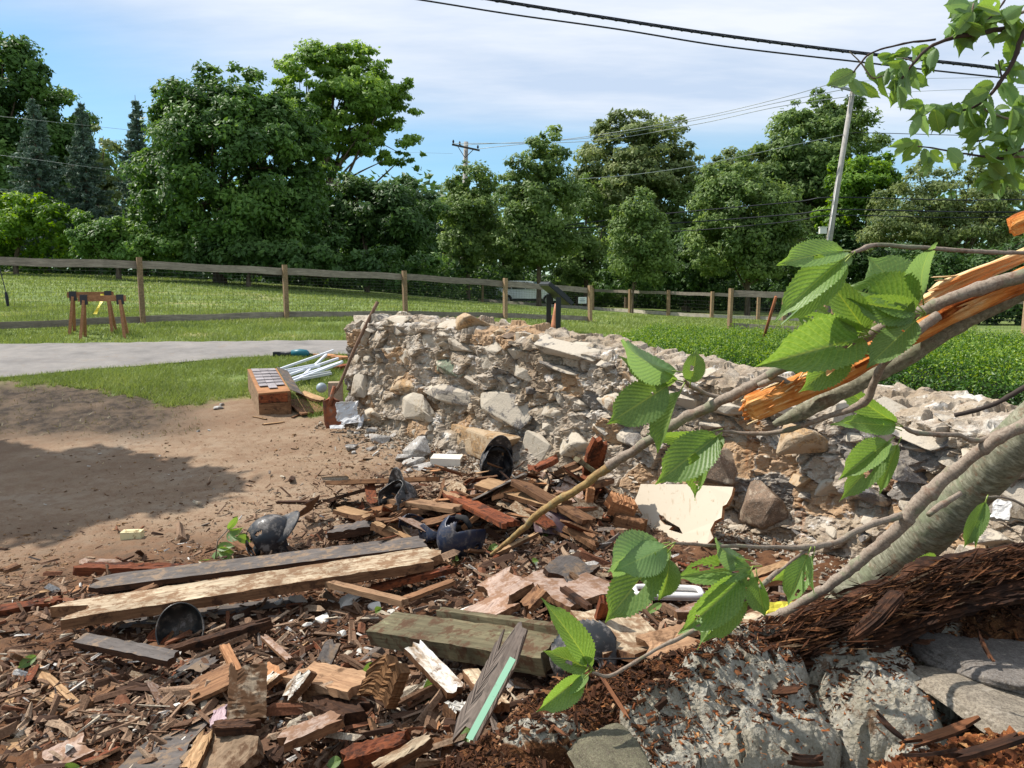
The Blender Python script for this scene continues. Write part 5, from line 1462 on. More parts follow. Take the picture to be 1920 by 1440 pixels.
t = NT('rusty_shovel_blade'); co = t.coord('Position'); c = t.ramp(t.noise(co, 9, 5, .6), [(.35, ln((104, 74, 62))), (.55, ln((150, 88, 56))), (.7, ln((138, 120, 104)))]); M_RUST = t.done(c, .75, t.bump(t.noise(co, 60), .3, .004), .3, .2)
o = child('blade', mesh_np('blade', V, F, M_RUST, True), sh); o.modifiers.new('solid', 'SOLIDIFY').thickness = .004
mb = MB(); mb.tube([neck - g0 + Vector((-.015, 0, -.1)), neck - g0, neck - g0 + Vector((.03, 0, .1))], [.024, .02, .018], 10); mb.build('socket', M_RUST, sh, True)
# block post behind the shovel, grey ball
a, b = P(619, 720, 8.3), P(630, 812, 8.2)
mb = MB(); M = frame((a + b) / 2 + Vector((.02, .06, 0)), Vector((1, .15, 0))); mb.box((0, 0, 0), (.15, .13, (a - b).z + .04), M)
tag(put('timber_block', mb.mesh('timber_block', wood('grey_tan_timber', (128, 112, 94), (154, 138, 118), None, 18, stretch=1))), 'upright grey timber block standing behind the shovel blade', 'block')
c = P(603, 727, 8.7); V, F = ICO[3]
tag(put('grey_ball', mesh_np('grey_ball', V * [.06, .06, .058] + np.array(c), F, plain('grey_ball_cover', (138, 150, 156), .5), True)), 'small grey ball on the grass beside the timber block', 'ball')
# crumpled white siding beside the shovel
M_WS = plain('dented_white_siding', (190, 190, 190), .45, dirt=.35); M_WD = plain('dark_gap', (50, 52, 56), .7)
def crumple(label, px, py, D, w_, h_, seed, mat, rz=0, tilt=60, name='siding_scrap', th=.004, cat='siding', amp=.18, n=12, group=None):
    rr = np.random.default_rng(seed); uu_, vv_ = np.meshgrid(np.linspace(-1, 1, n), np.linspace(-1, 1, n), indexing='ij'); uu_, vv_ = uu_.ravel(), vv_.ravel()
    edge = 1 + .18 * perlin(v3(uu_ * 2.3, vv_ * 2.3, seed))
    V = np.stack([uu_ * w_ / 2 * edge, vv_ * h_ / 2 * edge, amp * min(w_, h_) * ridge(v3(uu_, vv_, seed * .37), .9, 2)], 1)
    F = [[i * n + j, (i + 1) * n + j, (i + 1) * n + j + 1, i * n + j + 1] for i in range(n - 1) for j in range(n - 1)]
    M = Matrix.Translation(P(px, py, D)) @ Euler((R(tilt), 0, R(rz))).to_matrix().to_4x4()
    o = put(name, mesh_np(name, V, F, mat), None, M); o.modifiers.new('solid', 'SOLIDIFY').thickness = th
    return tag(o, label, cat, group)
crumple('white ribbed siding panel standing against the wall end', 651, 772, 7.9, .22, .2, 3, M_WS, 12, 72)
crumple('folded white siding strip in front of the ribbed panel', 657, 788, 7.7, .2, .1, 4, M_WS, 30, 40)
crumple('small bent white siding piece lying nearest the shovel', 632, 801, 7.5, .14, .06, 5, M_WS, 10, 25)
for a, b, lab in (((672, 806), (686, 772), 'grey metal strip leaning on the siding scraps'), ((640, 800), (658, 778), 'pale moulding strip lying across the siding scraps')):
    p, q = G(*a), P(b[0], b[1], G(*a).y + .2); mb = MB(); mb.bar(p, q, .04, .02); tag(put('metal_strip', mb.mesh('metal_strip', M_WS)), lab, 'strip')
plank('tan split plank lying behind the box column under the shovel', (560, 735), (606, 752), .14, .03, W_TAN, .06, .05, .08)
plank('flat brown panel in the shadow beside the box column', (556, 748), (590, 775), .3, .02, W_BROWN, .03, .03, .05)
plank('orange torn board against the wall end behind the white rails', (595, 665), (650, 672), .2, .04, W_ORANGE, .04, .05, .1)
plank('grey lilac stained board under the orange torn board', (630, 690), (650, 684), .16, .04, W_RED, .04, .05, .05)
plank('thin pale stick in front of the box column', (474, 781), (500, 786), .03, .012, W_TAN, .01, .01, .01, n=6)
plank('pale split lath lying right below the thin stick', (492, 796), (534, 791), .045, .012, W_TAN, .01, .01, .03, n=6)
plank('short grey brown stick between box column and shovel', (548, 783), (566, 774), .03, .015, W_BROWN, .01, .01, .01, n=6)

# ================================================================== CONCRETE CHUNKS
CH = [mesh_np('concrete_chunk', *hull_rock(500 + k, 11 + k), M_CONC) for k in range(8)]
chunks = [(783, 840, 62, 50, 'tall pale concrete chunk, biggest by the wall foot'), (757, 858, 36, 18, 'flat grey chunk left of the tall concrete chunk'), (655, 836, 40, 18, 'jagged grey chunk alone on the dirt'), (715, 822, 50, 20, 'flat pale chunk near the wall foot'),
          (698, 840, 24, 9, 'thin chip right of the jagged grey chunk'), (775, 866, 44, 16, 'chunk below the tall concrete chunk'), (800, 874, 50, 14, 'low chunk left of the white block'), (845, 852, 26, 16, 'small white chunk sitting on the white block'), (766, 882, 18, 10, 'little round chunk nearest the planks'),
          (690, 818, 16, 9, ''), (735, 816, 22, 10, ''), (670, 812, 14, 8, ''), (372, 808, 8, 6, ''), (392, 807, 8, 4, ''), (410, 764, 22, 7, ''), (416, 758, 12, 6, ''), (700, 806, 26, 10, ''), (745, 800, 16, 9, ''), (820, 884, 30, 8, ''), (850, 880, 26, 8, ''), (300, 855, 6, 4, ''), (664, 848, 10, 6, '')]
for k, (px, py, w_, h_, lab) in enumerate(chunks):
    p = G(px, py + h_ * .35); kk = p.y / FPX
    o = put('concrete_chunk', CH[k % 8]); o.location = p + Vector((0, 0, h_ * kk * .30)); o.scale = (w_ * kk / 2, w_ * kk / 2.4, h_ * kk / 2 * 1.05); o.rotation_euler = (R(random.uniform(-15, 15)), R(random.uniform(-15, 15)), R(random.uniform(0, 90)))
    tag(o, lab or ('small pale rubble stone lying loose ' + ('near the shovel and wall end' if 655 < px < 760 else 'at the foot of the wall by the white block' if px >= 760 else 'on the open dirt left of the wall')), 'concrete chunk', None if lab else 'small loose stones on the dirt')
p = G(838, 872); mb = MB(); M = frame(p + Vector((0, 0, .045)), Vector((1, -.12, 0)).normalized()) @ Matrix.Rotation(R(4), 4, 'X'); mb.box((0, 0, 0), (.27, .15, .07), M)
tag(put('concrete_block', mb.mesh('concrete_block', plain('smooth_pale_concrete', (206, 200, 188), .8, bump=.3, dirt=.2))), 'clean cut pale rectangular block at the wall foot', 'block')

# ================================================================== BATTING HELMETS
def shellmat(name, c, scuff=.4):
    t = NT(name); co = t.coord('Object')
    n1 = t.noise(co, 16, 6, .75); n2 = t.noise(co, 90, 4, .7)
    col = t.mix(t.rng(n1, .58 - scuff * .1, .66 - scuff * .1, 0, .75), ln(c), ln((118, 118, 120)))
    col = t.mix(t.rng(n1, .46, .60, 0, .35), col, ln((118, 106, 92)))
    r_ = t.rng(n1, .4, .6, .38, .8)
    return t.done(col, r_, t.bump(n2, .25, .002), .5)
M_HB = shellmat('scuffed_black_shell', (26, 28, 34), .5); M_HN = shellmat('navy_blue_shell', (26, 36, 58), .2); M_HG = shellmat('dusty_black_shell', (38, 40, 42), .8)
M_PAD = plain('tan_foam_padding', (176, 146, 104), .95, bump=.6, dirt=.3); M_PADB = plain('black_foam_padding', (30, 30, 31), .95, bump=.6, dirt=.3)
def helmet(label, loc, rot, mat=M_HB, sc=1.0, brim=True, pad=M_PADB, broken=0, group='batting helmets in the rubble', cut=None, vent=True):
    root = empty('batting_helmet', loc, label, 'helmet', group); root.scale = (sc, sc, sc)
    if len(rot) == 3: root.rotation_euler = rot
    if len(rot) == 2:
        zt_, yt_ = Vector(rot[0]).normalized(), Vector(rot[1]); yt_ = (yt_ - zt_ * yt_.dot(zt_)).normalized(); root.rotation_euler = Matrix((yt_.cross(zt_), yt_, zt_)).transposed().to_euler()
    a, b, c = .112, .135, .125
    NU_, NV = 56, 30; V = []; F = []
    for i in range(NU_):
        ph = 2 * math.pi * i / NU_                      # 0 = +x (right ear), pi/2 = +y (front)
        fr = max(0, math.sin(ph)); bk = max(0, -math.sin(ph)); sd = abs(math.cos(ph))
        thm = R(86) * fr ** 1 + R(104) * bk + R(128) * max(0, sd ** 3) ; thm = max(thm, R(84)); thm = min(thm, R(130))
        for j in range(NV + 1):
            th = thm * j / NV; s_ = math.sin(min(th, R(100))) if th > R(100) else math.sin(th)
            z = c * math.cos(th) if th < R(90) else -(th - R(90)) * .12
            V.append((a * s_ * math.cos(ph), b * s_ * math.sin(ph) * (1.06 if math.sin(ph) < 0 else 1), z))
    V = np.array(V)
    for i in range(NU_):
        for j in range(NV):
            q = (i * (NV + 1) + j, ((i + 1) % NU_) * (NV + 1) + j, ((i + 1) % NU_) * (NV + 1) + j + 1, i * (NV + 1) + j + 1)
            cen = V[list(q)].mean(0)
            if abs(cen[0]) > .08 and math.hypot(cen[1] - .005, cen[2] + .035) < .019: continue
            if vent and cen[2] > .03 and abs(abs(cen[0]) - .06) < .007 and abs(cen[1] - .03) < .02: continue
            if broken and cen[1] < -.02 and cen[2] > .0 and perlin(np.array([[cen[0] * 18, cen[1] * 18, cen[2] * 18 + broken]]))[0] > -.12: continue
            if cut and cut(cen): continue
            F.append(q)
    o = child('shell', mesh_np('shell', V, F, mat, True), root); md = o.modifiers.new('solid', 'SOLIDIFY'); md.thickness = .005; md.offset = -1
    # rims round the two ear holes
    for s in (-1, 1):
        if cut and cut(np.array([s * .11, .005, -.035])): continue
        ang = np.linspace(0, 2 * math.pi, 19); pts = [(s * .1135, .005 + .021 * math.cos(q), -.035 + .021 * math.sin(q)) for q in ang]
        mb = MB(); mb.tube(pts, .004, 6, False); mb.build('ear_hole_rim', mat, root, True)
    if brim:
        V = []; F = []; n1, n2 = 22, 7
        for i in range(n1 + 1):
            ph = R(28) + R(124) * i / n1
            for j in range(n2 + 1):
                e = j / n2; ext = .088 * math.sin(math.pi * (i / n1)) ** .6 * e
                x = (a) * math.cos(ph) * (1 + .05 * e); y = b * math.sin(ph) + ext
                V.append((x, y, .012 - .10 * ext - .9 * ext * ext - .22 * (x * x) / .1 * e))
        for i in range(n1):
            for j in range(n2): q = i * (n2 + 1) + j; F.append((q, q + n2 + 1, q + n2 + 2, q + 1))
        o = child('brim', mesh_np('brim', V, F, mat, True), root); o.modifiers.new('solid', 'SOLIDIFY').thickness = .005
    # padding blocks inside
    if pad:
        for s in (-1, 1):
            if cut and cut(np.array([s * .1, 0, -.03])): continue
            mb = MB(); mb.tube([(s * .083, .0, -.075), (s * .088, 0, -.01), (s * .07, 0, .05)], [.016, .022, .012], 8); mb.build('ear_pad', pad, root, True)
        mb = MB(); mb.tube([(-.06, -.085, .01), (0, -.108, .012), (.06, -.085, .01)], [.014, .018, .014], 8); mb.build('rear_pad', pad, root, True)
        mb = MB(); mb.tube([(-.06, .085, .02), (0, .105, .022), (.06, .085, .02)], [.012, .014, .012], 8); mb.build('brow_pad', pad, root, True)
    return root
def hl(px, py, up):
    p = G(px, py); return p + Vector((0, 0, up))
helmet('black helmet with a broken back standing on the dirt, brim to the right', hl(510, 1042, .115), ((-.62, -.42, .62), (.75, -.15, .62)), M_HB, 1.15, broken=3)
helmet('navy blue helmet lying on its side near the middle of the pile', hl(862, 1042, .125), ((-.62, -.72, .2), (-.3, .1, -.9)), M_HN, 1.08, brim=False, vent=False, cut=lambda c: c[1] < -.075 + .02 * math.sin(c[0] * 90))
helmet('hollow black helmet facing out at the foot of the wall', hl(930, 905, .16), ((-.15, .92, .25), (.2, -.2, .95)), M_HB, 1.1)
helmet('clear-sided helmet with a yellow strap under the brown plank', hl(748, 972, .12), ((.72, .62, .0), (-.1, 0, 1)), M_HG, 1.05)
helmet('black helmet half buried by the green board, ear hole showing', hl(1096, 1290, .13), ((-.5, .3, .8), (.85, .15, .475)), M_HG, 1.0, brim=False, vent=False, cut=lambda c: c[0] < .055)
helmet('open tan-padded helmet lying upside down left of the navy one', hl(818, 1022, .07), (R(150), R(0), R(30)), M_HN, .85, pad=M_PAD, brim=False, cut=lambda c: c[2] > .05)
helmet('shattered helmet ear flap standing left of the tan padding', hl(779, 1018, .08), (R(30), R(-20), R(110)), M_HN, .9, brim=False, pad=None, cut=lambda c: c[0] < .02 or c[2] > .06)
helmet('dull purple helmet half buried beside the long yellow twig', hl(1040, 1000, .05), ((.2, .5, .8), (-.8, .5, 0)), shellmat('dull_purple_shell', (70, 46, 52), .3), 1.05, brim=False, vent=False)
# yellow strap and pad ring
mb = MB(); mb.bar(P(738, 958, 5.55), P(744, 940, 5.5), .03, .006); mb.bar(P(744, 946, 5.5), P(757, 935, 5.5), .03, .006)
tag(put('yellow_strap', mb.mesh('yellow_strap', plain('bright_yellow_webbing', (220, 210, 40), .6))), 'bright yellow strap inside the helmet under the brown plank', 'strap')
ang = np.linspace(0, 2 * math.pi, 25); ctr = P(816, 975, 5.25)
v, f = tube_np([ctr + Vector((.030 * math.cos(q), .01 * math.sin(q), .042 * math.sin(q))) for q in ang], .017, 10, False)
tag(put('ear_pad_ring', mesh_np('ear_pad_ring', v, f, plain('grey_tan_foam_ring', (132, 118, 98), .95, bump=.6), True)), 'grey foam ring standing upright left of the navy helmet', 'foam pad')
# cap shell in the foreground left
c0 = G(340, 1216)
root = empty('upturned_cap', c0 + Vector((0, 0, .09)), 'black upturned helmet shell full of chips beside the long pale plank', 'helmet'); root.rotation_euler = (R(58), R(-6), R(18))
V = []; F = []
for i in range(40):
    ph = 2 * math.pi * i / 40
    for j in range(15):
        th = R(96) * j / 14; V.append((.105 * math.sin(th) * math.cos(ph), .125 * math.sin(th) * math.sin(ph), .10 * math.cos(th)))
for i in range(40):
    for j in range(14): F.append((i * 15 + j, ((i + 1) % 40) * 15 + j, ((i + 1) % 40) * 15 + j + 1, i * 15 + j + 1))
M_CAPS = shellmat('black_leather_shell', (30, 31, 30), .1)
o = child('shell', mesh_np('shell', np.array(V) * [1, 1, -1], F, M_CAPS, True), root); o.modifiers.new('solid', 'SOLIDIFY').thickness = .006
crumple('pale blue white rag tucked against the black helmet shell', 398, 1188, 3.75, .12, .12, 14, plain('pale_blue_cloth', (176, 186, 202), .7), 20, 40, name='rag', cat='rag')
# ================================================================== PLANKS AND BOARDS
W_BRL = wood('paler_brown_wood', (122, 92, 68), (156, 124, 94), (176, 148, 118), 28, dirt=.25)
plank('long pale torn plank lying across the foreground', (84, 1160), (838, 1042), .25, .05, W_PALE, .14, .17, .22, .12, roll=-2, n=40)
plank('long grey tarred board just behind the long pale plank', (165, 1098), (800, 1018), .2, .03, W_GREY, .07, .11, .12, .04, roll=0, n=30)
plank('thin dark strip under the long pale plank', (210, 1175), (560, 1128), .12, .02, W_GREY, .02, .03, .05, .05)
plank('red rotten timber lying behind the grey tarred board', (140, 1068), (372, 1072), .09, .06, W_RED, .03, .03, .1, .18, n=20)
plank('grey crusted slat behind the red rotten timber', (150, 1052), (250, 1056), .06, .02, W_LILAC, .01, .01, .06)
plank('brown rotten strip reaching in from the left edge', (-60, 1158), (125, 1128), .09, .05, W_RED, .02, .02, .05, .1)
plank('thin tan strip above the rotten strip at the left edge', (-40, 1130), (100, 1108), .03, .015, W_TAN, .01, .01, .02, .05)
plank('small reddish board end left of the grey tarred board', (124, 1112), (166, 1098), .16, .015, W_ORANGE, .01, .01, .03)
plank('thin dark wedge of wood at the left edge of the dirt', (2, 1072), (36, 1058), .06, .02, W_BROWN, .01, .02, .02)
plank('brown sliver lying on the long pale plank', (200, 1133), (300, 1096), .05, .02, W_BROWN, .14, .16, .05, .04)
plank('bent brown offcut lying on the pale plank', (206, 1140), (290, 1120), .05, .012, W_ORANGE, .14, .14, .03)
plank('small dark sliver on top of the pale plank middle', (530, 1082), (576, 1092), .03, .01, W_DARK, .15, .15, .02)
plank('twisted red splinter across the near end of the pale plank', (672, 1110), (862, 1064), .05, .03, W_RED, .08, .14, .1, .1, n=18)
plank('grey brown lath below the twisted red splinter', (738, 1132), (856, 1088), .05, .02, W_BROWN, .1, .14, .04)
plank('broad brown plank bridging the pile by the hollow helmet', (622, 906), (812, 898), .16, .03, W_BROWN, .20, .20, .03, .03, roll=-14)
plank('flat grey board leaning under the bridging plank', (616, 938), (708, 912), .24, .02, W_GREY, .05, .14, .03, roll=-8)
plank('dark grey board right of the yellow strap helmet', (768, 940), (836, 948), .22, .02, W_GREY, .1, .08, .03, roll=-14)
plank('long dark stick lying alone left of the pile', (514, 942), (602, 940), .04, .015, W_DARK, .01, .02, .06, .05)
plank('torn tan plank with a ragged left end', (632, 955), (765, 988), .12, .03, W_TAN, .08, .05, .12)
plank('curved brown plank in front of the yellow strap helmet', (700, 985), (775, 960), .07, .02, W_BROWN, .06, .13, .04, bend=.04)
plank('grey topped board end in the middle of the pile', (620, 1000), (702, 986), .16, .05, W_GREY, .06, .08, .02)
plank('pale edged board sloping to the broken helmet flap', (700, 984), (772, 1018), .05, .05, W_TAN, .12, .06, .02)
plank('brown board corner beside the broken black helmet', (440, 1014), (486, 1042), .10, .02, W_BROWN, .06, .01, .01)
plank('grey creased panel below the hollow helmet', (888, 940), (990, 888), .26, .012, wood('grey_creased_panel', (140, 130, 118), (168, 158, 146), None, 12, stretch=.4), .10, .22, .03, roll=-20)
plank('long brown board under the yellow twig', (962, 900), (1108, 980), .12, .03, W_BROWN, .26, .14, .05, .02, roll=-6)
plank('second brown board in the middle of the pile', (925, 930), (1000, 905), .12, .03, W_ORANGE, .14, .2, .06)
plank('short upright brown stake in the pile', (1102, 960), (1108, 912), .05, .03, W_ORANGE, .05, .25, .02)
plank('brown splinter right of the yellow twig', (1060, 988), (1120, 1026), .06, .03, W_BROWN, .14, .06, .04)
plank('rotten log end lying right of the pile', (1138, 940), (1190, 958), .13, .10, W_ORANGE, .12, .10, .05, roll=20, n=20)
plank('broken log below the rotten log end', (1150, 975), (1215, 992), .09, .08, W_BROWN, .05, .05, .05)
plank('large dark red broken slab leaning on the wall', (1108, 890), (1124, 820), .13, .04, W_RED, .12, .45, .03, .12, n=20)
plank('dark brown slab right of the grey creased panel', (1000, 880), (1050, 858), .22, .03, W_RED, .18, .26, .06)
plank('brown slab leaning beside the red slab', (1042, 885), (1090, 868), .15, .03, W_BROWN, .14, .24, .05)
plank('mossy tan board end right of the brown slabs', (1080, 860), (1122, 890), .10, .03, W_GREEN, .30, .2, .02)
plank('orange brown splinter pointing up by the helmets', (868, 990), (905, 960), .07, .03, W_ORANGE, .08, .18, .05)
plank('tan lath lying under the navy helmet', (928, 1040), (1010, 1000), .03, .02, W_TAN, .05, .1, .04)
plank('wide lilac grey slab in the middle foreground', (905, 1125), (985, 1080), .24, .04, W_LILAC, .10, .13, .05)
plank('mud covered grey board below the wide lilac slab', (1010, 1075), (1130, 1130), .3, .03, W_LILAC, .10, .08, .06, roll=4)
plank('small upright brown board beside the lilac slab', (985, 1140), (1020, 1105), .09, .03, W_BROWN, .10, .16, .02)
plank('narrow dark lath crossing the grey board', (1054, 1102), (1106, 1140), .03, .02, W_DARK, .14, .12, .03)
plank('splintered stick standing beside the grey board', (1118, 1185), (1136, 1120), .04, .03, W_RED, .05, .26, .06)
plank('lower lilac brown panel right of the green board', (1085, 1160), (1180, 1210), .26, .03, W_LILAC, .08, .06, .04)
plank('long mossy green beam with a pale painted edge', (716, 1178), (1045, 1228), .16, .07, W_GREEN, .14, .16, .03, .03, roll=12, n=26)
plank('green edged strip lying on the mossy beam', (822, 1152), (1120, 1195), .04, .05, W_GREEN, .20, .20, .02)
plank('small brown plank left of the cream pebbles', (772, 1212), (858, 1300), .07, .03, W_WHITE, .2, .10, .03, roll=10)
plank('short white painted stub below the slanting white plank', (842, 1320), (872, 1348), .06, .05, W_WHITE, .08, .06, .04)
plank('long torn board with a mint green stripe', (862, 1398), (978, 1170), .09, .02, wood('grey_board_mint', (104, 92, 84), (130, 118, 108), None, 20), .12, .36, .06, .22, roll=24, n=24)
plank('thick brown split timber standing on end', (706, 1318), (742, 1228), .12, .08, wood('split_timber', (88, 62, 40), (136, 100, 66), (164, 126, 86), 26, bump=1.0), .10, .24, .05, .10, roll=20, n=20)
plank('dark rotten slab left of the split timber', (590, 1318), (680, 1350), .12, .06, W_DARK, .05, .06, .06)
plank('brown board under the white flaking shard', (572, 1290), (672, 1298), .10, .04, W_BROWN, .08, .06, .03)
plank('white flaking painted shard standing in the rubble', (535, 1312), (588, 1252), .08, .03, W_WHITE, .08, .18, .05, .06, roll=15, n=18)
plank('pale slab crusted with mud and pointing up', (462, 1360), (466, 1240), .13, .03, wood('mud_crusted_slab', (130, 112, 92), (162, 146, 124), None, 18, dirt=.7, dirtcol=(92, 66, 44)), .08, .22, .03, .12, roll=10, n=20)
plank('brown panel behind the mud crusted slab', (350, 1302), (440, 1262), .20, .015, W_BROWN, .05, .10, .03)
plank('orange brown board right of the mud crusted slab', (478, 1280), (520, 1252), .14, .03, W_ORANGE, .08, .1, .04)
plank('small white painted tongue behind the crusted slab', (414, 1298), (452, 1282), .06, .02, W_WHITE, .05, .07, .02)
plank('white painted tongue right of the crusted slab', (488, 1292), (524, 1262), .05, .02, W_WHITE, .08, .12, .03)
plank('square lilac chip in front of the crusted slab', (396, 1356), (432, 1338), .10, .03, wood('lilac_chip', (150, 128, 134), (170, 150, 152), None, 20), .08, .1, .02)
plank('black tar paper sheet at the bottom edge', (240, 1420), (366, 1405), .36, .012, W_GREY, .03, .05, .04, roll=0)
plank('wide mud smeared plank at the bottom left', (362, 1470), (470, 1368), .26, .04, wood('mud_plank', (118, 98, 78), (148, 126, 102), None, 18, dirt=.45), .05, .12, .05, roll=0)
plank('narrow splintered lath beside the wide bottom plank', (352, 1452), (392, 1372), .05, .03, W_TAN, .10, .12, .04)
plank('dark strip lying over the top of the bottom plank', (392, 1366), (488, 1362), .05, .03, W_DARK, .14, .14, .05)
plank('pale splintered twin shard on the left', (66, 1248), (112, 1312), .05, .015, W_TAN, .03, .02, .06, .04)
plank('second pale shard of the splintered pair', (90, 1270), (148, 1325), .03, .015, W_TAN, .04, .02, .03)
plank('flat tan splinter below the pale pair', (60, 1312), (150, 1322), .03, .02, W_TAN, .02, .02, .05)
plank('dark brown stick pointing from the tan splinters', (108, 1355), (214, 1290), .05, .03, W_BROWN, .02, .04, .06, .04)
plank('dark thin lath left of the crusted slab', (250, 1242), (512, 1166), .05, .04, W_DARK, .03, .10, .08, .08, n=22)
plank('tan strip standing along the left border', (0, 1380), (28, 1282), .03, .02, W_TAN, .01, .02, .02)
plank('flat plywood scrap at the lower left', (8, 1405), (62, 1392), .10, .015, W_TAN, .02, .02, .02)
plank('grey stone coloured board scrap at the bottom left', (80, 1440), (170, 1395), .15, .03, W_LILAC, .02, .03, .05)
plank('narrow brown splinter standing by the crusted slab', (420, 1210), (446, 1262), .04, .02, W_ORANGE, .08, .06, .02)
plank('pair of grey slats behind the brown panel', (335, 1265), (396, 1225), .05, .02, W_GREY, .04, .05, .03)
plank('curled grey brown strip right of the slats', (362, 1262), (404, 1232), .08, .015, W_GREY, .05, .06, .03)
plank('pink edged splinter pointing down to the crusted slab', (492, 1192), (545, 1240), .03, .015, W_LILAC, .1, .07, .03)
plank('rotten brown timber at the bottom middle', (640, 1432), (775, 1392), .08, .06, W_RED, .06, .08, .06)
plank('pale plank poking out at the bottom middle', (700, 1448), (812, 1385), .05, .03, W_PALE, .10, .14, .04)
plank('grey brown flat wood slab beside the mint striped board', (950, 1372), (1048, 1318), .14, .03, W_BROWN, .10, .14, .05)
plank('brown flat piece at the right of the leaves', (1155, 1100), (1212, 1122), .1, .02, W_BROWN, .05, .05, .03)
plank('split tan board pieces right of the leaf cluster', (1382, 1092), (1478, 1058), .06, .03, W_TAN, .06, .10, .04)
plank('second split tan board under the first on the right', (1390, 1105), (1490, 1074), .05, .03, W_ORANGE, .04, .08, .04)
plank('white cut stone-like slab under the branches', (1230, 1262), (1370, 1222), .14, .03, W_WHITE, .10, .12, .03)
plank('dark wedge of roofing in the foreground rubble', (606, 1248), (628, 1200), .08, .01, W_GREY, .05, .14, .02)
for k, (a, b) in enumerate((((1766, 1072), (1812, 1075)), ((1822, 1080), (1858, 1082)))):
    p, q = P(a[0], a[1] - 5, 2.7), P(b[0], b[1] - 5, 2.68)
    mb = MB(); M = frame((p + q) / 2 + Vector((0, 0, -.06)), q - p) @ Matrix.Rotation(R(-12 + 5 * k), 4, 'X') @ Matrix.Rotation(R(6 - 14 * k), 4, 'Y'); mb.box((0, 0, 0), ((q - p).length, .015, .22 - .04 * k), M)
    tag(put('shingle_board', mb.mesh('shingle_board', wood('grey_brown_shingle_%d' % k, (104, 88, 74), (128, 110, 94), None, 22, stretch=1))), ('larger' if k == 0 else 'smaller') + ' grey brown upright board behind the rotten beam', 'board')
for k, (a, b, w_, lab) in enumerate([((872, 1168), (962, 1122), .22, 'pale dusty slab just above the mossy beam'), ((1128, 1150), (1206, 1236), .26, 'big dusty grey brown slab right of the strip on the mossy beam'), ((1190, 1236), (1330, 1196), .20, 'dusty flat board under the leaf cluster near the trunk'), ((1040, 1092), (1092, 1050), .20, 'dusty pale slab standing behind the plastic tray'), ((1290, 1160), (1400, 1120), .16, 'pale board under the drooping leaf cluster'), ((1400, 1180), (1500, 1140), .12, 'grey flat board behind the yellow rag'), ((560, 1260), (690, 1290), .14, 'grey brown board end behind the white shard'), ((150, 1200), (330, 1236), .07, 'long pale splintered lath left of the dark lath'), ((520, 1395), (640, 1345), .10, 'pale brown slab near the bottom edge'), ((880, 1260), (940, 1330), .06, 'pale lath leaning behind the mint striped board'), ((690, 930), (860, 955), .10, 'grey board lying under the bridging plank'), ((900, 905), (1060, 950), .14, 'broad brown board in the heap by the hollow helmet'), ((1000, 940), (1150, 900), .10, 'red brown board crossing the heap near the slab'), ((840, 925), (960, 985), .12, 'pale brown board sloping through the middle of the heap'), ((560, 1080), (760, 1130), .04, 'thin lath crossing in front of the pale plank end')]):
    plank(lab, a, b, w_, .03, [W_LILAC, W_PALE, W_BRL, W_GREY][k % 4] if k < 11 else [W_BROWN, W_RED, W_BRL, W_TAN][k % 4], .10 + .02 * (k % 3), .12 + (.08 if k > 9 else 0), w_ * .35, roll=-8 + 6 * (k % 4), n=14)
# mint stripe on the torn board
a, b = G(880, 1392, up=.155), G(962, 1238, up=.30)
mb = MB(); mb.bar(a + Vector((.0, -.01, .015)), b + Vector((0, -.01, .012)), .022, .004, up=Vector((-.3, -.75, .6)))
tag(put('painted_stripe', mb.mesh('painted_stripe', plain('mint_green_paint', (140, 190, 160), .6, dirt=.25))), 'mint green painted batten lying on the torn grey board', 'batten')
# torn cream drywall board leaning on the wall
t = NT('cream_painted_plywood'); co = t.coord('Object'); n1 = t.noise(t.coord('Object', (3, 1, .3)), 16, 5, .6)
c = t.mix(t.rng(t.noise(co, 12, 6, .7), .62, .7, 0, .7), ln((190, 178, 158)), ln((150, 130, 104))); c = t.mix(t.rng(n1, .60, .66, 0, .4), c, ln((150, 128, 98)))
M_CREAM = t.done(c, .75, t.bump(n1, .3, .003), .3)
outline = [(1203, 908), (1240, 910), (1290, 911), (1330, 912), (1375, 914), (1372, 930), (1366, 948), (1355, 950), (1356, 974), (1342, 978), (1334, 996), (1338, 1008), (1328, 1024), (1300, 1026), (1262, 1025), (1222, 1016), (1198, 1000), (1192, 980), (1206, 968), (1192, 940), (1198, 925)]
V = []; D0 = 5.0
for x, y in outline:
    D = 4.84 + (1025 - y) * .0022 - (x - 1200) * .0030
    V.append(P(x + random.uniform(-2, 2), y + random.uniform(-2, 2), D))
n_ = len(V); cen = sum(V, Vector()) / n_; nn = (V[4] - V[0]).cross(V[13] - V[0]).normalized()
if nn.y > 0: nn = -nn
hole = [(1237, 966), (1246, 968), (1252, 976), (1262, 982), (1276, 990), (1282, 1002), (1268, 998), (1256, 994), (1262, 988), (1248, 984), (1240, 976)]
H = []
for x, y in hole: H.append(P(x, y, 4.84 + (1025 - y) * .0022 - (x - 1200) * .0030))
bmm = bmesh.new()
def loop(vs):
    q = [bmm.verts.new(v - cen) for v in vs]; return [bmm.edges.new((q[i], q[(i + 1) % len(q)])) for i in range(len(q))]
ed = loop(V) + loop(H)
bmesh.ops.triangle_fill(bmm, use_beauty=True, use_dissolve=False, edges=ed)
me = bpy.data.meshes.new('cream_board'); bmm.to_mesh(me); bmm.free(); me.materials.append(M_CREAM); me.materials.append(W_ORANGE)
o = put('cream_board', me); o.location = cen; md = o.modifiers.new('solid', 'SOLIDIFY'); md.thickness = .022; md.offset = 0; md.material_offset_rim = 1
tag(o, 'torn cream painted board with a gash leaning on the wall', 'board')
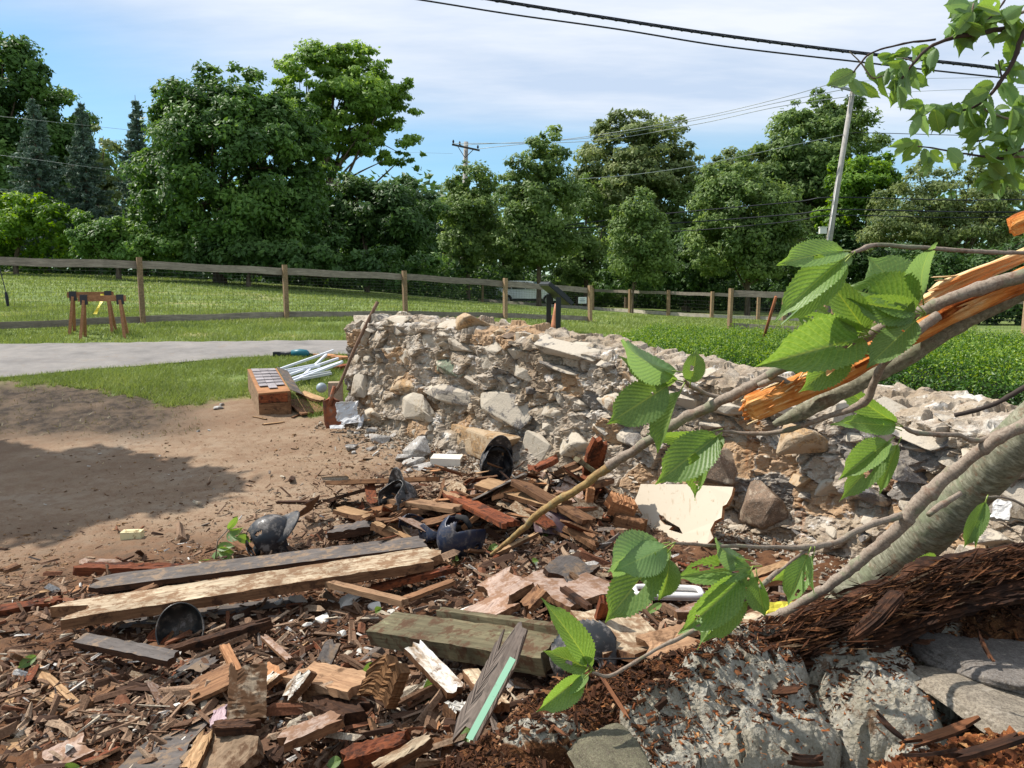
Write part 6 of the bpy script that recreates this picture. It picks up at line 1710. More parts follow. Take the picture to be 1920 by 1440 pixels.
# white plastic tray, wires, yellow cloth, odds
M_PLW = plain('white_plastic', (206, 204, 200), .4, dirt=.2)
c0 = G(1252, 1116, up=.05); root = empty('plastic_tray', c0, 'shallow white plastic tray below the big leaves', 'tray', rz=R(-4))
L_, W_, = .30, .10
mb = MB(); mb.box((0, 0, 0), (L_, W_, .006)); mb.build('base', M_PLW, root)
mb = MB(); ang = np.linspace(0, 2 * math.pi, 33); pts = [(math.copysign(abs(math.cos(q)) ** .35, math.cos(q)) * L_ / 2, math.copysign(abs(math.sin(q)) ** .35, math.sin(q)) * W_ / 2, .018) for q in ang]
mb.tube(pts, .014, 8, False); mb.build('rim', M_PLW, root, True)
M_STEEL = plain('dark_wire', (40, 38, 38), .5, .6)
c0 = G(1175, 1262, up=.12); root = empty('wire_guard', c0, 'bent dark wire face guard beside the half buried helmet', 'wire guard')
for dz in (0, .03): 
    mb = MB(); pts = spline([(-.09, 0, .02 + dz, 0), (-.02, -.02, .03 + dz, 0), (.06, -.02, .03 + dz, 0), (.08, 0, 0 + dz, 0), (.06, .03, -.03 + dz, 0)], 6)[:, :3]; mb.tube(pts, .003, 5); mb.build('bar', M_STEEL, root)
mb = MB(); mb.tube([(.03, -.02, .06), (.03, -.02, 0), (.035, 0, -.04)], .003, 5); mb.build('bar', M_STEEL, root)
c0 = P(1010, 945, 5.15); root = empty('wire_tangle', c0, 'tangle of thin dark wire in the middle of the pile', 'wire')
rr = np.random.default_rng(8)
for k in range(9):
    pts = spline(np.column_stack([np.cumsum(rr.normal(0, .022, (8, 3)), 0) + rr.normal(0, .015, 3), np.zeros(8)]), 5)[:, :3]; mb = MB(); mb.tube(pts, .0018, 4); mb.build('strand', M_STEEL, root)
c0 = P(885, 962, 5.0); root = empty('face_mask', c0, 'rusty wire face mask behind the navy helmet', 'face mask')
for k in range(3):
    z = .03 - .03 * k; mb = MB(); mb.tube(spline([(-.11, .06, z, 0), (-.07, -.02, z, 0), (0, -.05, z, 0), (.07, -.02, z, 0), (.11, .06, z, 0)], 5)[:, :3], .004, 6); mb.build('bar', M_STEEL, root)
for xx in (-.06, 0, .06): mb = MB(); mb.tube([(xx, -.035 - (.012 if xx == 0 else 0), .035), (xx, -.035 - (.012 if xx == 0 else 0), -.035)], .004, 6); mb.build('bar', M_STEEL, root)
crumple('small white paper corner behind the navy helmet', 862, 968, 5.1, .09, .12, 21, M_PLW, 20, 55, name='paper_scrap', cat='scrap')
crumple('bright yellow rag by the base of the tree trunk', 1480, 1160, 2.05, .14, .10, 15, plain('yellow_rag', (222, 208, 72), .7), 10, 35, name='rag', cat='rag', amp=.12)
crumple('small pale yellow scrap left of the yellow rag', 1440, 1184, 2.1, .06, .04, 16, plain('pale_yellow', (214, 208, 150), .7), 40, 30, name='rag', cat='rag')
crumple('white flake stuck on the wall near the right edge', 1878, 955, 3.2, .07, .08, 17, M_PLW, -50, 75, name='paint_flake', cat='flake', amp=.1)
p = G(248, 1002, up=.03); mb = MB(); M = frame(p, Vector((1, .1, 0)).normalized()); mb.box((0, 0, 0), (.13, .07, .05), M); mb.box((.0, -.0, .028), (.08, .03, .006), M)
tag(put('small_carton', mb.mesh('small_carton', plain('cream_carton', (206, 196, 152), .7, dirt=.5, dirtcol=(150, 128, 90)))), 'small crushed cream carton alone on the open dirt', 'carton')
CW = [mesh_np('paint_chip', *rock_np(600 + k, 2, 8, .03, .1, 3, .02, .5), plain('white_flaking_chip_%d' % k, (200 + 4 * k, 196 + 4 * k, 186 + 4 * k), .7, dirt=.3)) for k in range(4)]
for px, py, w_ in ((655, 1128, 60), (600, 1165, 44), (575, 1172, 26), (640, 1188, 30), (700, 1140, 36), (330, 1322, 22), (312, 1330, 18), (280, 1272, 14), (525, 1358, 26), (712, 1245, 22), (732, 1148, 20), (560, 1128, 50), (520, 1132, 30), (672, 1222, 20), (795, 1170, 28), (905, 1278, 18), (340, 1388, 22), (230, 1368, 20), (130, 1400, 22), (560, 1400, 24), (700, 1380, 26), (760, 1352, 22), (500, 1350, 14), (180, 1215, 16), (300, 1208, 18), (890, 1150, 60), (930, 1110, 44), (1000, 1062, 26), (1250, 1140, 26), (1300, 1150, 30)):
    p = G(px, py, up=.03); kk = p.y / FPX; o = put('paint_chip', CW[px % 4]); o.location = p; o.scale = (w_ * kk / 2, w_ * kk / 3.2, w_ * kk / 5); o.rotation_euler = (R(random.uniform(-35, 35)), R(random.uniform(-35, 35)), R(random.uniform(0, 180)))
    tag(o, ('larger' if w_ >= 36 else 'mid-sized' if w_ > 20 else 'tiny') + ' white flaking chip ' + ('just below the long pale plank' if py < 1200 and px < 860 else 'near the mud crusted slab' if px < 600 else 'among the grey slabs and leaves' if py < 1200 else 'in the brown rubble of the middle foreground'), 'chip', 'white chips in the rubble')

# ================================================================== SPLINTERS: 300 single ones, the rest as stuff
SPM = [W_BROWN, W_TAN, W_RED, W_BRL, W_BROWN, W_RED, W_LILAC, W_ORANGE, W_PALE, W_BRL, W_DARK, W_RED]
SPL = [plank_mesh(1, r_w, r_t, 1300 + k, .40, .34, .03, SPM[k % 12], 6, 3, W_BROWN if k % 2 else W_DARK) for k, (r_w, r_t) in enumerate([(.24, .045), (.12, .04), (.34, .05), (.2, .06), (.4, .03), (.14, .05), (.45, .035), (.18, .035), (.5, .03), (.28, .07), (.1, .04), (.55, .05)] * 2)]
for m in SPL: m.name = 'wood_splinter'
def zone(n, seed, ells):
    r_ = np.random.default_rng(seed); out = []
    wts = np.array([e[4] for e in ells], float); wts /= wts.sum()
    while len(out) < n:
        e = ells[r_.choice(len(ells), p=wts)]
        q = r_.normal(0, .5, 2)
        x, y = e[0] + e[2] * q[0], e[1] + e[3] * q[1]
        if y > 1470 or y < 790: continue
        if y > 1440 - (x - 860) * .42 and x > 860: continue
        wh = wall_hit(x, y); g = G(x, y)
        if float(side_of_wall(np.array([g.x]), np.array([g.y]))[0]) > -.05: continue
        out.append(g)
    return out
ZN = [(880, 960, 300, 110, 3.4), (1080, 940, 150, 90, 1.3), (1000, 1060, 330, 90, 2.4), (560, 1230, 560, 160, 3.2), (300, 1330, 420, 150, 2.0), (800, 1330, 380, 130, 1.6), (1250, 1170, 280, 90, 1.2), (200, 1130, 300, 60, .6), (560, 1040, 300, 70, .5)]
r_ = np.random.default_rng(55)
PILE = [(900, 950, 250, 80, 2), (1060, 960, 130, 80, 1.2), (800, 985, 180, 50, 1)]
SPC = ['brown', 'tan', 'red brown', 'pale brown', 'brown', 'red brown', 'greyish lilac', 'orange brown', 'pale weathered', 'pale brown', 'dark', 'red brown']
for k, g in enumerate(zone(170, 52, PILE) + zone(130, 51, ZN)):
    L = r_.uniform(.12, .38) if k < 170 else r_.uniform(.06, .24) * (1.35 if k % 6 == 0 else .9)
    if k < 170: g = g + Vector((0, 0, r_.uniform(0, .12)))
    kk = int(r_.integers(24)); o = put('wood_splinter', SPL[kk])
    o.location = g + Vector((0, 0, r_.uniform(.005, .05))); o.scale = (L, L * r_.uniform(.6, 1.1), L * r_.uniform(.6, 1.2))
    o.rotation_euler = (R(r_.normal(0, 28)), R(r_.normal(0, 16)), R(r_.uniform(0, 360)))
    gx_, gy_ = [float(q) for q in topix(g.x, g.y, g.z)]
    where = ('heaped by the foot of the wall' if gy_ < 940 else 'around the helmets in the middle' if gy_ < 1035 else 'between the long planks and the leaves' if gy_ < 1150 and gx_ > 700 else 'beside the long pale plank at the left' if gy_ < 1150 else 'in the right foreground rubble' if gx_ > 850 else 'in the middle foreground rubble' if gx_ > 430 else 'in the left foreground rubble')
    tag(o, ('long ' if L > .2 else 'short ' if L < .11 else '') + SPC[kk % 12] + ' wood splinter ' + where, 'wood splinter', 'wood splinters in the rubble')
def ramp_mat(name, stops, rough=.9, bs=120):
    t = NT(name); c = t.ramp(t.attr('var'), [(p, ln(q)) for p, q in stops], 'CONSTANT'); n = t.noise(t.coord('Position'), bs, 4, .7)
    c = t.mix(t.rng(n, .35, .65, .5, 0), c, ln((58, 40, 28))); return t.done(c, rough, t.bump(n, .6, .003), .15)
M_CHIPS = ramp_mat('mixed_wood_chips', [(0, (98, 74, 58)), (.16, (70, 52, 42)), (.30, (122, 96, 76)), (.50, (146, 120, 98)), (.68, (168, 144, 120)), (.80, (124, 82, 60)), (.87, (116, 106, 98)), (.92, (186, 174, 154)), (.965, (208, 204, 196))])
def slivers(name, pos, Lr, asp, mat, seed, tilt=.35, var=None):
    r_ = np.random.default_rng(seed); n = len(pos); pos = np.asarray(pos)
    L = r_.uniform(*Lr, n) * (.5 + r_.random(n) ** 2); W = L * r_.uniform(*asp, n); T = W * r_.uniform(.2, .6, n)
    yaw = r_.uniform(0, 2 * np.pi, n); el = r_.normal(0, tilt, n); ro = r_.normal(0, .6, n)
    X = np.stack([np.cos(yaw) * np.cos(el), np.sin(yaw) * np.cos(el), np.sin(el)], 1)
    Y0 = np.stack([-np.sin(yaw), np.cos(yaw), 0 * yaw], 1); Z0 = np.cross(X, Y0); c, s = np.cos(ro)[:, None], np.sin(ro)[:, None]
    Y = Y0 * c + Z0 * s; Z = Z0 * c - Y0 * s
    t_ = r_.uniform(.2, 1, (n, 1))
    a = X * L[:, None] / 2; b = Y * W[:, None] / 2; h = Z * T[:, None]
    V = np.stack([pos - a - b, pos + a - b * t_, pos + a * 1.1 + b * t_, pos - a * .85 + b, pos - a + h * .8, pos + a * .9 + h, pos - a * .8 + b * .6 + h], 1)
    F = np.array([[4, 0, 1, 5], [5, 1, 2, 6], [6, 2, 3, 6]])
    F = [np.array([[4, 0, 1, 5], [6, 5, 2, 3]]), np.array([[5, 1, 2], [4, 5, 6], [6, 3, 4], [4, 3, 0]])]
    Fs = [(np.arange(n)[:, None, None] * 7 + f[None]).reshape(-1, f.shape[1]) for f in F]
    va = r_.random(n) if var is None else var
    return mesh_np(name, V.reshape(-1, 3), Fs, mat, False, {'var': np.repeat(va, 7)})
def fast_zone(n, seed, ells, sp=.55):
    r_ = np.random.default_rng(seed); w_ = np.array([e[4] * (e[2] * e[3]) ** .25 for e in ells], float); w_ /= w_.sum()
    k = r_.choice(len(ells), n, p=w_); E = np.array(ells)[k]
    x = E[:, 0] + E[:, 2] * r_.normal(0, sp, n); y = E[:, 1] + E[:, 3] * r_.normal(0, sp, n)
    ok = (y < 1475) & (y > 770) & ~((y > 1440 - (x - 860) * .42) & (x > 860)); x, y = x[ok], y[ok]
    a = (x - 960) / FPX; b = (720 - y) / FPX; dy = cT + b * sT; a = a / dy; b = (-sT + b * cT) / dy
    D = np.full(len(x), 5.0)
    for _ in range(12): D = (CAMZ - hgt(a * D, D)) / (-b)
    X, Y = a * D, D; Z = hgt(X, Y) + .035 * fbm(v3(X, Y), 9, 4, .65) * sstep(5.6, 4.2, Y)
    s = side_of_wall(X, Y); ok = (s < -.02); return np.stack([X, Y, Z], 1)[ok]
p = fast_zone(21000, 61, ZN); p[:, 2] += np.random.default_rng(1).uniform(0, .03, len(p))
put('wood_chips', slivers('wood_chips', p, (.015, .085), (.10, .45), M_CHIPS, 62))['kind'] = 'stuff'
p = fast_zone(1500, 161, ZN, .5); p[:, 2] += np.random.default_rng(2).uniform(.0, .05, len(p))
put('wood_chips', slivers('wood_chips', p, (.06, .20), (.08, .3), M_CHIPS, 162, .3))['kind'] = 'stuff'
p = fast_zone(38000, 63, ZN, .6); p[:, 2] += .003
def tetras(name, pos, Lr, mat, seed):
    r_ = np.random.default_rng(seed); n = len(pos); L = r_.uniform(*Lr, n)[:, None] * (.5 + r_.random((n, 1)))
    q = r_.normal(size=(n, 4, 3)) * np.array([1, 1, .6]); q /= np.linalg.norm(q, axis=2)[:, :, None] + 1e-6
    V = pos[:, None, :] + q * L[:, None, :] * .6
    F = (np.arange(n)[:, None, None] * 4 + np.array([[0, 1, 2], [0, 2, 3], [0, 3, 1], [1, 3, 2]])[None]).reshape(-1, 3)
    return mesh_np(name, V.reshape(-1, 3), F, mat, False, {'var': np.repeat(r_.random(n), 4)})
put('crumbs', tetras('crumbs', p, (.004, .016), M_CHIPS, 64))['kind'] = 'stuff'
DIRT = [(600, 960, 420, 110, 1), (420, 830, 400, 60, .4), (760, 850, 160, 50, .8), (150, 1080, 260, 60, .8), (400, 1050, 330, 60, .8)]
M_GRIT = ramp_mat('dirt_grit', [(0, (120, 90, 64)), (.3, (96, 70, 50)), (.5, (156, 124, 90)), (.75, (142, 108, 74)), (.9, (190, 170, 136)), (.97, (206, 200, 188))])
p = fast_zone(9000, 65, DIRT, .7); p[:, 2] += .004
put('grit', slivers('grit', p, (.006, .03), (.1, .6), M_GRIT, 66, .15))['kind'] = 'stuff'
# rubble grit along the foot of the wall
r_ = np.random.default_rng(67); s = r_.uniform(0, SL * .8, 5000); x, y, dx, dy = wpath(s); d = np.abs(r_.normal(0, .2, 5000)) + .03
X, Y = x + dy * d, y - dx * d; p = np.stack([X, Y, hgt(X, Y) + .01], 1)
put('mortar_crumbs', slivers('mortar_crumbs', p, (.008, .04), (.5, .9), ramp_mat('pale_mortar_crumbs', [(0, (168, 156, 138)), (.5, (190, 182, 168)), (.8, (140, 122, 102))]), 68))['kind'] = 'stuff'
# ================================================================== ROTTEN TIMBER ON THE NEAR WALL
def fibre(name, pts, rw, rt, mat, seed, n=90, k=26, groove=.35, root=None, label=None, cat=None, fray=.5, group=None):
    """pts: (px, py, D); rw, rt half width and half thickness in metres"""
    sp = spline([(*P(x, y, D * (.905 if name in ('beam_slab',) else 1)), 0) for x, y, D in pts], 14)[:, :3]
    a, b = Vector(sp[0]), Vector(sp[-1]); M = frame(a, b - a); Mi = M.inverted()
    L = (b - a).length
    loc = np.array([tuple(Mi @ Vector(p)) for p in sp])
    xs = np.linspace(0, L, n); cy = np.interp(xs, loc[:, 0], loc[:, 1]); cz = np.interp(xs, loc[:, 0], loc[:, 2])
    r_ = np.random.default_rng(seed)
    ang = np.linspace(0, 2 * np.pi, k, endpoint=False)
    XX, AA = np.meshgrid(xs, ang, indexing='ij'); X, A = XX.ravel(), AA.ravel()
    cyl = np.stack([X * 3.2, np.cos(A) * 3.4 + seed, np.sin(A) * 3.4], 1)
    g = fbm(cyl, 1.5, 4, .65, seed); g2 = fbm(cyl * [2.2, 3.5, 3.5], 1.5, 2, .6, seed + 3)
    g3 = ridge(cyl * [1.5, 9, 9], 1.0, 2, .6, seed + 5)
    rad = 1 + groove * 2 * g + groove * .8 * g2 + groove * .45 * g3 * (1 if k >= 20 else .3)
    e = np.minimum(X, L - X) / L
    tap = sstep(-.01, .16 * fray + .02, e + .10 * fray * fbm(cyl * [0, 1.6, 1.6], 1.4, 2, .6, seed + 9))
    rad = rad * (.12 + .88 * tap)
    sq = 1 / np.maximum(np.abs(np.cos(A)), np.abs(np.sin(A))) ** .5
    V = np.stack([X, np.repeat(cy, k) + rw * rad * sq * np.cos(A), np.repeat(cz, k) + rt * rad * sq * np.sin(A)], 1)
    i = np.arange(n - 1)[:, None] * k; j = np.arange(k)[None, :]; j2 = (j + 1) % k
    F = np.stack([i + j, i + j2, i + k + j2, i + k + j], -1).reshape(-1, 4)
    Vc = np.vstack([V, [[0, cy[0], cz[0]], [L, cy[-1], cz[-1]]]])
    q = np.arange(k); q2 = (q + 1) % k
    caps = np.vstack([np.stack([q2, q, np.full(k, n * k)], 1), np.stack([(n - 1) * k + q, (n - 1) * k + q2, np.full(k, n * k + 1)], 1)])
    me = mesh_np(name, Vc, [F, caps], mat, False)
    o = put(name, me, None, M)
    if root is not None:
        o.parent = root; o.matrix_parent_inverse = mw(root).inverted()
    return tag(o, label, cat, group)
W_MULCH = wood('crumbling_dark_timber', (50, 31, 21), (88, 56, 36), (122, 82, 52), 30, dirt=.5, dirtcol=(42, 27, 19), bump=1.0, stretch=.035, vary=.3)
W_MULCH2 = wood('crumbling_rusty_timber', (78, 48, 31), (120, 78, 50), (150, 106, 70), 30, dirt=.3, dirtcol=(66, 36, 22), bump=1.0, stretch=.035, vary=.3)
rb = empty('rotten_sill_beam', P(1750, 1130, 1.95), 'long dark crumbling sill beam lying on the near wall at the right', 'timber')
fibre('beam_slab', [(1470, 1200, 1.88), (1600, 1150, 1.94), (1760, 1092, 2.0), (2000, 1040, 2.08)], .050, .022, W_MULCH, 3, 200, 60, .5, rb)
fibre('beam_slab', [(1500, 1215, 1.84), (1640, 1185, 1.86), (1800, 1125, 1.90), (1990, 1085, 1.95)], .045, .014, W_MULCH, 4, 200, 56, .5, rb)
fibre('beam_slab', [(1280, 1262, 1.80), (1400, 1238, 1.80), (1520, 1208, 1.82)], .022, .010, W_MULCH, 5, 120, 36, .5, rb)
fibre('beam_slab', [(1590, 1200, 1.78), (1640, 1160, 1.80), (1690, 1108, 1.84)], .016, .008, W_MULCH, 6, 100, 36, .5, rb)
fibre('beam_slab', [(1420, 1262, 1.80), (1480, 1246, 1.80), (1600, 1226, 1.82)], .016, .007, W_MULCH, 7, 120, 40, .6, rb, fray=1.3)
fibre('beam_slab', [(1700, 1085, 2.08), (1800, 1064, 2.12), (1960, 1040, 2.18)], .05, .016, W_MULCH, 8, 120, 44, .5, rb)
FR = 'rotten wood fragments on the near wall'
for k, (pts, w_, t_, m) in enumerate([([(1125, 1265, 1.62), (1160, 1320, 1.50), (1186, 1358, 1.42)], .006, .004, W_MULCH2), ([(1480, 1425, 1.30), (1520, 1410, 1.28), (1552, 1428, 1.26)], .02, .012, W_MULCH2), ([(1638, 1335, 1.38), (1670, 1375, 1.34), (1700, 1395, 1.30)], .012, .006, W_MULCH2),
      ([(1830, 1180, 1.72), (1850, 1220, 1.66), (1862, 1246, 1.62)], .010, .006, W_MULCH2), ([(1440, 1298, 1.56), (1480, 1285, 1.56), (1504, 1292, 1.56)], .014, .008, W_MULCH), ([(1690, 1200, 1.72), (1720, 1196, 1.72), (1755, 1206, 1.70)], .012, .008, W_MULCH), ([(1000, 1330, 1.50), (1030, 1360, 1.44), (1064, 1385, 1.38)], .008, .004, W_MULCH),
      ([(1630, 1180, 1.76), (1645, 1230, 1.70), (1636, 1262, 1.66)], .008, .006, W_MULCH), ([(1300, 1255, 1.74), (1350, 1242, 1.74), (1420, 1250, 1.72)], .010, .006, W_MULCH2), ([(1700, 1400, 1.22), (1760, 1372, 1.24), (1840, 1350, 1.26)], .014, .01, W_MULCH2), ([(1760, 1430, 1.16), (1840, 1395, 1.18), (1930, 1380, 1.2)], .018, .012, W_MULCH2), ([(1690, 1420, 1.18), (1740, 1400, 1.18), (1800, 1408, 1.18)], .010, .008, W_MULCH2)]):
    a, b = P(*pts[0][:2], pts[0][2] * .97), P(*pts[-1][:2], pts[-1][2] * .97); L = (b - a).length
    o = put('rotten_splinter', plank_mesh(L, w_ * 1.3, t_ * .6, 1500 + k, L * .35, L * .3, .004, W_MULCH if k % 3 else W_MULCH2, 10, 4, edge=W_MULCH), None, frame((a + b) / 2, b - a) @ Matrix.Rotation(R(20 - 17 * (k % 4)), 4, 'X'))
    lab_ = ['thin brown splinter slanting down left of the lime boulders, below the twig leaves', 'short chunky splinter at the bottom edge on the lime crust', 'long curved splinter on the right lime boulder', 'upright splinter on the grey ledge under the beam', 'small flat splinter on top of the left lime boulder', 'small splinter in the hollow above the grey ledge', 'thin splinter on the dark mould at the bottom centre', 'slim splinter standing against the end of the beam', 'splinter lying on the mould ridge left of the beam', 'long thin splinter at the edge of the rusty mulch', 'thick splinter lying across the rusty mulch at the bottom right', 'short splinter at the left end of the rusty mulch'][k]
    tag(o, lab_, 'wood splinter', FR)
FLK = []
M_MUL = ramp_mat('dark_mulch', [(0, (58, 36, 24)), (.3, (84, 52, 34)), (.55, (44, 29, 21)), (.75, (108, 70, 44)), (.92, (134, 94, 62)), (.98, (166, 136, 106))], .95, 200)
M_MUL2 = ramp_mat('rusty_mulch', [(0, (108, 62, 36)), (.3, (138, 82, 46)), (.55, (84, 48, 28)), (.75, (158, 104, 62)), (.93, (180, 134, 88))], .95, 200)
r_ = np.random.default_rng(79)
bp = spline([(*P(x, y, D * .9), 0) for x, y, D in [(1500, 1205, 1.84), (1620, 1160, 1.88), (1780, 1100, 1.94), (1990, 1050, 2.0)]], 20)[:, :3]
n = 2600; q = r_.uniform(0, len(bp) - 1.01, n); i_ = q.astype(int); f_ = (q - i_)[:, None]; pb = bp[i_] * (1 - f_) + bp[i_ + 1] * f_ + np.column_stack([r_.normal(0, .03, n), r_.normal(0, .03, n), .018 + r_.normal(0, .012, n)])
dirb = bp[-1] - bp[0]
def aligned(name, pos, d, Lr, wr, mat, seed, jit=.25):
    r_ = np.random.default_rng(seed); n = len(pos); d = np.array(d) / np.linalg.norm(d); X = d + r_.normal(0, jit, (n, 3)); X /= np.linalg.norm(X, axis=1)[:, None]
    Y = np.cross(X, r_.normal(size=(n, 3)) * .5 + [0, 0, 1]); Y /= np.linalg.norm(Y, axis=1)[:, None]; Z = np.cross(X, Y)
    L = r_.uniform(*Lr, (n, 1)); W = r_.uniform(*wr, (n, 1))
    V = np.stack([pos - X * L, pos + Y * W, pos + X * L, pos - Y * W, pos + Z * W * .8], 1).reshape(-1, 3)
    F = (np.arange(n)[:, None, None] * 5 + np.array([[0, 3, 4], [3, 2, 4], [2, 1, 4], [1, 0, 4]])[None]).reshape(-1, 3)
    return mesh_np(name, V, F, mat, False, {'var': np.repeat(r_.random(n), 5)})
put('mulch', aligned('mulch', pb, dirb, (.008, .05), (.0015, .005), M_MUL, 80))['kind'] = 'stuff'
def on_near(n, seed, qa, qb, xa, xb):
    r_ = np.random.default_rng(seed); s = r_.uniform(.2, nl_[-1], n); q = r_.uniform(qa, qb, n)
    i_ = np.clip(((s - s_.min()) / (s_.max() - s_.min()) * (len(s_) - 1)).astype(int), 0, len(s_) - 1); j_ = np.clip(np.searchsorted(q_, q), 0, len(q_) - 1)
    p = NV3[i_, j_]; px, _ = topix(p[:, 0], p[:, 1], p[:, 2]); k = (px > xa) & (px < xb); return p[k] + np.column_stack([r_.normal(0, .004, (k.sum(), 2)), np.full(k.sum(), .003)])
NV3 = NWOBJ
_co = np.empty(len(NV3.data.vertices) * 3, np.float32); NV3.data.vertices.foreach_get('co', _co); NV3 = _co.reshape(len(s_), len(q_), 3) + np.array(nloc)
put('mulch', slivers('mulch', np.vstack([on_near(19000, 71, -.12, .16, 700, 2000), on_near(6000, 72, .1, .5, 600, 1250), on_near(5000, 78, .05, .26, 1150, 2000)]), (.003, .022), (.15, .6), M_MUL, 73, .45))['kind'] = 'stuff'
put('mulch', slivers('mulch', on_near(9000, 74, .0, .6, 1100, 2000), (.003, .016), (.15, .6), M_MUL2, 75, .4))['kind'] = 'stuff'
r_ = np.random.default_rng(76); n = 9000; u, v = r_.random(n), r_.random(n)
px = 1640 + 380 * u; py = 1442 - (18 + 60 * sstep(0, .6, u)) * v + r_.normal(0, 3, n) + 20
D = 1.12 + .16 * v + .04 * u
a = (px - 960) / FPX; b = (720 - py) / FPX; dy = cT + b * sT
pm = np.stack([a / dy * D, D, CAMZ + (-sT + b * cT) / dy * D], 1)
put('mulch', slivers('mulch', pm, (.006, .035), (.12, .5), M_MUL2, 77, .5))['kind'] = 'stuff'
mb = MB()
V = []; 
for i in range(14):
    for j in range(6):
        x = 1630 + 30 * i; yv = 1462 - (14 + 62 * float(sstep(0, .6, i / 13))) * j / 5; V.append(P(x, yv + 6, 1.13 + .16 * j / 5 + .04 * i / 13))
F = [[i * 6 + j, (i + 1) * 6 + j, (i + 1) * 6 + j + 1, i * 6 + j + 1] for i in range(13) for j in range(5)]
o = put('mulch', mesh_np('mulch', V, F, M_MOULD, True, {'lime': np.zeros(len(V))})); o['kind'] = 'stuff'

# ================================================================== CHERRY: leaves
t = NT('cherry_leaf')
uvn = t.n('ShaderNodeUVMap'); sp_ = t.n('ShaderNodeSeparateXYZ'); t.l(uvn.outputs[0], sp_.inputs[0])
U_, V__ = sp_.outputs[0], sp_.outputs[1]                # u across (0..1), v along (0..1)
au = t.math('ABSOLUTE', t.math('SUBTRACT', U_, .5))
ph = t.math('SUBTRACT', t.math('MULTIPLY', V__, 13.0), t.math('MULTIPLY', au, 9.0))
fr = t.math('ABSOLUTE', t.math('SUBTRACT', t.math('FRACT', ph), .5))
vein = t.rng(fr, .02, .085, 1, 0); mid = t.rng(au, .010, .028, 1, 0)
vm = t.math('MAXIMUM', t.math('MULTIPLY', vein, .55), mid)
co = t.coord('Object'); nn_ = t.noise(co, 30, 4, .6); nf = t.noise(t.coord('UV', (18, 26, 1)), 4, 4, .7)
base = t.mix(t.rng(nn_, .3, .7), ln((96, 126, 62)), ln((120, 150, 84)))
base = t.mix(t.rng(nf, .5, .7, 0, .35), base, ln((80, 112, 54)))
base = t.mix(t.rng(t.noise(co, 55, 5, .7), .70, .74, 0, .8), base, ln((110, 84, 44)))
base = t.mix(t.math('MULTIPLY', vm, .8), base, ln((146, 166, 84)))
geo = t.n('ShaderNodeNewGeometry')
under = t.mix(.5, base, ln((122, 152, 106)))
colr = t.mix(geo.outputs['Backfacing'], base, under)
v = t.math('ADD', t.math('MULTIPLY', t.rand(), .35), .82); colr = t.hsv(colr, .5, 1, v)
hgt_n = t.math('ADD', t.math('MULTIPLY', t.rng(fr, 0, .5, 0, 1), .8), t.math('MULTIPLY', nf, .35))
nrm = t.bump(hgt_n, .3, .0016)
t.done(colr, .42, nrm, .45)
tr = t.n('ShaderNodeBsdfTranslucent'); t.l(t.hsv(colr, .48, 1.2, 1.5), tr.inputs[0]); t.l(nrm, tr.inputs['Normal'])
mxs = t.n('ShaderNodeMixShader'); mxs.inputs[0].default_value = .46
t.l(t.b.outputs[0], mxs.inputs[1]); t.l(tr.outputs[0], mxs.inputs[2]); t.l(mxs.outputs[0], t.out.inputs[0])
M_LEAF = t.m
def leaf_mesh(seed, curl=.12, fold=.25, holes=0, n=44, m=12):
    """leaf along +Y from 0 to 1, half width .5 at x = +-0.5; serrated, veined, drooping"""
    r_ = np.random.default_rng(seed); V, UV = [], []
    tw = r_.normal(0, .18); wave = r_.uniform(0, 6)
    for i in range(n + 1):
        f = i / n
        w_ = .5 * (math.sin(math.pi * min(1, f ** .78)) ** .72) * (1 - .0 * f) if f < .78 else None
        if f >= .78:
            w0 = .5 * (math.sin(math.pi * (.78 ** .78)) ** .72); g = (f - .78) / .22; w_ = w0 * ((1 - g) ** 1.25) * (1 - .35 * math.sin(math.pi * g)) + .004
        if f < .02: w_ = .01
        for j in range(m + 1):
            u = j / m * 2 - 1; ww = w_
            if j in (0, m) and .06 < f < .97: ww = w_ * (1 + (.07 if i % 2 else -.035)) + .006 * r_.normal()
            x = u * ww; yv = f + .05 * abs(u) * ww
            ripple = .012 * math.cos(2 * math.pi * (13 * f - 4.5 * abs(u) * .9)) * min(1, abs(u) * 3) * .5
            z = fold * abs(x) - curl * f * f * 1.6 + tw * x * f + .05 * math.sin(f * 5 + wave + u) * abs(u) + ripple
            V.append((x, yv, z)); UV.append((u * .5 + .5, f))
    F = []
    hs = [(r_.uniform(-.6, .6), r_.uniform(.2, .85), r_.uniform(.03, .09)) for _ in range(holes)]
    for i in range(n):
        for j in range(m):
            uc = (j + .5) / m * 2 - 1; fc = (i + .5) / n
            if any(((uc - a) * .5) ** 2 + (fc - b) ** 2 < c * c * (1 + .5 * math.sin(7 * math.atan2(fc - b, uc - a) + a * 9)) for a, b, c in hs): continue
            a = i * (m + 1) + j; F.append((a, a + 1, a + m + 2, a + m + 1))
    me = mesh_np('leaf', V, np.array(F), M_LEAF, True, None, UV)
    return me
LEAVES = [leaf_mesh(700 + k, c, f, h) for k, (c, f, h) in enumerate([(.16, .26, 1), (.34, .40, 0), (.05, .12, 1), (.24, .60, 2), (.14, .30, 4), (.40, .22, 0), (.10, .62, 1), (.20, .36, 6)])]
SLEAF = [leaf_mesh(760 + k, c, f, h, 20, 6) for k, (c, f, h) in enumerate([(.15, .3, 0), (.3, .45, 0), (.05, .2, 0), (.2, .55, 1)])]
M_PET = plain('green_leaf_stalk', (132, 150, 66), .5)
PET = mesh_np('leaf_stalk', *[a for a in tube_np([(0, 0, 0), (0, -.5, .03), (0, -1, 0)], [.035, .03, .035], 5, False)], M_PET, True) if False else None
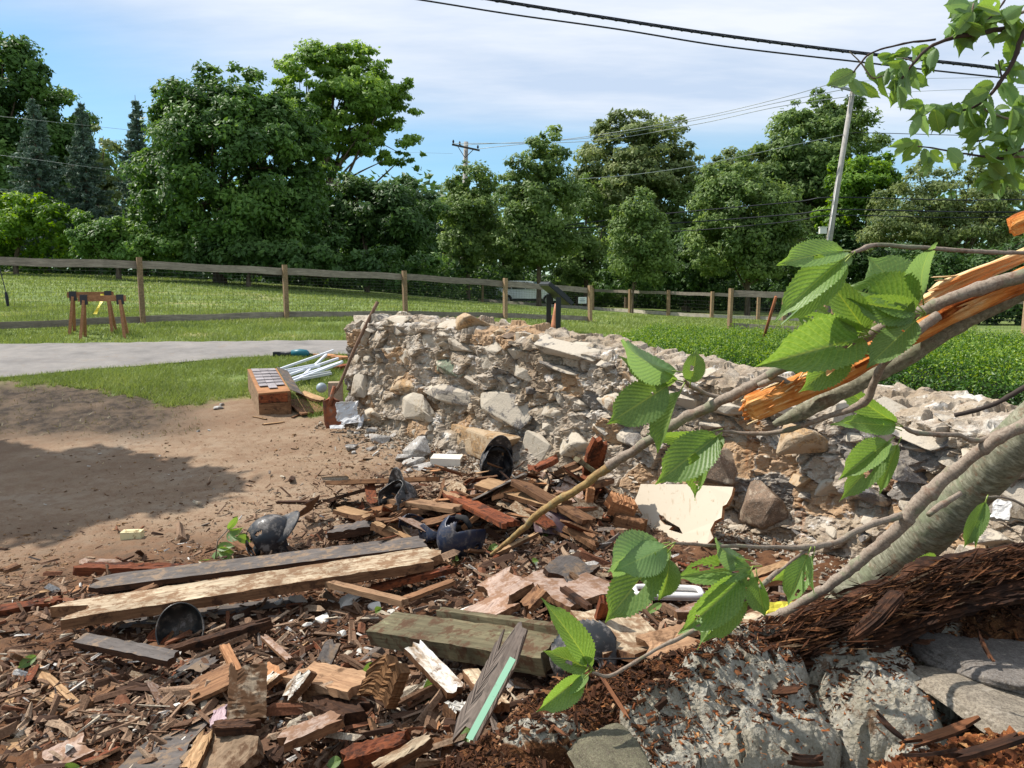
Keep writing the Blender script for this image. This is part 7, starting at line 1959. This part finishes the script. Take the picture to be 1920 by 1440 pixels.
def place_leaf(root, me, p0, p1, width, roll=0.0, flip=False, name='leaf'):
    """leaf from p0 (stalk end) to p1 (tip); its face is turned towards the camera, then rolled about its length"""
    p0, p1 = Vector(p0), Vector(p1); y = (p1 - p0); L = y.length; y = y / L
    toc = (Vector((0, 0, CAMZ)) - (p0 + p1) / 2).normalized()
    z = (toc - y * toc.dot(y)).normalized()
    if flip: z = -z
    x = y.cross(z)
    M = Matrix((x, y, z)).transposed().to_4x4() @ Matrix.Rotation(roll, 4, 'Y')
    M = Matrix.Translation(p0) @ M @ Matrix.Diagonal((width, L, min(L, width * 1.6), 1))
    o = bpy.data.objects.new(name, me); COL.objects.link(o)
    o.parent = root; o.matrix_parent_inverse = Matrix.Identity(4); o.matrix_basis = Matrix.Translation(-root.location) @ M
    return o
# bark of cherry
def cherry_bark(name, a, b, c, ring=1.0):
    t = NT(name)
    v_ = t.attr('along'); an = t.attr('around')
    cmb = t.n('ShaderNodeCombineXYZ'); t.l(t.math('MULTIPLY', v_, 120.0 * ring), cmb.inputs[0]); t.l(t.math('MULTIPLY', an, 2.2), cmb.inputs[1])
    n1 = t.noise(cmb.outputs[0], 1.0, 4, .65, .5)
    co = t.coord('Position'); n2 = t.noise(co, 24, 6, .7); n3 = t.noise(co, 140, 4, .7)
    col = t.ramp(n1, [(.26, ln(a)), (.5, ln(b)), (.76, ln(c))])
    col = t.mix(t.rng(n2, .52, .66, 0, .55), col, ln((112, 78, 56)))
    col = t.mix(t.rng(t.noise(co, 13, 5, .7), .52, .62, 0, .7), col, ln((112, 118, 92)))
    col = t.mix(t.rng(n3, .55, .68, 0, .5), col, ln((62, 50, 42)))
    return t.done(col, .75, t.bump(n3, .4, .0015, t.bump(n1, .4, .0012)), .25)
M_CB = cherry_bark('silvery_cherry_bark', (80, 80, 66), (122, 120, 100), (166, 164, 144))
M_CT = cherry_bark('grey_brown_twig_bark', (104, 92, 80), (136, 122, 108), (162, 150, 134), 1.6)
M_CP = cherry_bark('yellow_peeled_bark', (110, 80, 56), (144, 118, 74), (168, 148, 100), .7)
def branch(root, pts, name='branch', mat=None, n=12, noise=.12, k=9, knots=True, seed=0, rough_end=0):
    """pts: (px, py, D, radius px)"""
    c = [(*P(x, y, D), r_ * D / FPX * (.76 if mat in (M_CT, M_CP) or mat is None else .88)) for x, y, D, r_ in pts]
    sp = spline(c, k); rr = np.random.default_rng(seed + len(pts))
    rad = sp[:, 3].copy()
    if knots:
        L = np.concatenate([[0], np.cumsum(np.linalg.norm(np.diff(sp[:, :3], axis=0), axis=1))])
        q = 0
        while q < L[-1]:
            q += rr.uniform(.03, .09); rad *= 1 + .22 * np.exp(-((L - q) / .006) ** 2)
        sp[:, :3] += np.column_stack([fbm(v3(L * 14, 0 * L, a + seed), 1, 3) for a in (1, 2, 3)]) * np.minimum(rad, .012)[:, None] * .9
    v, f = tube_np(sp[:, :3], rad, n, True, noise, 45, seed)
    al = np.repeat(np.concatenate([[0], np.cumsum(np.linalg.norm(np.diff(sp[:, :3], axis=0), axis=1))]), n); ar = np.tile(np.arange(n) / n, len(sp))
    al = np.concatenate([al, [0, al[-1]]]); ar = np.concatenate([ar, [0, 0]])
    me = mesh_np(name, v - np.array(root.location), f, mat or M_CT, True, {'along': al, 'around': np.abs(ar * 2 - 1) * 3})
    return child(name, me, root)
ct = empty('cherry_tree', P(1600, 1130, 2.35), 'leaning cherry tree with silvery ringed bark at the right edge', 'tree')
branch(ct, [(1560, 1185, 2.42, 50), (1600, 1130, 2.38, 52), (1671, 1058, 2.3, 49), (1742, 995, 2.2, 49), (1828, 909, 2.08, 48), (1905, 832, 1.98, 50), (2060, 680, 1.85, 52), (2300, 400, 1.7, 56)], 'trunk', M_CB, 36, .10, 26, False, 1)
branch(ct, [(1560, 1100, 2.36, 18), (1590, 1105, 2.33, 30), (1612, 1120, 2.34, 36)], 'burl', M_CB, 18, .3, 8, False, 2)
branch(ct, [(1300, 1262, 1.92, 10), (1339, 1217, 1.90, 11), (1378, 1187, 1.88, 12), (1463, 1153, 1.84, 13), (1540, 1108, 1.80, 12), (1613, 1052, 1.76, 14), (1685, 989, 1.72, 17), (1728, 937, 1.70, 20), (1800, 874, 1.68, 15), (1871, 823, 1.64, 15), (1940, 785, 1.62, 17), (2150, 640, 1.55, 20)], 'branch', M_CT, 16, .16, 14, True, 3)
branch(ct, [(1699, 963, 1.72, 9), (1622, 989, 1.66, 8), (1571, 1015, 1.6, 7), (1527, 1026, 1.55, 8), (1456, 1026, 1.5, 5), (1340, 1023, 1.42, 4.5), (1262, 1018, 1.36, 3.5)], 'branch', M_CT, 10, .2, 10, True, 4)
branch(ct, [(1740, 965, 1.72, 7), (1765, 948, 1.73, 8), (1800, 925, 1.76, 6)], 'branch', M_CT, 8, .2, 6, True, 5)
branch(ct, [(1530, 1028, 1.55, 5), (1500, 1040, 1.53, 3.6), (1465, 1068, 1.5, 3.6), (1449, 1079, 1.48, 6), (1394, 1125, 1.46, 5), (1286, 1190, 1.42, 5.5), (1233, 1216, 1.40, 4.5), (1175, 1251, 1.38, 4.5), (1140, 1268, 1.36, 5), (1111, 1260, 1.34, 3.5)], 'branch', M_CT, 10, .2, 9, True, 6)
branch(ct, [(1960, 770, 1.7, 8), (1843, 823, 1.66, 6.5), (1791, 816, 1.62, 6), (1721, 812, 1.58, 6), (1694, 801, 1.55, 4)], 'branch', M_CT, 8, .25, 8, True, 7)
branch(ct, [(1790, 779, 1.9, 5), (1850, 763, 1.9, 5), (1920, 728, 1.9, 6), (2050, 650, 1.9, 8)], 'branch', plain('dark_twig_bark', (60, 50, 44), .9), 8, .2, 8, True, 8)
branch(ct, [(1851, 932, 1.9, 3), (1890, 935, 1.95, 3), (1960, 965, 2.0, 4)], 'branch', M_CT, 6, .2, 6, True, 9)
branch(ct, [(1765, 1055, 2.0, 3), (1790, 1062, 2.02, 3.5), (1825, 1072, 2.05, 4)], 'branch', M_CT, 6, .2, 6, True, 10)
# torn limb that carries the long branch
tl = empty('torn_cherry_limb', P(1650, 650, 1.35), 'snapped cherry limb with bright orange splintered wood pointing down left', 'broken limb')
t = NT('torn_orange_heartwood'); co = t.coord('Object', (.06, 1, 1)); n1 = t.noise(co, 60, 6, .7, .5); n2 = t.noise(t.coord('Object'), 10, 5, .65); n3 = t.noise(co, 220, 3, .7)
c = t.ramp(n2, [(.30, ln((142, 72, 32))), (.44, ln((190, 110, 46))), (.58, ln((208, 142, 74))), (.74, ln((222, 190, 138)))])
c = t.mix(t.rng(n1, .52, .66, 0, .7), c, ln((150, 86, 40))); c = t.mix(t.rng(n3, .56, .7, 0, .6), c, ln((232, 206, 160)))
M_HEART = t.done(c, .75, t.bump(n1, 1.0, .008, t.bump(n3, .6, .003)), .2)
t = NT('torn_pale_sapwood'); co = t.coord('Object', (.05, 1, 1)); n1 = t.noise(co, 70, 6, .7, .4); c = t.mix(t.rng(n1, .35, .62), ln((226, 204, 162)), ln((204, 166, 112)))
c = t.mix(t.rng(t.noise(co, 30, 4, .6), .58, .66, 0, .8), c, ln((190, 112, 48))); M_SAP = t.done(c, .75, t.bump(n1, 1.0, .006), .2)
t = NT('brown_rot'); n1 = t.noise(t.coord('Object'), 40, 6, .75); M_ROT = t.done(t.ramp(n1, [(.35, ln((84, 40, 20))), (.55, ln((150, 76, 34))), (.7, ln((190, 120, 60)))]), .95, t.bump(n1, 1.0, .01), .1)
branch(tl, [(1450, 796, 1.42, 6), (1500, 774, 1.41, 16), (1600, 724, 1.39, 17), (1700, 670, 1.37, 18), (1800, 606, 1.34, 18), (1920, 545, 1.31, 20), (2120, 450, 1.26, 24)], 'bark', M_CB, 26, .22, 14, False, 11)
fibre('heartwood', [(1392, 772, 1.385), (1440, 752, 1.38), (1520, 720, 1.37), (1600, 680, 1.35), (1700, 625, 1.335)], .026, .022, M_HEART, 31, 150, 34, .22, tl, fray=.25)
fibre('heartwood', [(1470, 738, 1.37), (1540, 700, 1.36), (1610, 655, 1.35), (1680, 612, 1.34)], .014, .014, M_SAP, 32, 100, 20, .3, tl)
fibre('heartwood', [(1640, 660, 1.34), (1720, 622, 1.33), (1800, 580, 1.31), (1930, 520, 1.28), (2100, 440, 1.24)], .019, .016, M_HEART, 33, 140, 26, .25, tl)
fibre('sapwood', [(1668, 604, 1.36), (1740, 562, 1.34), (1820, 522, 1.32), (1930, 474, 1.30), (2100, 400, 1.26)], .013, .010, M_SAP, 34, 140, 22, .28, tl)
fibre('sapwood', [(1740, 545, 1.33), (1830, 508, 1.31), (1960, 462, 1.29)], .008, .006, M_SAP, 35, 80, 14, .4, tl)
fibre('rotten_core', [(1590, 690, 1.335), (1630, 668, 1.33), (1690, 630, 1.32)], .011, .013, M_ROT, 36, 60, 22, .5, tl)
fibre('rotten_core', [(1740, 605, 1.31), (1800, 572, 1.30), (1900, 535, 1.28)], .009, .010, M_ROT, 37, 80, 18, .5, tl)
rr = np.random.default_rng(3)
for k in range(60):
    x = rr.uniform(1400, 1690); yv = 778 - (x - 1400) * .56 + rr.normal(0, 12); L = rr.uniform(14, 46)
    an = math.radians(rr.normal(30, 10)); fibre('wood_fibre', [(x, yv, 1.36), (x + L * .5 * math.cos(an), yv - L * .5 * math.sin(an) + rr.normal(0, 2), 1.352), (x + L * math.cos(an), yv - L * math.sin(an), 1.345)], .0016, .0012, M_HEART if k % 2 else M_SAP, 50 + k, 10, 6, .2, tl)
for k in range(14):
    an = math.radians(rr.uniform(180, 245)); x, yv = 1400 + rr.uniform(-4, 26), 768 + rr.normal(0, 14); L = rr.uniform(8, 20)
    fibre('wood_fibre', [(x, yv, 1.375), (x + L * .5 * math.cos(an), yv - L * .5 * math.sin(an), 1.372), (x + L * math.cos(an), yv - L * math.sin(an), 1.37)], .0026, .002, M_HEART if k % 2 else M_SAP, 80 + k, 8, 6, .2, tl)
for x, yv in ((1745, 520), (1752, 526)): fibre('wood_fibre', [(x, yv, 1.32), (x + 40, yv - 2, 1.315), (x + 80, yv - 8, 1.31)], .002, .0015, M_SAP, 99, 12, 6, .2, tl)
fibre('wood_fibre', [(1893, 428, 1.3), (1915, 418, 1.3), (1950, 405, 1.3)], .012, .014, M_HEART, 98, 40, 18, .4, tl)
lb = empty('long_cherry_branch', P(1500, 680, 1.3), 'long thin cherry branch with a peeled yellow tip reaching down left', 'branch')
branch(lb, [(1452, 700, 1.38, 13), (1390, 733, 1.40, 13), (1320, 767, 1.43, 12.5), (1250, 804, 1.47, 12), (1169, 857, 1.55, 11.5), (1140, 876, 1.57, 14)], 'branch', M_CT, 16, .16, 14, True, 12)
branch(lb, [(1142, 875, 1.57, 12), (1100, 906, 1.60, 10), (1060, 930, 1.64, 10), (1015, 960, 1.70, 9), (970, 1000, 1.80, 7), (921, 1040, 1.90, 4)], 'peeled_tip', M_CP, 14, .2, 12, True, 13)
branch(lb, [(1440, 705, 1.37, 12), (1475, 688, 1.35, 13), (1540, 660, 1.30, 13), (1605, 637, 1.27, 13), (1640, 620, 1.26, 14), (1690, 598, 1.25, 13), (1739, 579, 1.24, 14), (1808, 550, 1.22, 15), (1930, 514, 1.2, 18), (2120, 450, 1.18, 22)], 'branch', M_CT, 20, .14, 14, True, 14)
branch(lb, [(1351, 746, 1.42, 6), (1320, 738, 1.42, 5), (1292, 722, 1.40, 5), (1284, 712, 1.38, 4)], 'branch', M_CT, 8, .2, 8, True, 15)
branch(lb, [(1760, 590, 1.22, 13), (1704, 634, 1.22, 12), (1665, 669, 1.24, 10), (1640, 716, 1.28, 9), (1630, 746, 1.30, 10), (1599, 764, 1.32, 9), (1540, 785, 1.35, 6), (1466, 809, 1.40, 6), (1400, 812, 1.42, 4.5), (1355, 809, 1.42, 3.5)], 'branch', M_CT, 12, .2, 12, True, 16)
branch(lb, [(1480, 718, 1.36, 6), (1455, 712, 1.37, 8), (1420, 724, 1.38, 7)], 'branch', M_CT, 8, .3, 8, True, 17)
branch(lb, [(2100, 480, 1.16, 6), (1920, 474, 1.16, 5), (1870, 474, 1.15, 5), (1760, 466, 1.14, 5.2), (1650, 460, 1.12, 5.5), (1615, 468, 1.11, 5), (1597, 474, 1.1, 3.5)], 'branch', M_CT, 10, .2, 12, True, 18)
# (tree, leaf no, base, tip, width px, D base, D tip, roll, flip)
LF = [
 (lb, 0, (1590, 471), (1474, 480), 62, 1.10, 1.03, 35, 0), (lb, 1, (1596, 476), (1464, 572), 66, 1.10, 1.05, 20, 0), (lb, 6, (1598, 478), (1470, 612), 44, 1.10, 1.10, -45, 0), (lb, 5, (1600, 474), (1560, 500), 34, 1.11, 1.12, 30, 1),
 (lb, 2, (1731, 583), (1628, 478), 92, 1.20, 1.24, -15, 1), (lb, 5, (1731, 566), (1713, 440), 58, 1.20, 1.16, 35, 1), (lb, 3, (1730, 588), (1602, 527), 84, 1.20, 1.20, 25, 0), (lb, 7, (1728, 590), (1606, 568), 62, 1.2, 1.16, -10, 0), (lb, 2, (1726, 594), (1627, 684), 66, 1.2, 1.14, 15, 0),
 (lb, 6, (1628, 631), (1430, 680), 104, 1.22, 1.12, 10, 0), (lb, 1, (1626, 625), (1560, 529), 62, 1.22, 1.15, 5, 0), (lb, 3, (1627, 628), (1492, 596), 62, 1.22, 1.18, -20, 0), (lb, 7, (1622, 632), (1524, 562), 44, 1.24, 1.24, 40, 0), (lb, 0, (1594, 650), (1513, 732), 64, 1.21, 1.16, -20, 0), (lb, 4, (1640, 622), (1560, 590), 52, 1.25, 1.25, 15, 0), (lb, 4, (1690, 590), (1618, 572), 58, 1.24, 1.22, 20, 0),
 (lb, 5, (1284, 700), (1122, 668), 72, 1.38, 1.30, 30, 1), (lb, 2, (1262, 716), (1142, 794), 84, 1.38, 1.32, -8, 0), (lb, 6, (1282, 722), (1226, 846), 52, 1.38, 1.36, 45, 0), (lb, 0, (1294, 722), (1308, 660), 44, 1.38, 1.36, 10, 0), (lb, 1, (1280, 716), (1170, 690), 46, 1.39, 1.36, -30, 0),
 (lb, 0, (1354, 811), (1237, 898), 84, 1.42, 1.36, 5, 0), (lb, 3, (1338, 816), (1291, 934), 50, 1.42, 1.40, 25, 0), (lb, 5, (1350, 806), (1228, 842), 46, 1.43, 1.42, -45, 0), (lb, 2, (1354, 812), (1336, 856), 28, 1.42, 1.40, 20, 0),
 (ct, 5, (1252, 1018), (1094, 1054), 84, 1.36, 1.28, -18, 1), (ct, 2, (1262, 1019), (1148, 1074), 84, 1.34, 1.26, 12, 1), (ct, 0, (1245, 1030), (1137, 1164), 90, 1.36, 1.30, 0, 0), (ct, 1, (1256, 1040), (1248, 1134), 48, 1.35, 1.33, -20, 0), (ct, 4, (1262, 1024), (1205, 1090), 40, 1.38, 1.38, 20, 0),
 (ct, 5, (1408, 1052), (1303, 1030), 56, 1.48, 1.42, 30, 1), (ct, 7, (1424, 1062), (1268, 1078), 58, 1.47, 1.42, 10, 0), (ct, 3, (1402, 1072), (1284, 1190), 74, 1.46, 1.40, -12, 0), (ct, 4, (1404, 1076), (1300, 1210), 50, 1.47, 1.42, 35, 0), (ct, 7, (1398, 1090), (1328, 1214), 60, 1.48, 1.46, -30, 0), (ct, 6, (1418, 1072), (1432, 1158), 46, 1.46, 1.44, 20, 0), (ct, 0, (1410, 1066), (1392, 1104), 26, 1.45, 1.44, 0, 0),
 (ct, 4, (1519, 1030), (1474, 1134), 52, 1.53, 1.50, 10, 0), (ct, 7, (1527, 1030), (1516, 1112), 26, 1.54, 1.52, 60, 0), (ct, 5, (1500, 1040), (1462, 1100), 30, 1.56, 1.54, -40, 0),
 (ct, 1, (1109, 1256), (1044, 1136), 56, 1.34, 1.27, 25, 0), (ct, 0, (1105, 1254), (1032, 1222), 48, 1.34, 1.28, 10, 0), (ct, 6, (1100, 1258), (1008, 1338), 54, 1.34, 1.30, -20, 0), (ct, 2, (1106, 1262), (1066, 1302), 24, 1.34, 1.30, 20, 0), (ct, 3, (1112, 1256), (1086, 1216), 22, 1.34, 1.32, 50, 0),
 (ct, 1, (1690, 798), (1574, 734), 46, 1.55, 1.50, -25, 0), (ct, 2, (1688, 800), (1588, 790), 50, 1.55, 1.50, 20, 0), (ct, 5, (1686, 806), (1580, 774), 40, 1.56, 1.55, 45, 0), (ct, 6, (1674, 822), (1575, 895), 54, 1.55, 1.50, 10, 0), (ct, 0, (1670, 826), (1580, 940), 50, 1.55, 1.52, -15, 0), (ct, 1, (1688, 824), (1642, 926), 32, 1.55, 1.54, 15, 0),
 (ct, 0, (1851, 932), (1810, 1030), 36, 1.90, 1.88, -15, 0), (ct, 6, (1851, 934), (1826, 1028), 20, 1.90, 1.90, 40, 0), (ct, 3, (1765, 1056), (1706, 1066), 40, 2.0, 1.95, 10, 0), (ct, 2, (1760, 1060), (1730, 1078), 26, 2.0, 1.97, 10, 0)]
for root, k, b_, tip, w_, Db, Dt, roll, flip in LF:
    p0, p1 = P(*b_, Db), P(*tip, Dt)
    # the stalk
    d = (p1 - p0).normalized(); me = LEAVES[k]
    q0 = p0 + d * .10 * (p1 - p0).length
    place_leaf(root, me, q0, p1, w_ * (Db + Dt) / 2 / FPX * .96, R(roll), bool(flip))
    mb = MB(); mb.tube([p0 - d * .006 - root.location, (p0 + q0) / 2 + Vector((0, 0, .001)) - root.location, q0 + d * .01 - root.location], [.0014, .0012, .0011], 5); mb.build('leaf_stalk', M_PET, root, True)
# canopy hanging in at the top right
oc = empty('overhanging_cherry_branches', P(1850, 150, 3.1), 'leafy cherry branches hanging into the sky at the top right', 'branch')
TW = [[(2150, 20, 5), (1920, 49, 5), (1843, 62, 5), (1782, 72, 4), (1738, 92, 3.2), (1715, 117, 2.8), (1690, 147, 2)], [(2150, -40, 4), (1920, 22, 4), (1838, 50, 3.5), (1790, 70, 3)], [(1754, 74, 2.4), (1693, 82, 2), (1635, 99, 2), (1613, 119, 1.8), (1592, 147, 1.4)], [(1593, 97, 1.2), (1615, 119, 1.6), (1635, 146, 2), (1657, 142, 1.6)],
      [(1990, -30, 6), (1920, 61, 5), (1904, 105, 4.4), (1879, 150, 4), (1854, 180, 3.2), (1827, 200, 2.6), (1796, 208, 2), (1750, 208, 1.6)], [(2080, 260, 4), (1920, 230, 3), (1865, 214, 2.6), (1845, 204, 2)], [(2080, 240, 4), (1920, 280, 3), (1890, 296, 3), (1849, 294, 2.4), (1796, 286, 1.8), (1754, 278, 1.6), (1721, 275, 1.2)],
      [(1890, 296, 2.4), (1874, 314, 2), (1874, 333, 1.6)], [(1890, 292, 2), (1879, 267, 2), (1850, 262, 2), (1827, 264, 1.8), (1838, 239, 1.4)], [(2080, 300, 4), (1920, 294, 3), (1890, 296, 2.4)], [(1879, 150, 2), (1874, 125, 1.4), (1872, 112, 1)], [(1830, 55, 2), (1822, 30, 2), (1826, 6, 1.6)], [(1838, 50, 2), (1870, 20, 2), (1890, -10, 1.6)], [(1715, 117, 2), (1700, 110, 1.4), (1680, 108, 1)]]
for k, tw in enumerate(TW): branch(oc, [(x, y, 3.1 + .05 * math.sin(k + x * .01), r_) for x, y, r_ in tw], 'branch', M_CT if k % 2 else plain('dark_twig_%d' % k, (66, 52, 46), .9), 6, .15, 6, True, 30 + k)
r_ = np.random.default_rng(91)
CLU = [(1592, 148, 5, 48, 0), (1640, 104, 1, 46, 0), (1657, 138, 2, 42, 0), (1684, 104, 5, 40, 0), (1702, 122, 6, 42, 0), (1722, 92, 5, 40, 0), (1742, 92, 5, 44, 0), (1758, 96, 3, 42, 0), (1690, 146, 4, 44, 0), (1702, 134, 3, 42, 0), (1822, 30, 8, 56, 0), (1842, 22, 8, 54, 0), (1806, 44, 3, 50, 0), (1826, 6, 6, 50, 0), (1874, 30, 5, 50, 0), (1904, 20, 6, 50, 0), (1908, 58, 4, 46, 0),
       (1878, 150, 3, 46, 0), (1858, 168, 6, 48, 0), (1900, 120, 4, 44, 0), (1872, 112, 3, 18, 0), (1832, 198, 6, 44, 0), (1806, 204, 7, 42, 0), (1776, 206, 7, 42, 0), (1748, 206, 7, 42, 0), (1734, 204, 5, 40, 0), (1850, 238, 5, 42, 0), (1834, 262, 5, 42, 0), (1880, 252, 5, 42, 0), (1910, 196, 8, 46, 0), (1914, 226, 8, 46, 0), (1904, 262, 6, 44, 0), (1862, 214, 5, 42, 0), (1722, 274, 5, 44, 0), (1744, 277, 2, 38, 0), (1772, 282, 2, 36, 0), (1862, 298, 7, 44, 0), (1872, 328, 7, 44, 0), (1894, 322, 2, 42, 0), (1882, 288, 4, 40, 0), (1914, 284, 3, 40, 0), (1855, 330, 3, 40, 0)]
for x, y, n, L, _ in CLU:
    for k in range(n):
        an = math.radians(r_.uniform(150, 330) if r_.random() < .8 else r_.uniform(-40, 150)); D = 3.1 + r_.normal(0, .05)
        l = L * r_.uniform(.75, 1.15); bx, by = x + r_.normal(0, 9), y + r_.normal(0, 7)
        tx, ty = bx + l * math.cos(an), by - l * math.sin(an) * (1 if math.sin(an) < 0 else .5) + 8
        place_leaf(oc, SLEAF[int(r_.integers(4))], P(bx, by, D), P(tx, ty, D + r_.normal(0, .04)), l * r_.uniform(.42, .62) * D / FPX, r_.normal(0, .7), r_.random() < .35)
# fallen sprigs on the ground
def sprig(label, stem, leaves, D=None):
    p0 = G(*stem[0], up=.02); root = empty('fallen_cherry_sprig', p0, label, 'sprig')
    pts = [G(*stem[0], up=.02)]; D0 = pts[0].y
    for q in stem[1:]: pts.append(P(q[0], q[1], D0 + .03))
    mb = MB(); mb.tube([p - p0 for p in pts], .004, 6); mb.build('stem', M_CT, root, True)
    for k, (b_, tp, w_) in enumerate(leaves):
        place_leaf(root, LEAVES[k % 8], P(*b_, D0 + .02), P(*tp, D0 - .03 + .06 * (k % 2)), w_ * D0 / FPX, R(-30 + 23 * (k % 4)), k % 3 == 1)
sprig('wilting leafy cherry sprig standing on the dirt behind the grey board', [(404, 1048), (408, 1014), (428, 992)], [((400, 1050), (358, 1074), 28), ((400, 1052), (426, 1072), 24), ((428, 992), (446, 968), 14), ((430, 994), (456, 994), 16), ((428, 998), (444, 1018), 18), ((444, 1006), (470, 1014), 18), ((412, 1030), (444, 1044), 22), ((410, 1036), (398, 1058), 24), ((408, 1028), (436, 1022), 18)])
sprig('small leafy sprig lying in the pile under the yellow twig', [(1040, 1008), (1026, 1000)], [((1030, 1000), (1010, 1020), 16), ((1030, 1002), (1034, 1030), 14), ((1042, 1006), (1062, 1012), 16), ((1050, 1004), (1060, 996), 12)])
for k, (a, b, w_, lab) in enumerate([((68, 1230), (32, 1252), 20, 'single green leaf lying at the left edge of the rubble'), ((824, 1268), (794, 1312), 30, 'green leaf lying on the brown crumbs near the split timber'), ((896, 1366), (852, 1396), 30, 'green leaf against the end of the mint striped board'), ((700, 1244), (676, 1270), 14, 'small green leaf left of the split timber'), ((934, 1022), (912, 1030), 12, 'small pale leaf beside the navy helmet'), ((860, 1050), (846, 1044), 14, 'green leaf on the end of the long pale plank'), ((500, 1046), (486, 1056), 14, 'light leaf under the broken black helmet'), ((716, 1140), (700, 1148), 12, 'tiny leaf on the white chips'), ((1240, 1132), (1210, 1150), 14, 'small green leaf below the plastic tray'), ((1010, 1052), (990, 1050), 10, 'tiny green leaf on the brown splinters'), ((640, 1425), (610, 1436), 24, 'leaf at the bottom edge left of the rotten timber'), ((150, 1438), (110, 1446), 20, 'dull leaf at the bottom left corner')]):
    p0, p1 = G(*a, up=.07), G(*b, up=.05)
    root = empty('fallen_leaf', p0, lab, 'leaf'); place_leaf(root, LEAVES[k % 4], p0, p1, w_ * p0.y / FPX, R(15), False, 'leaf_blade')
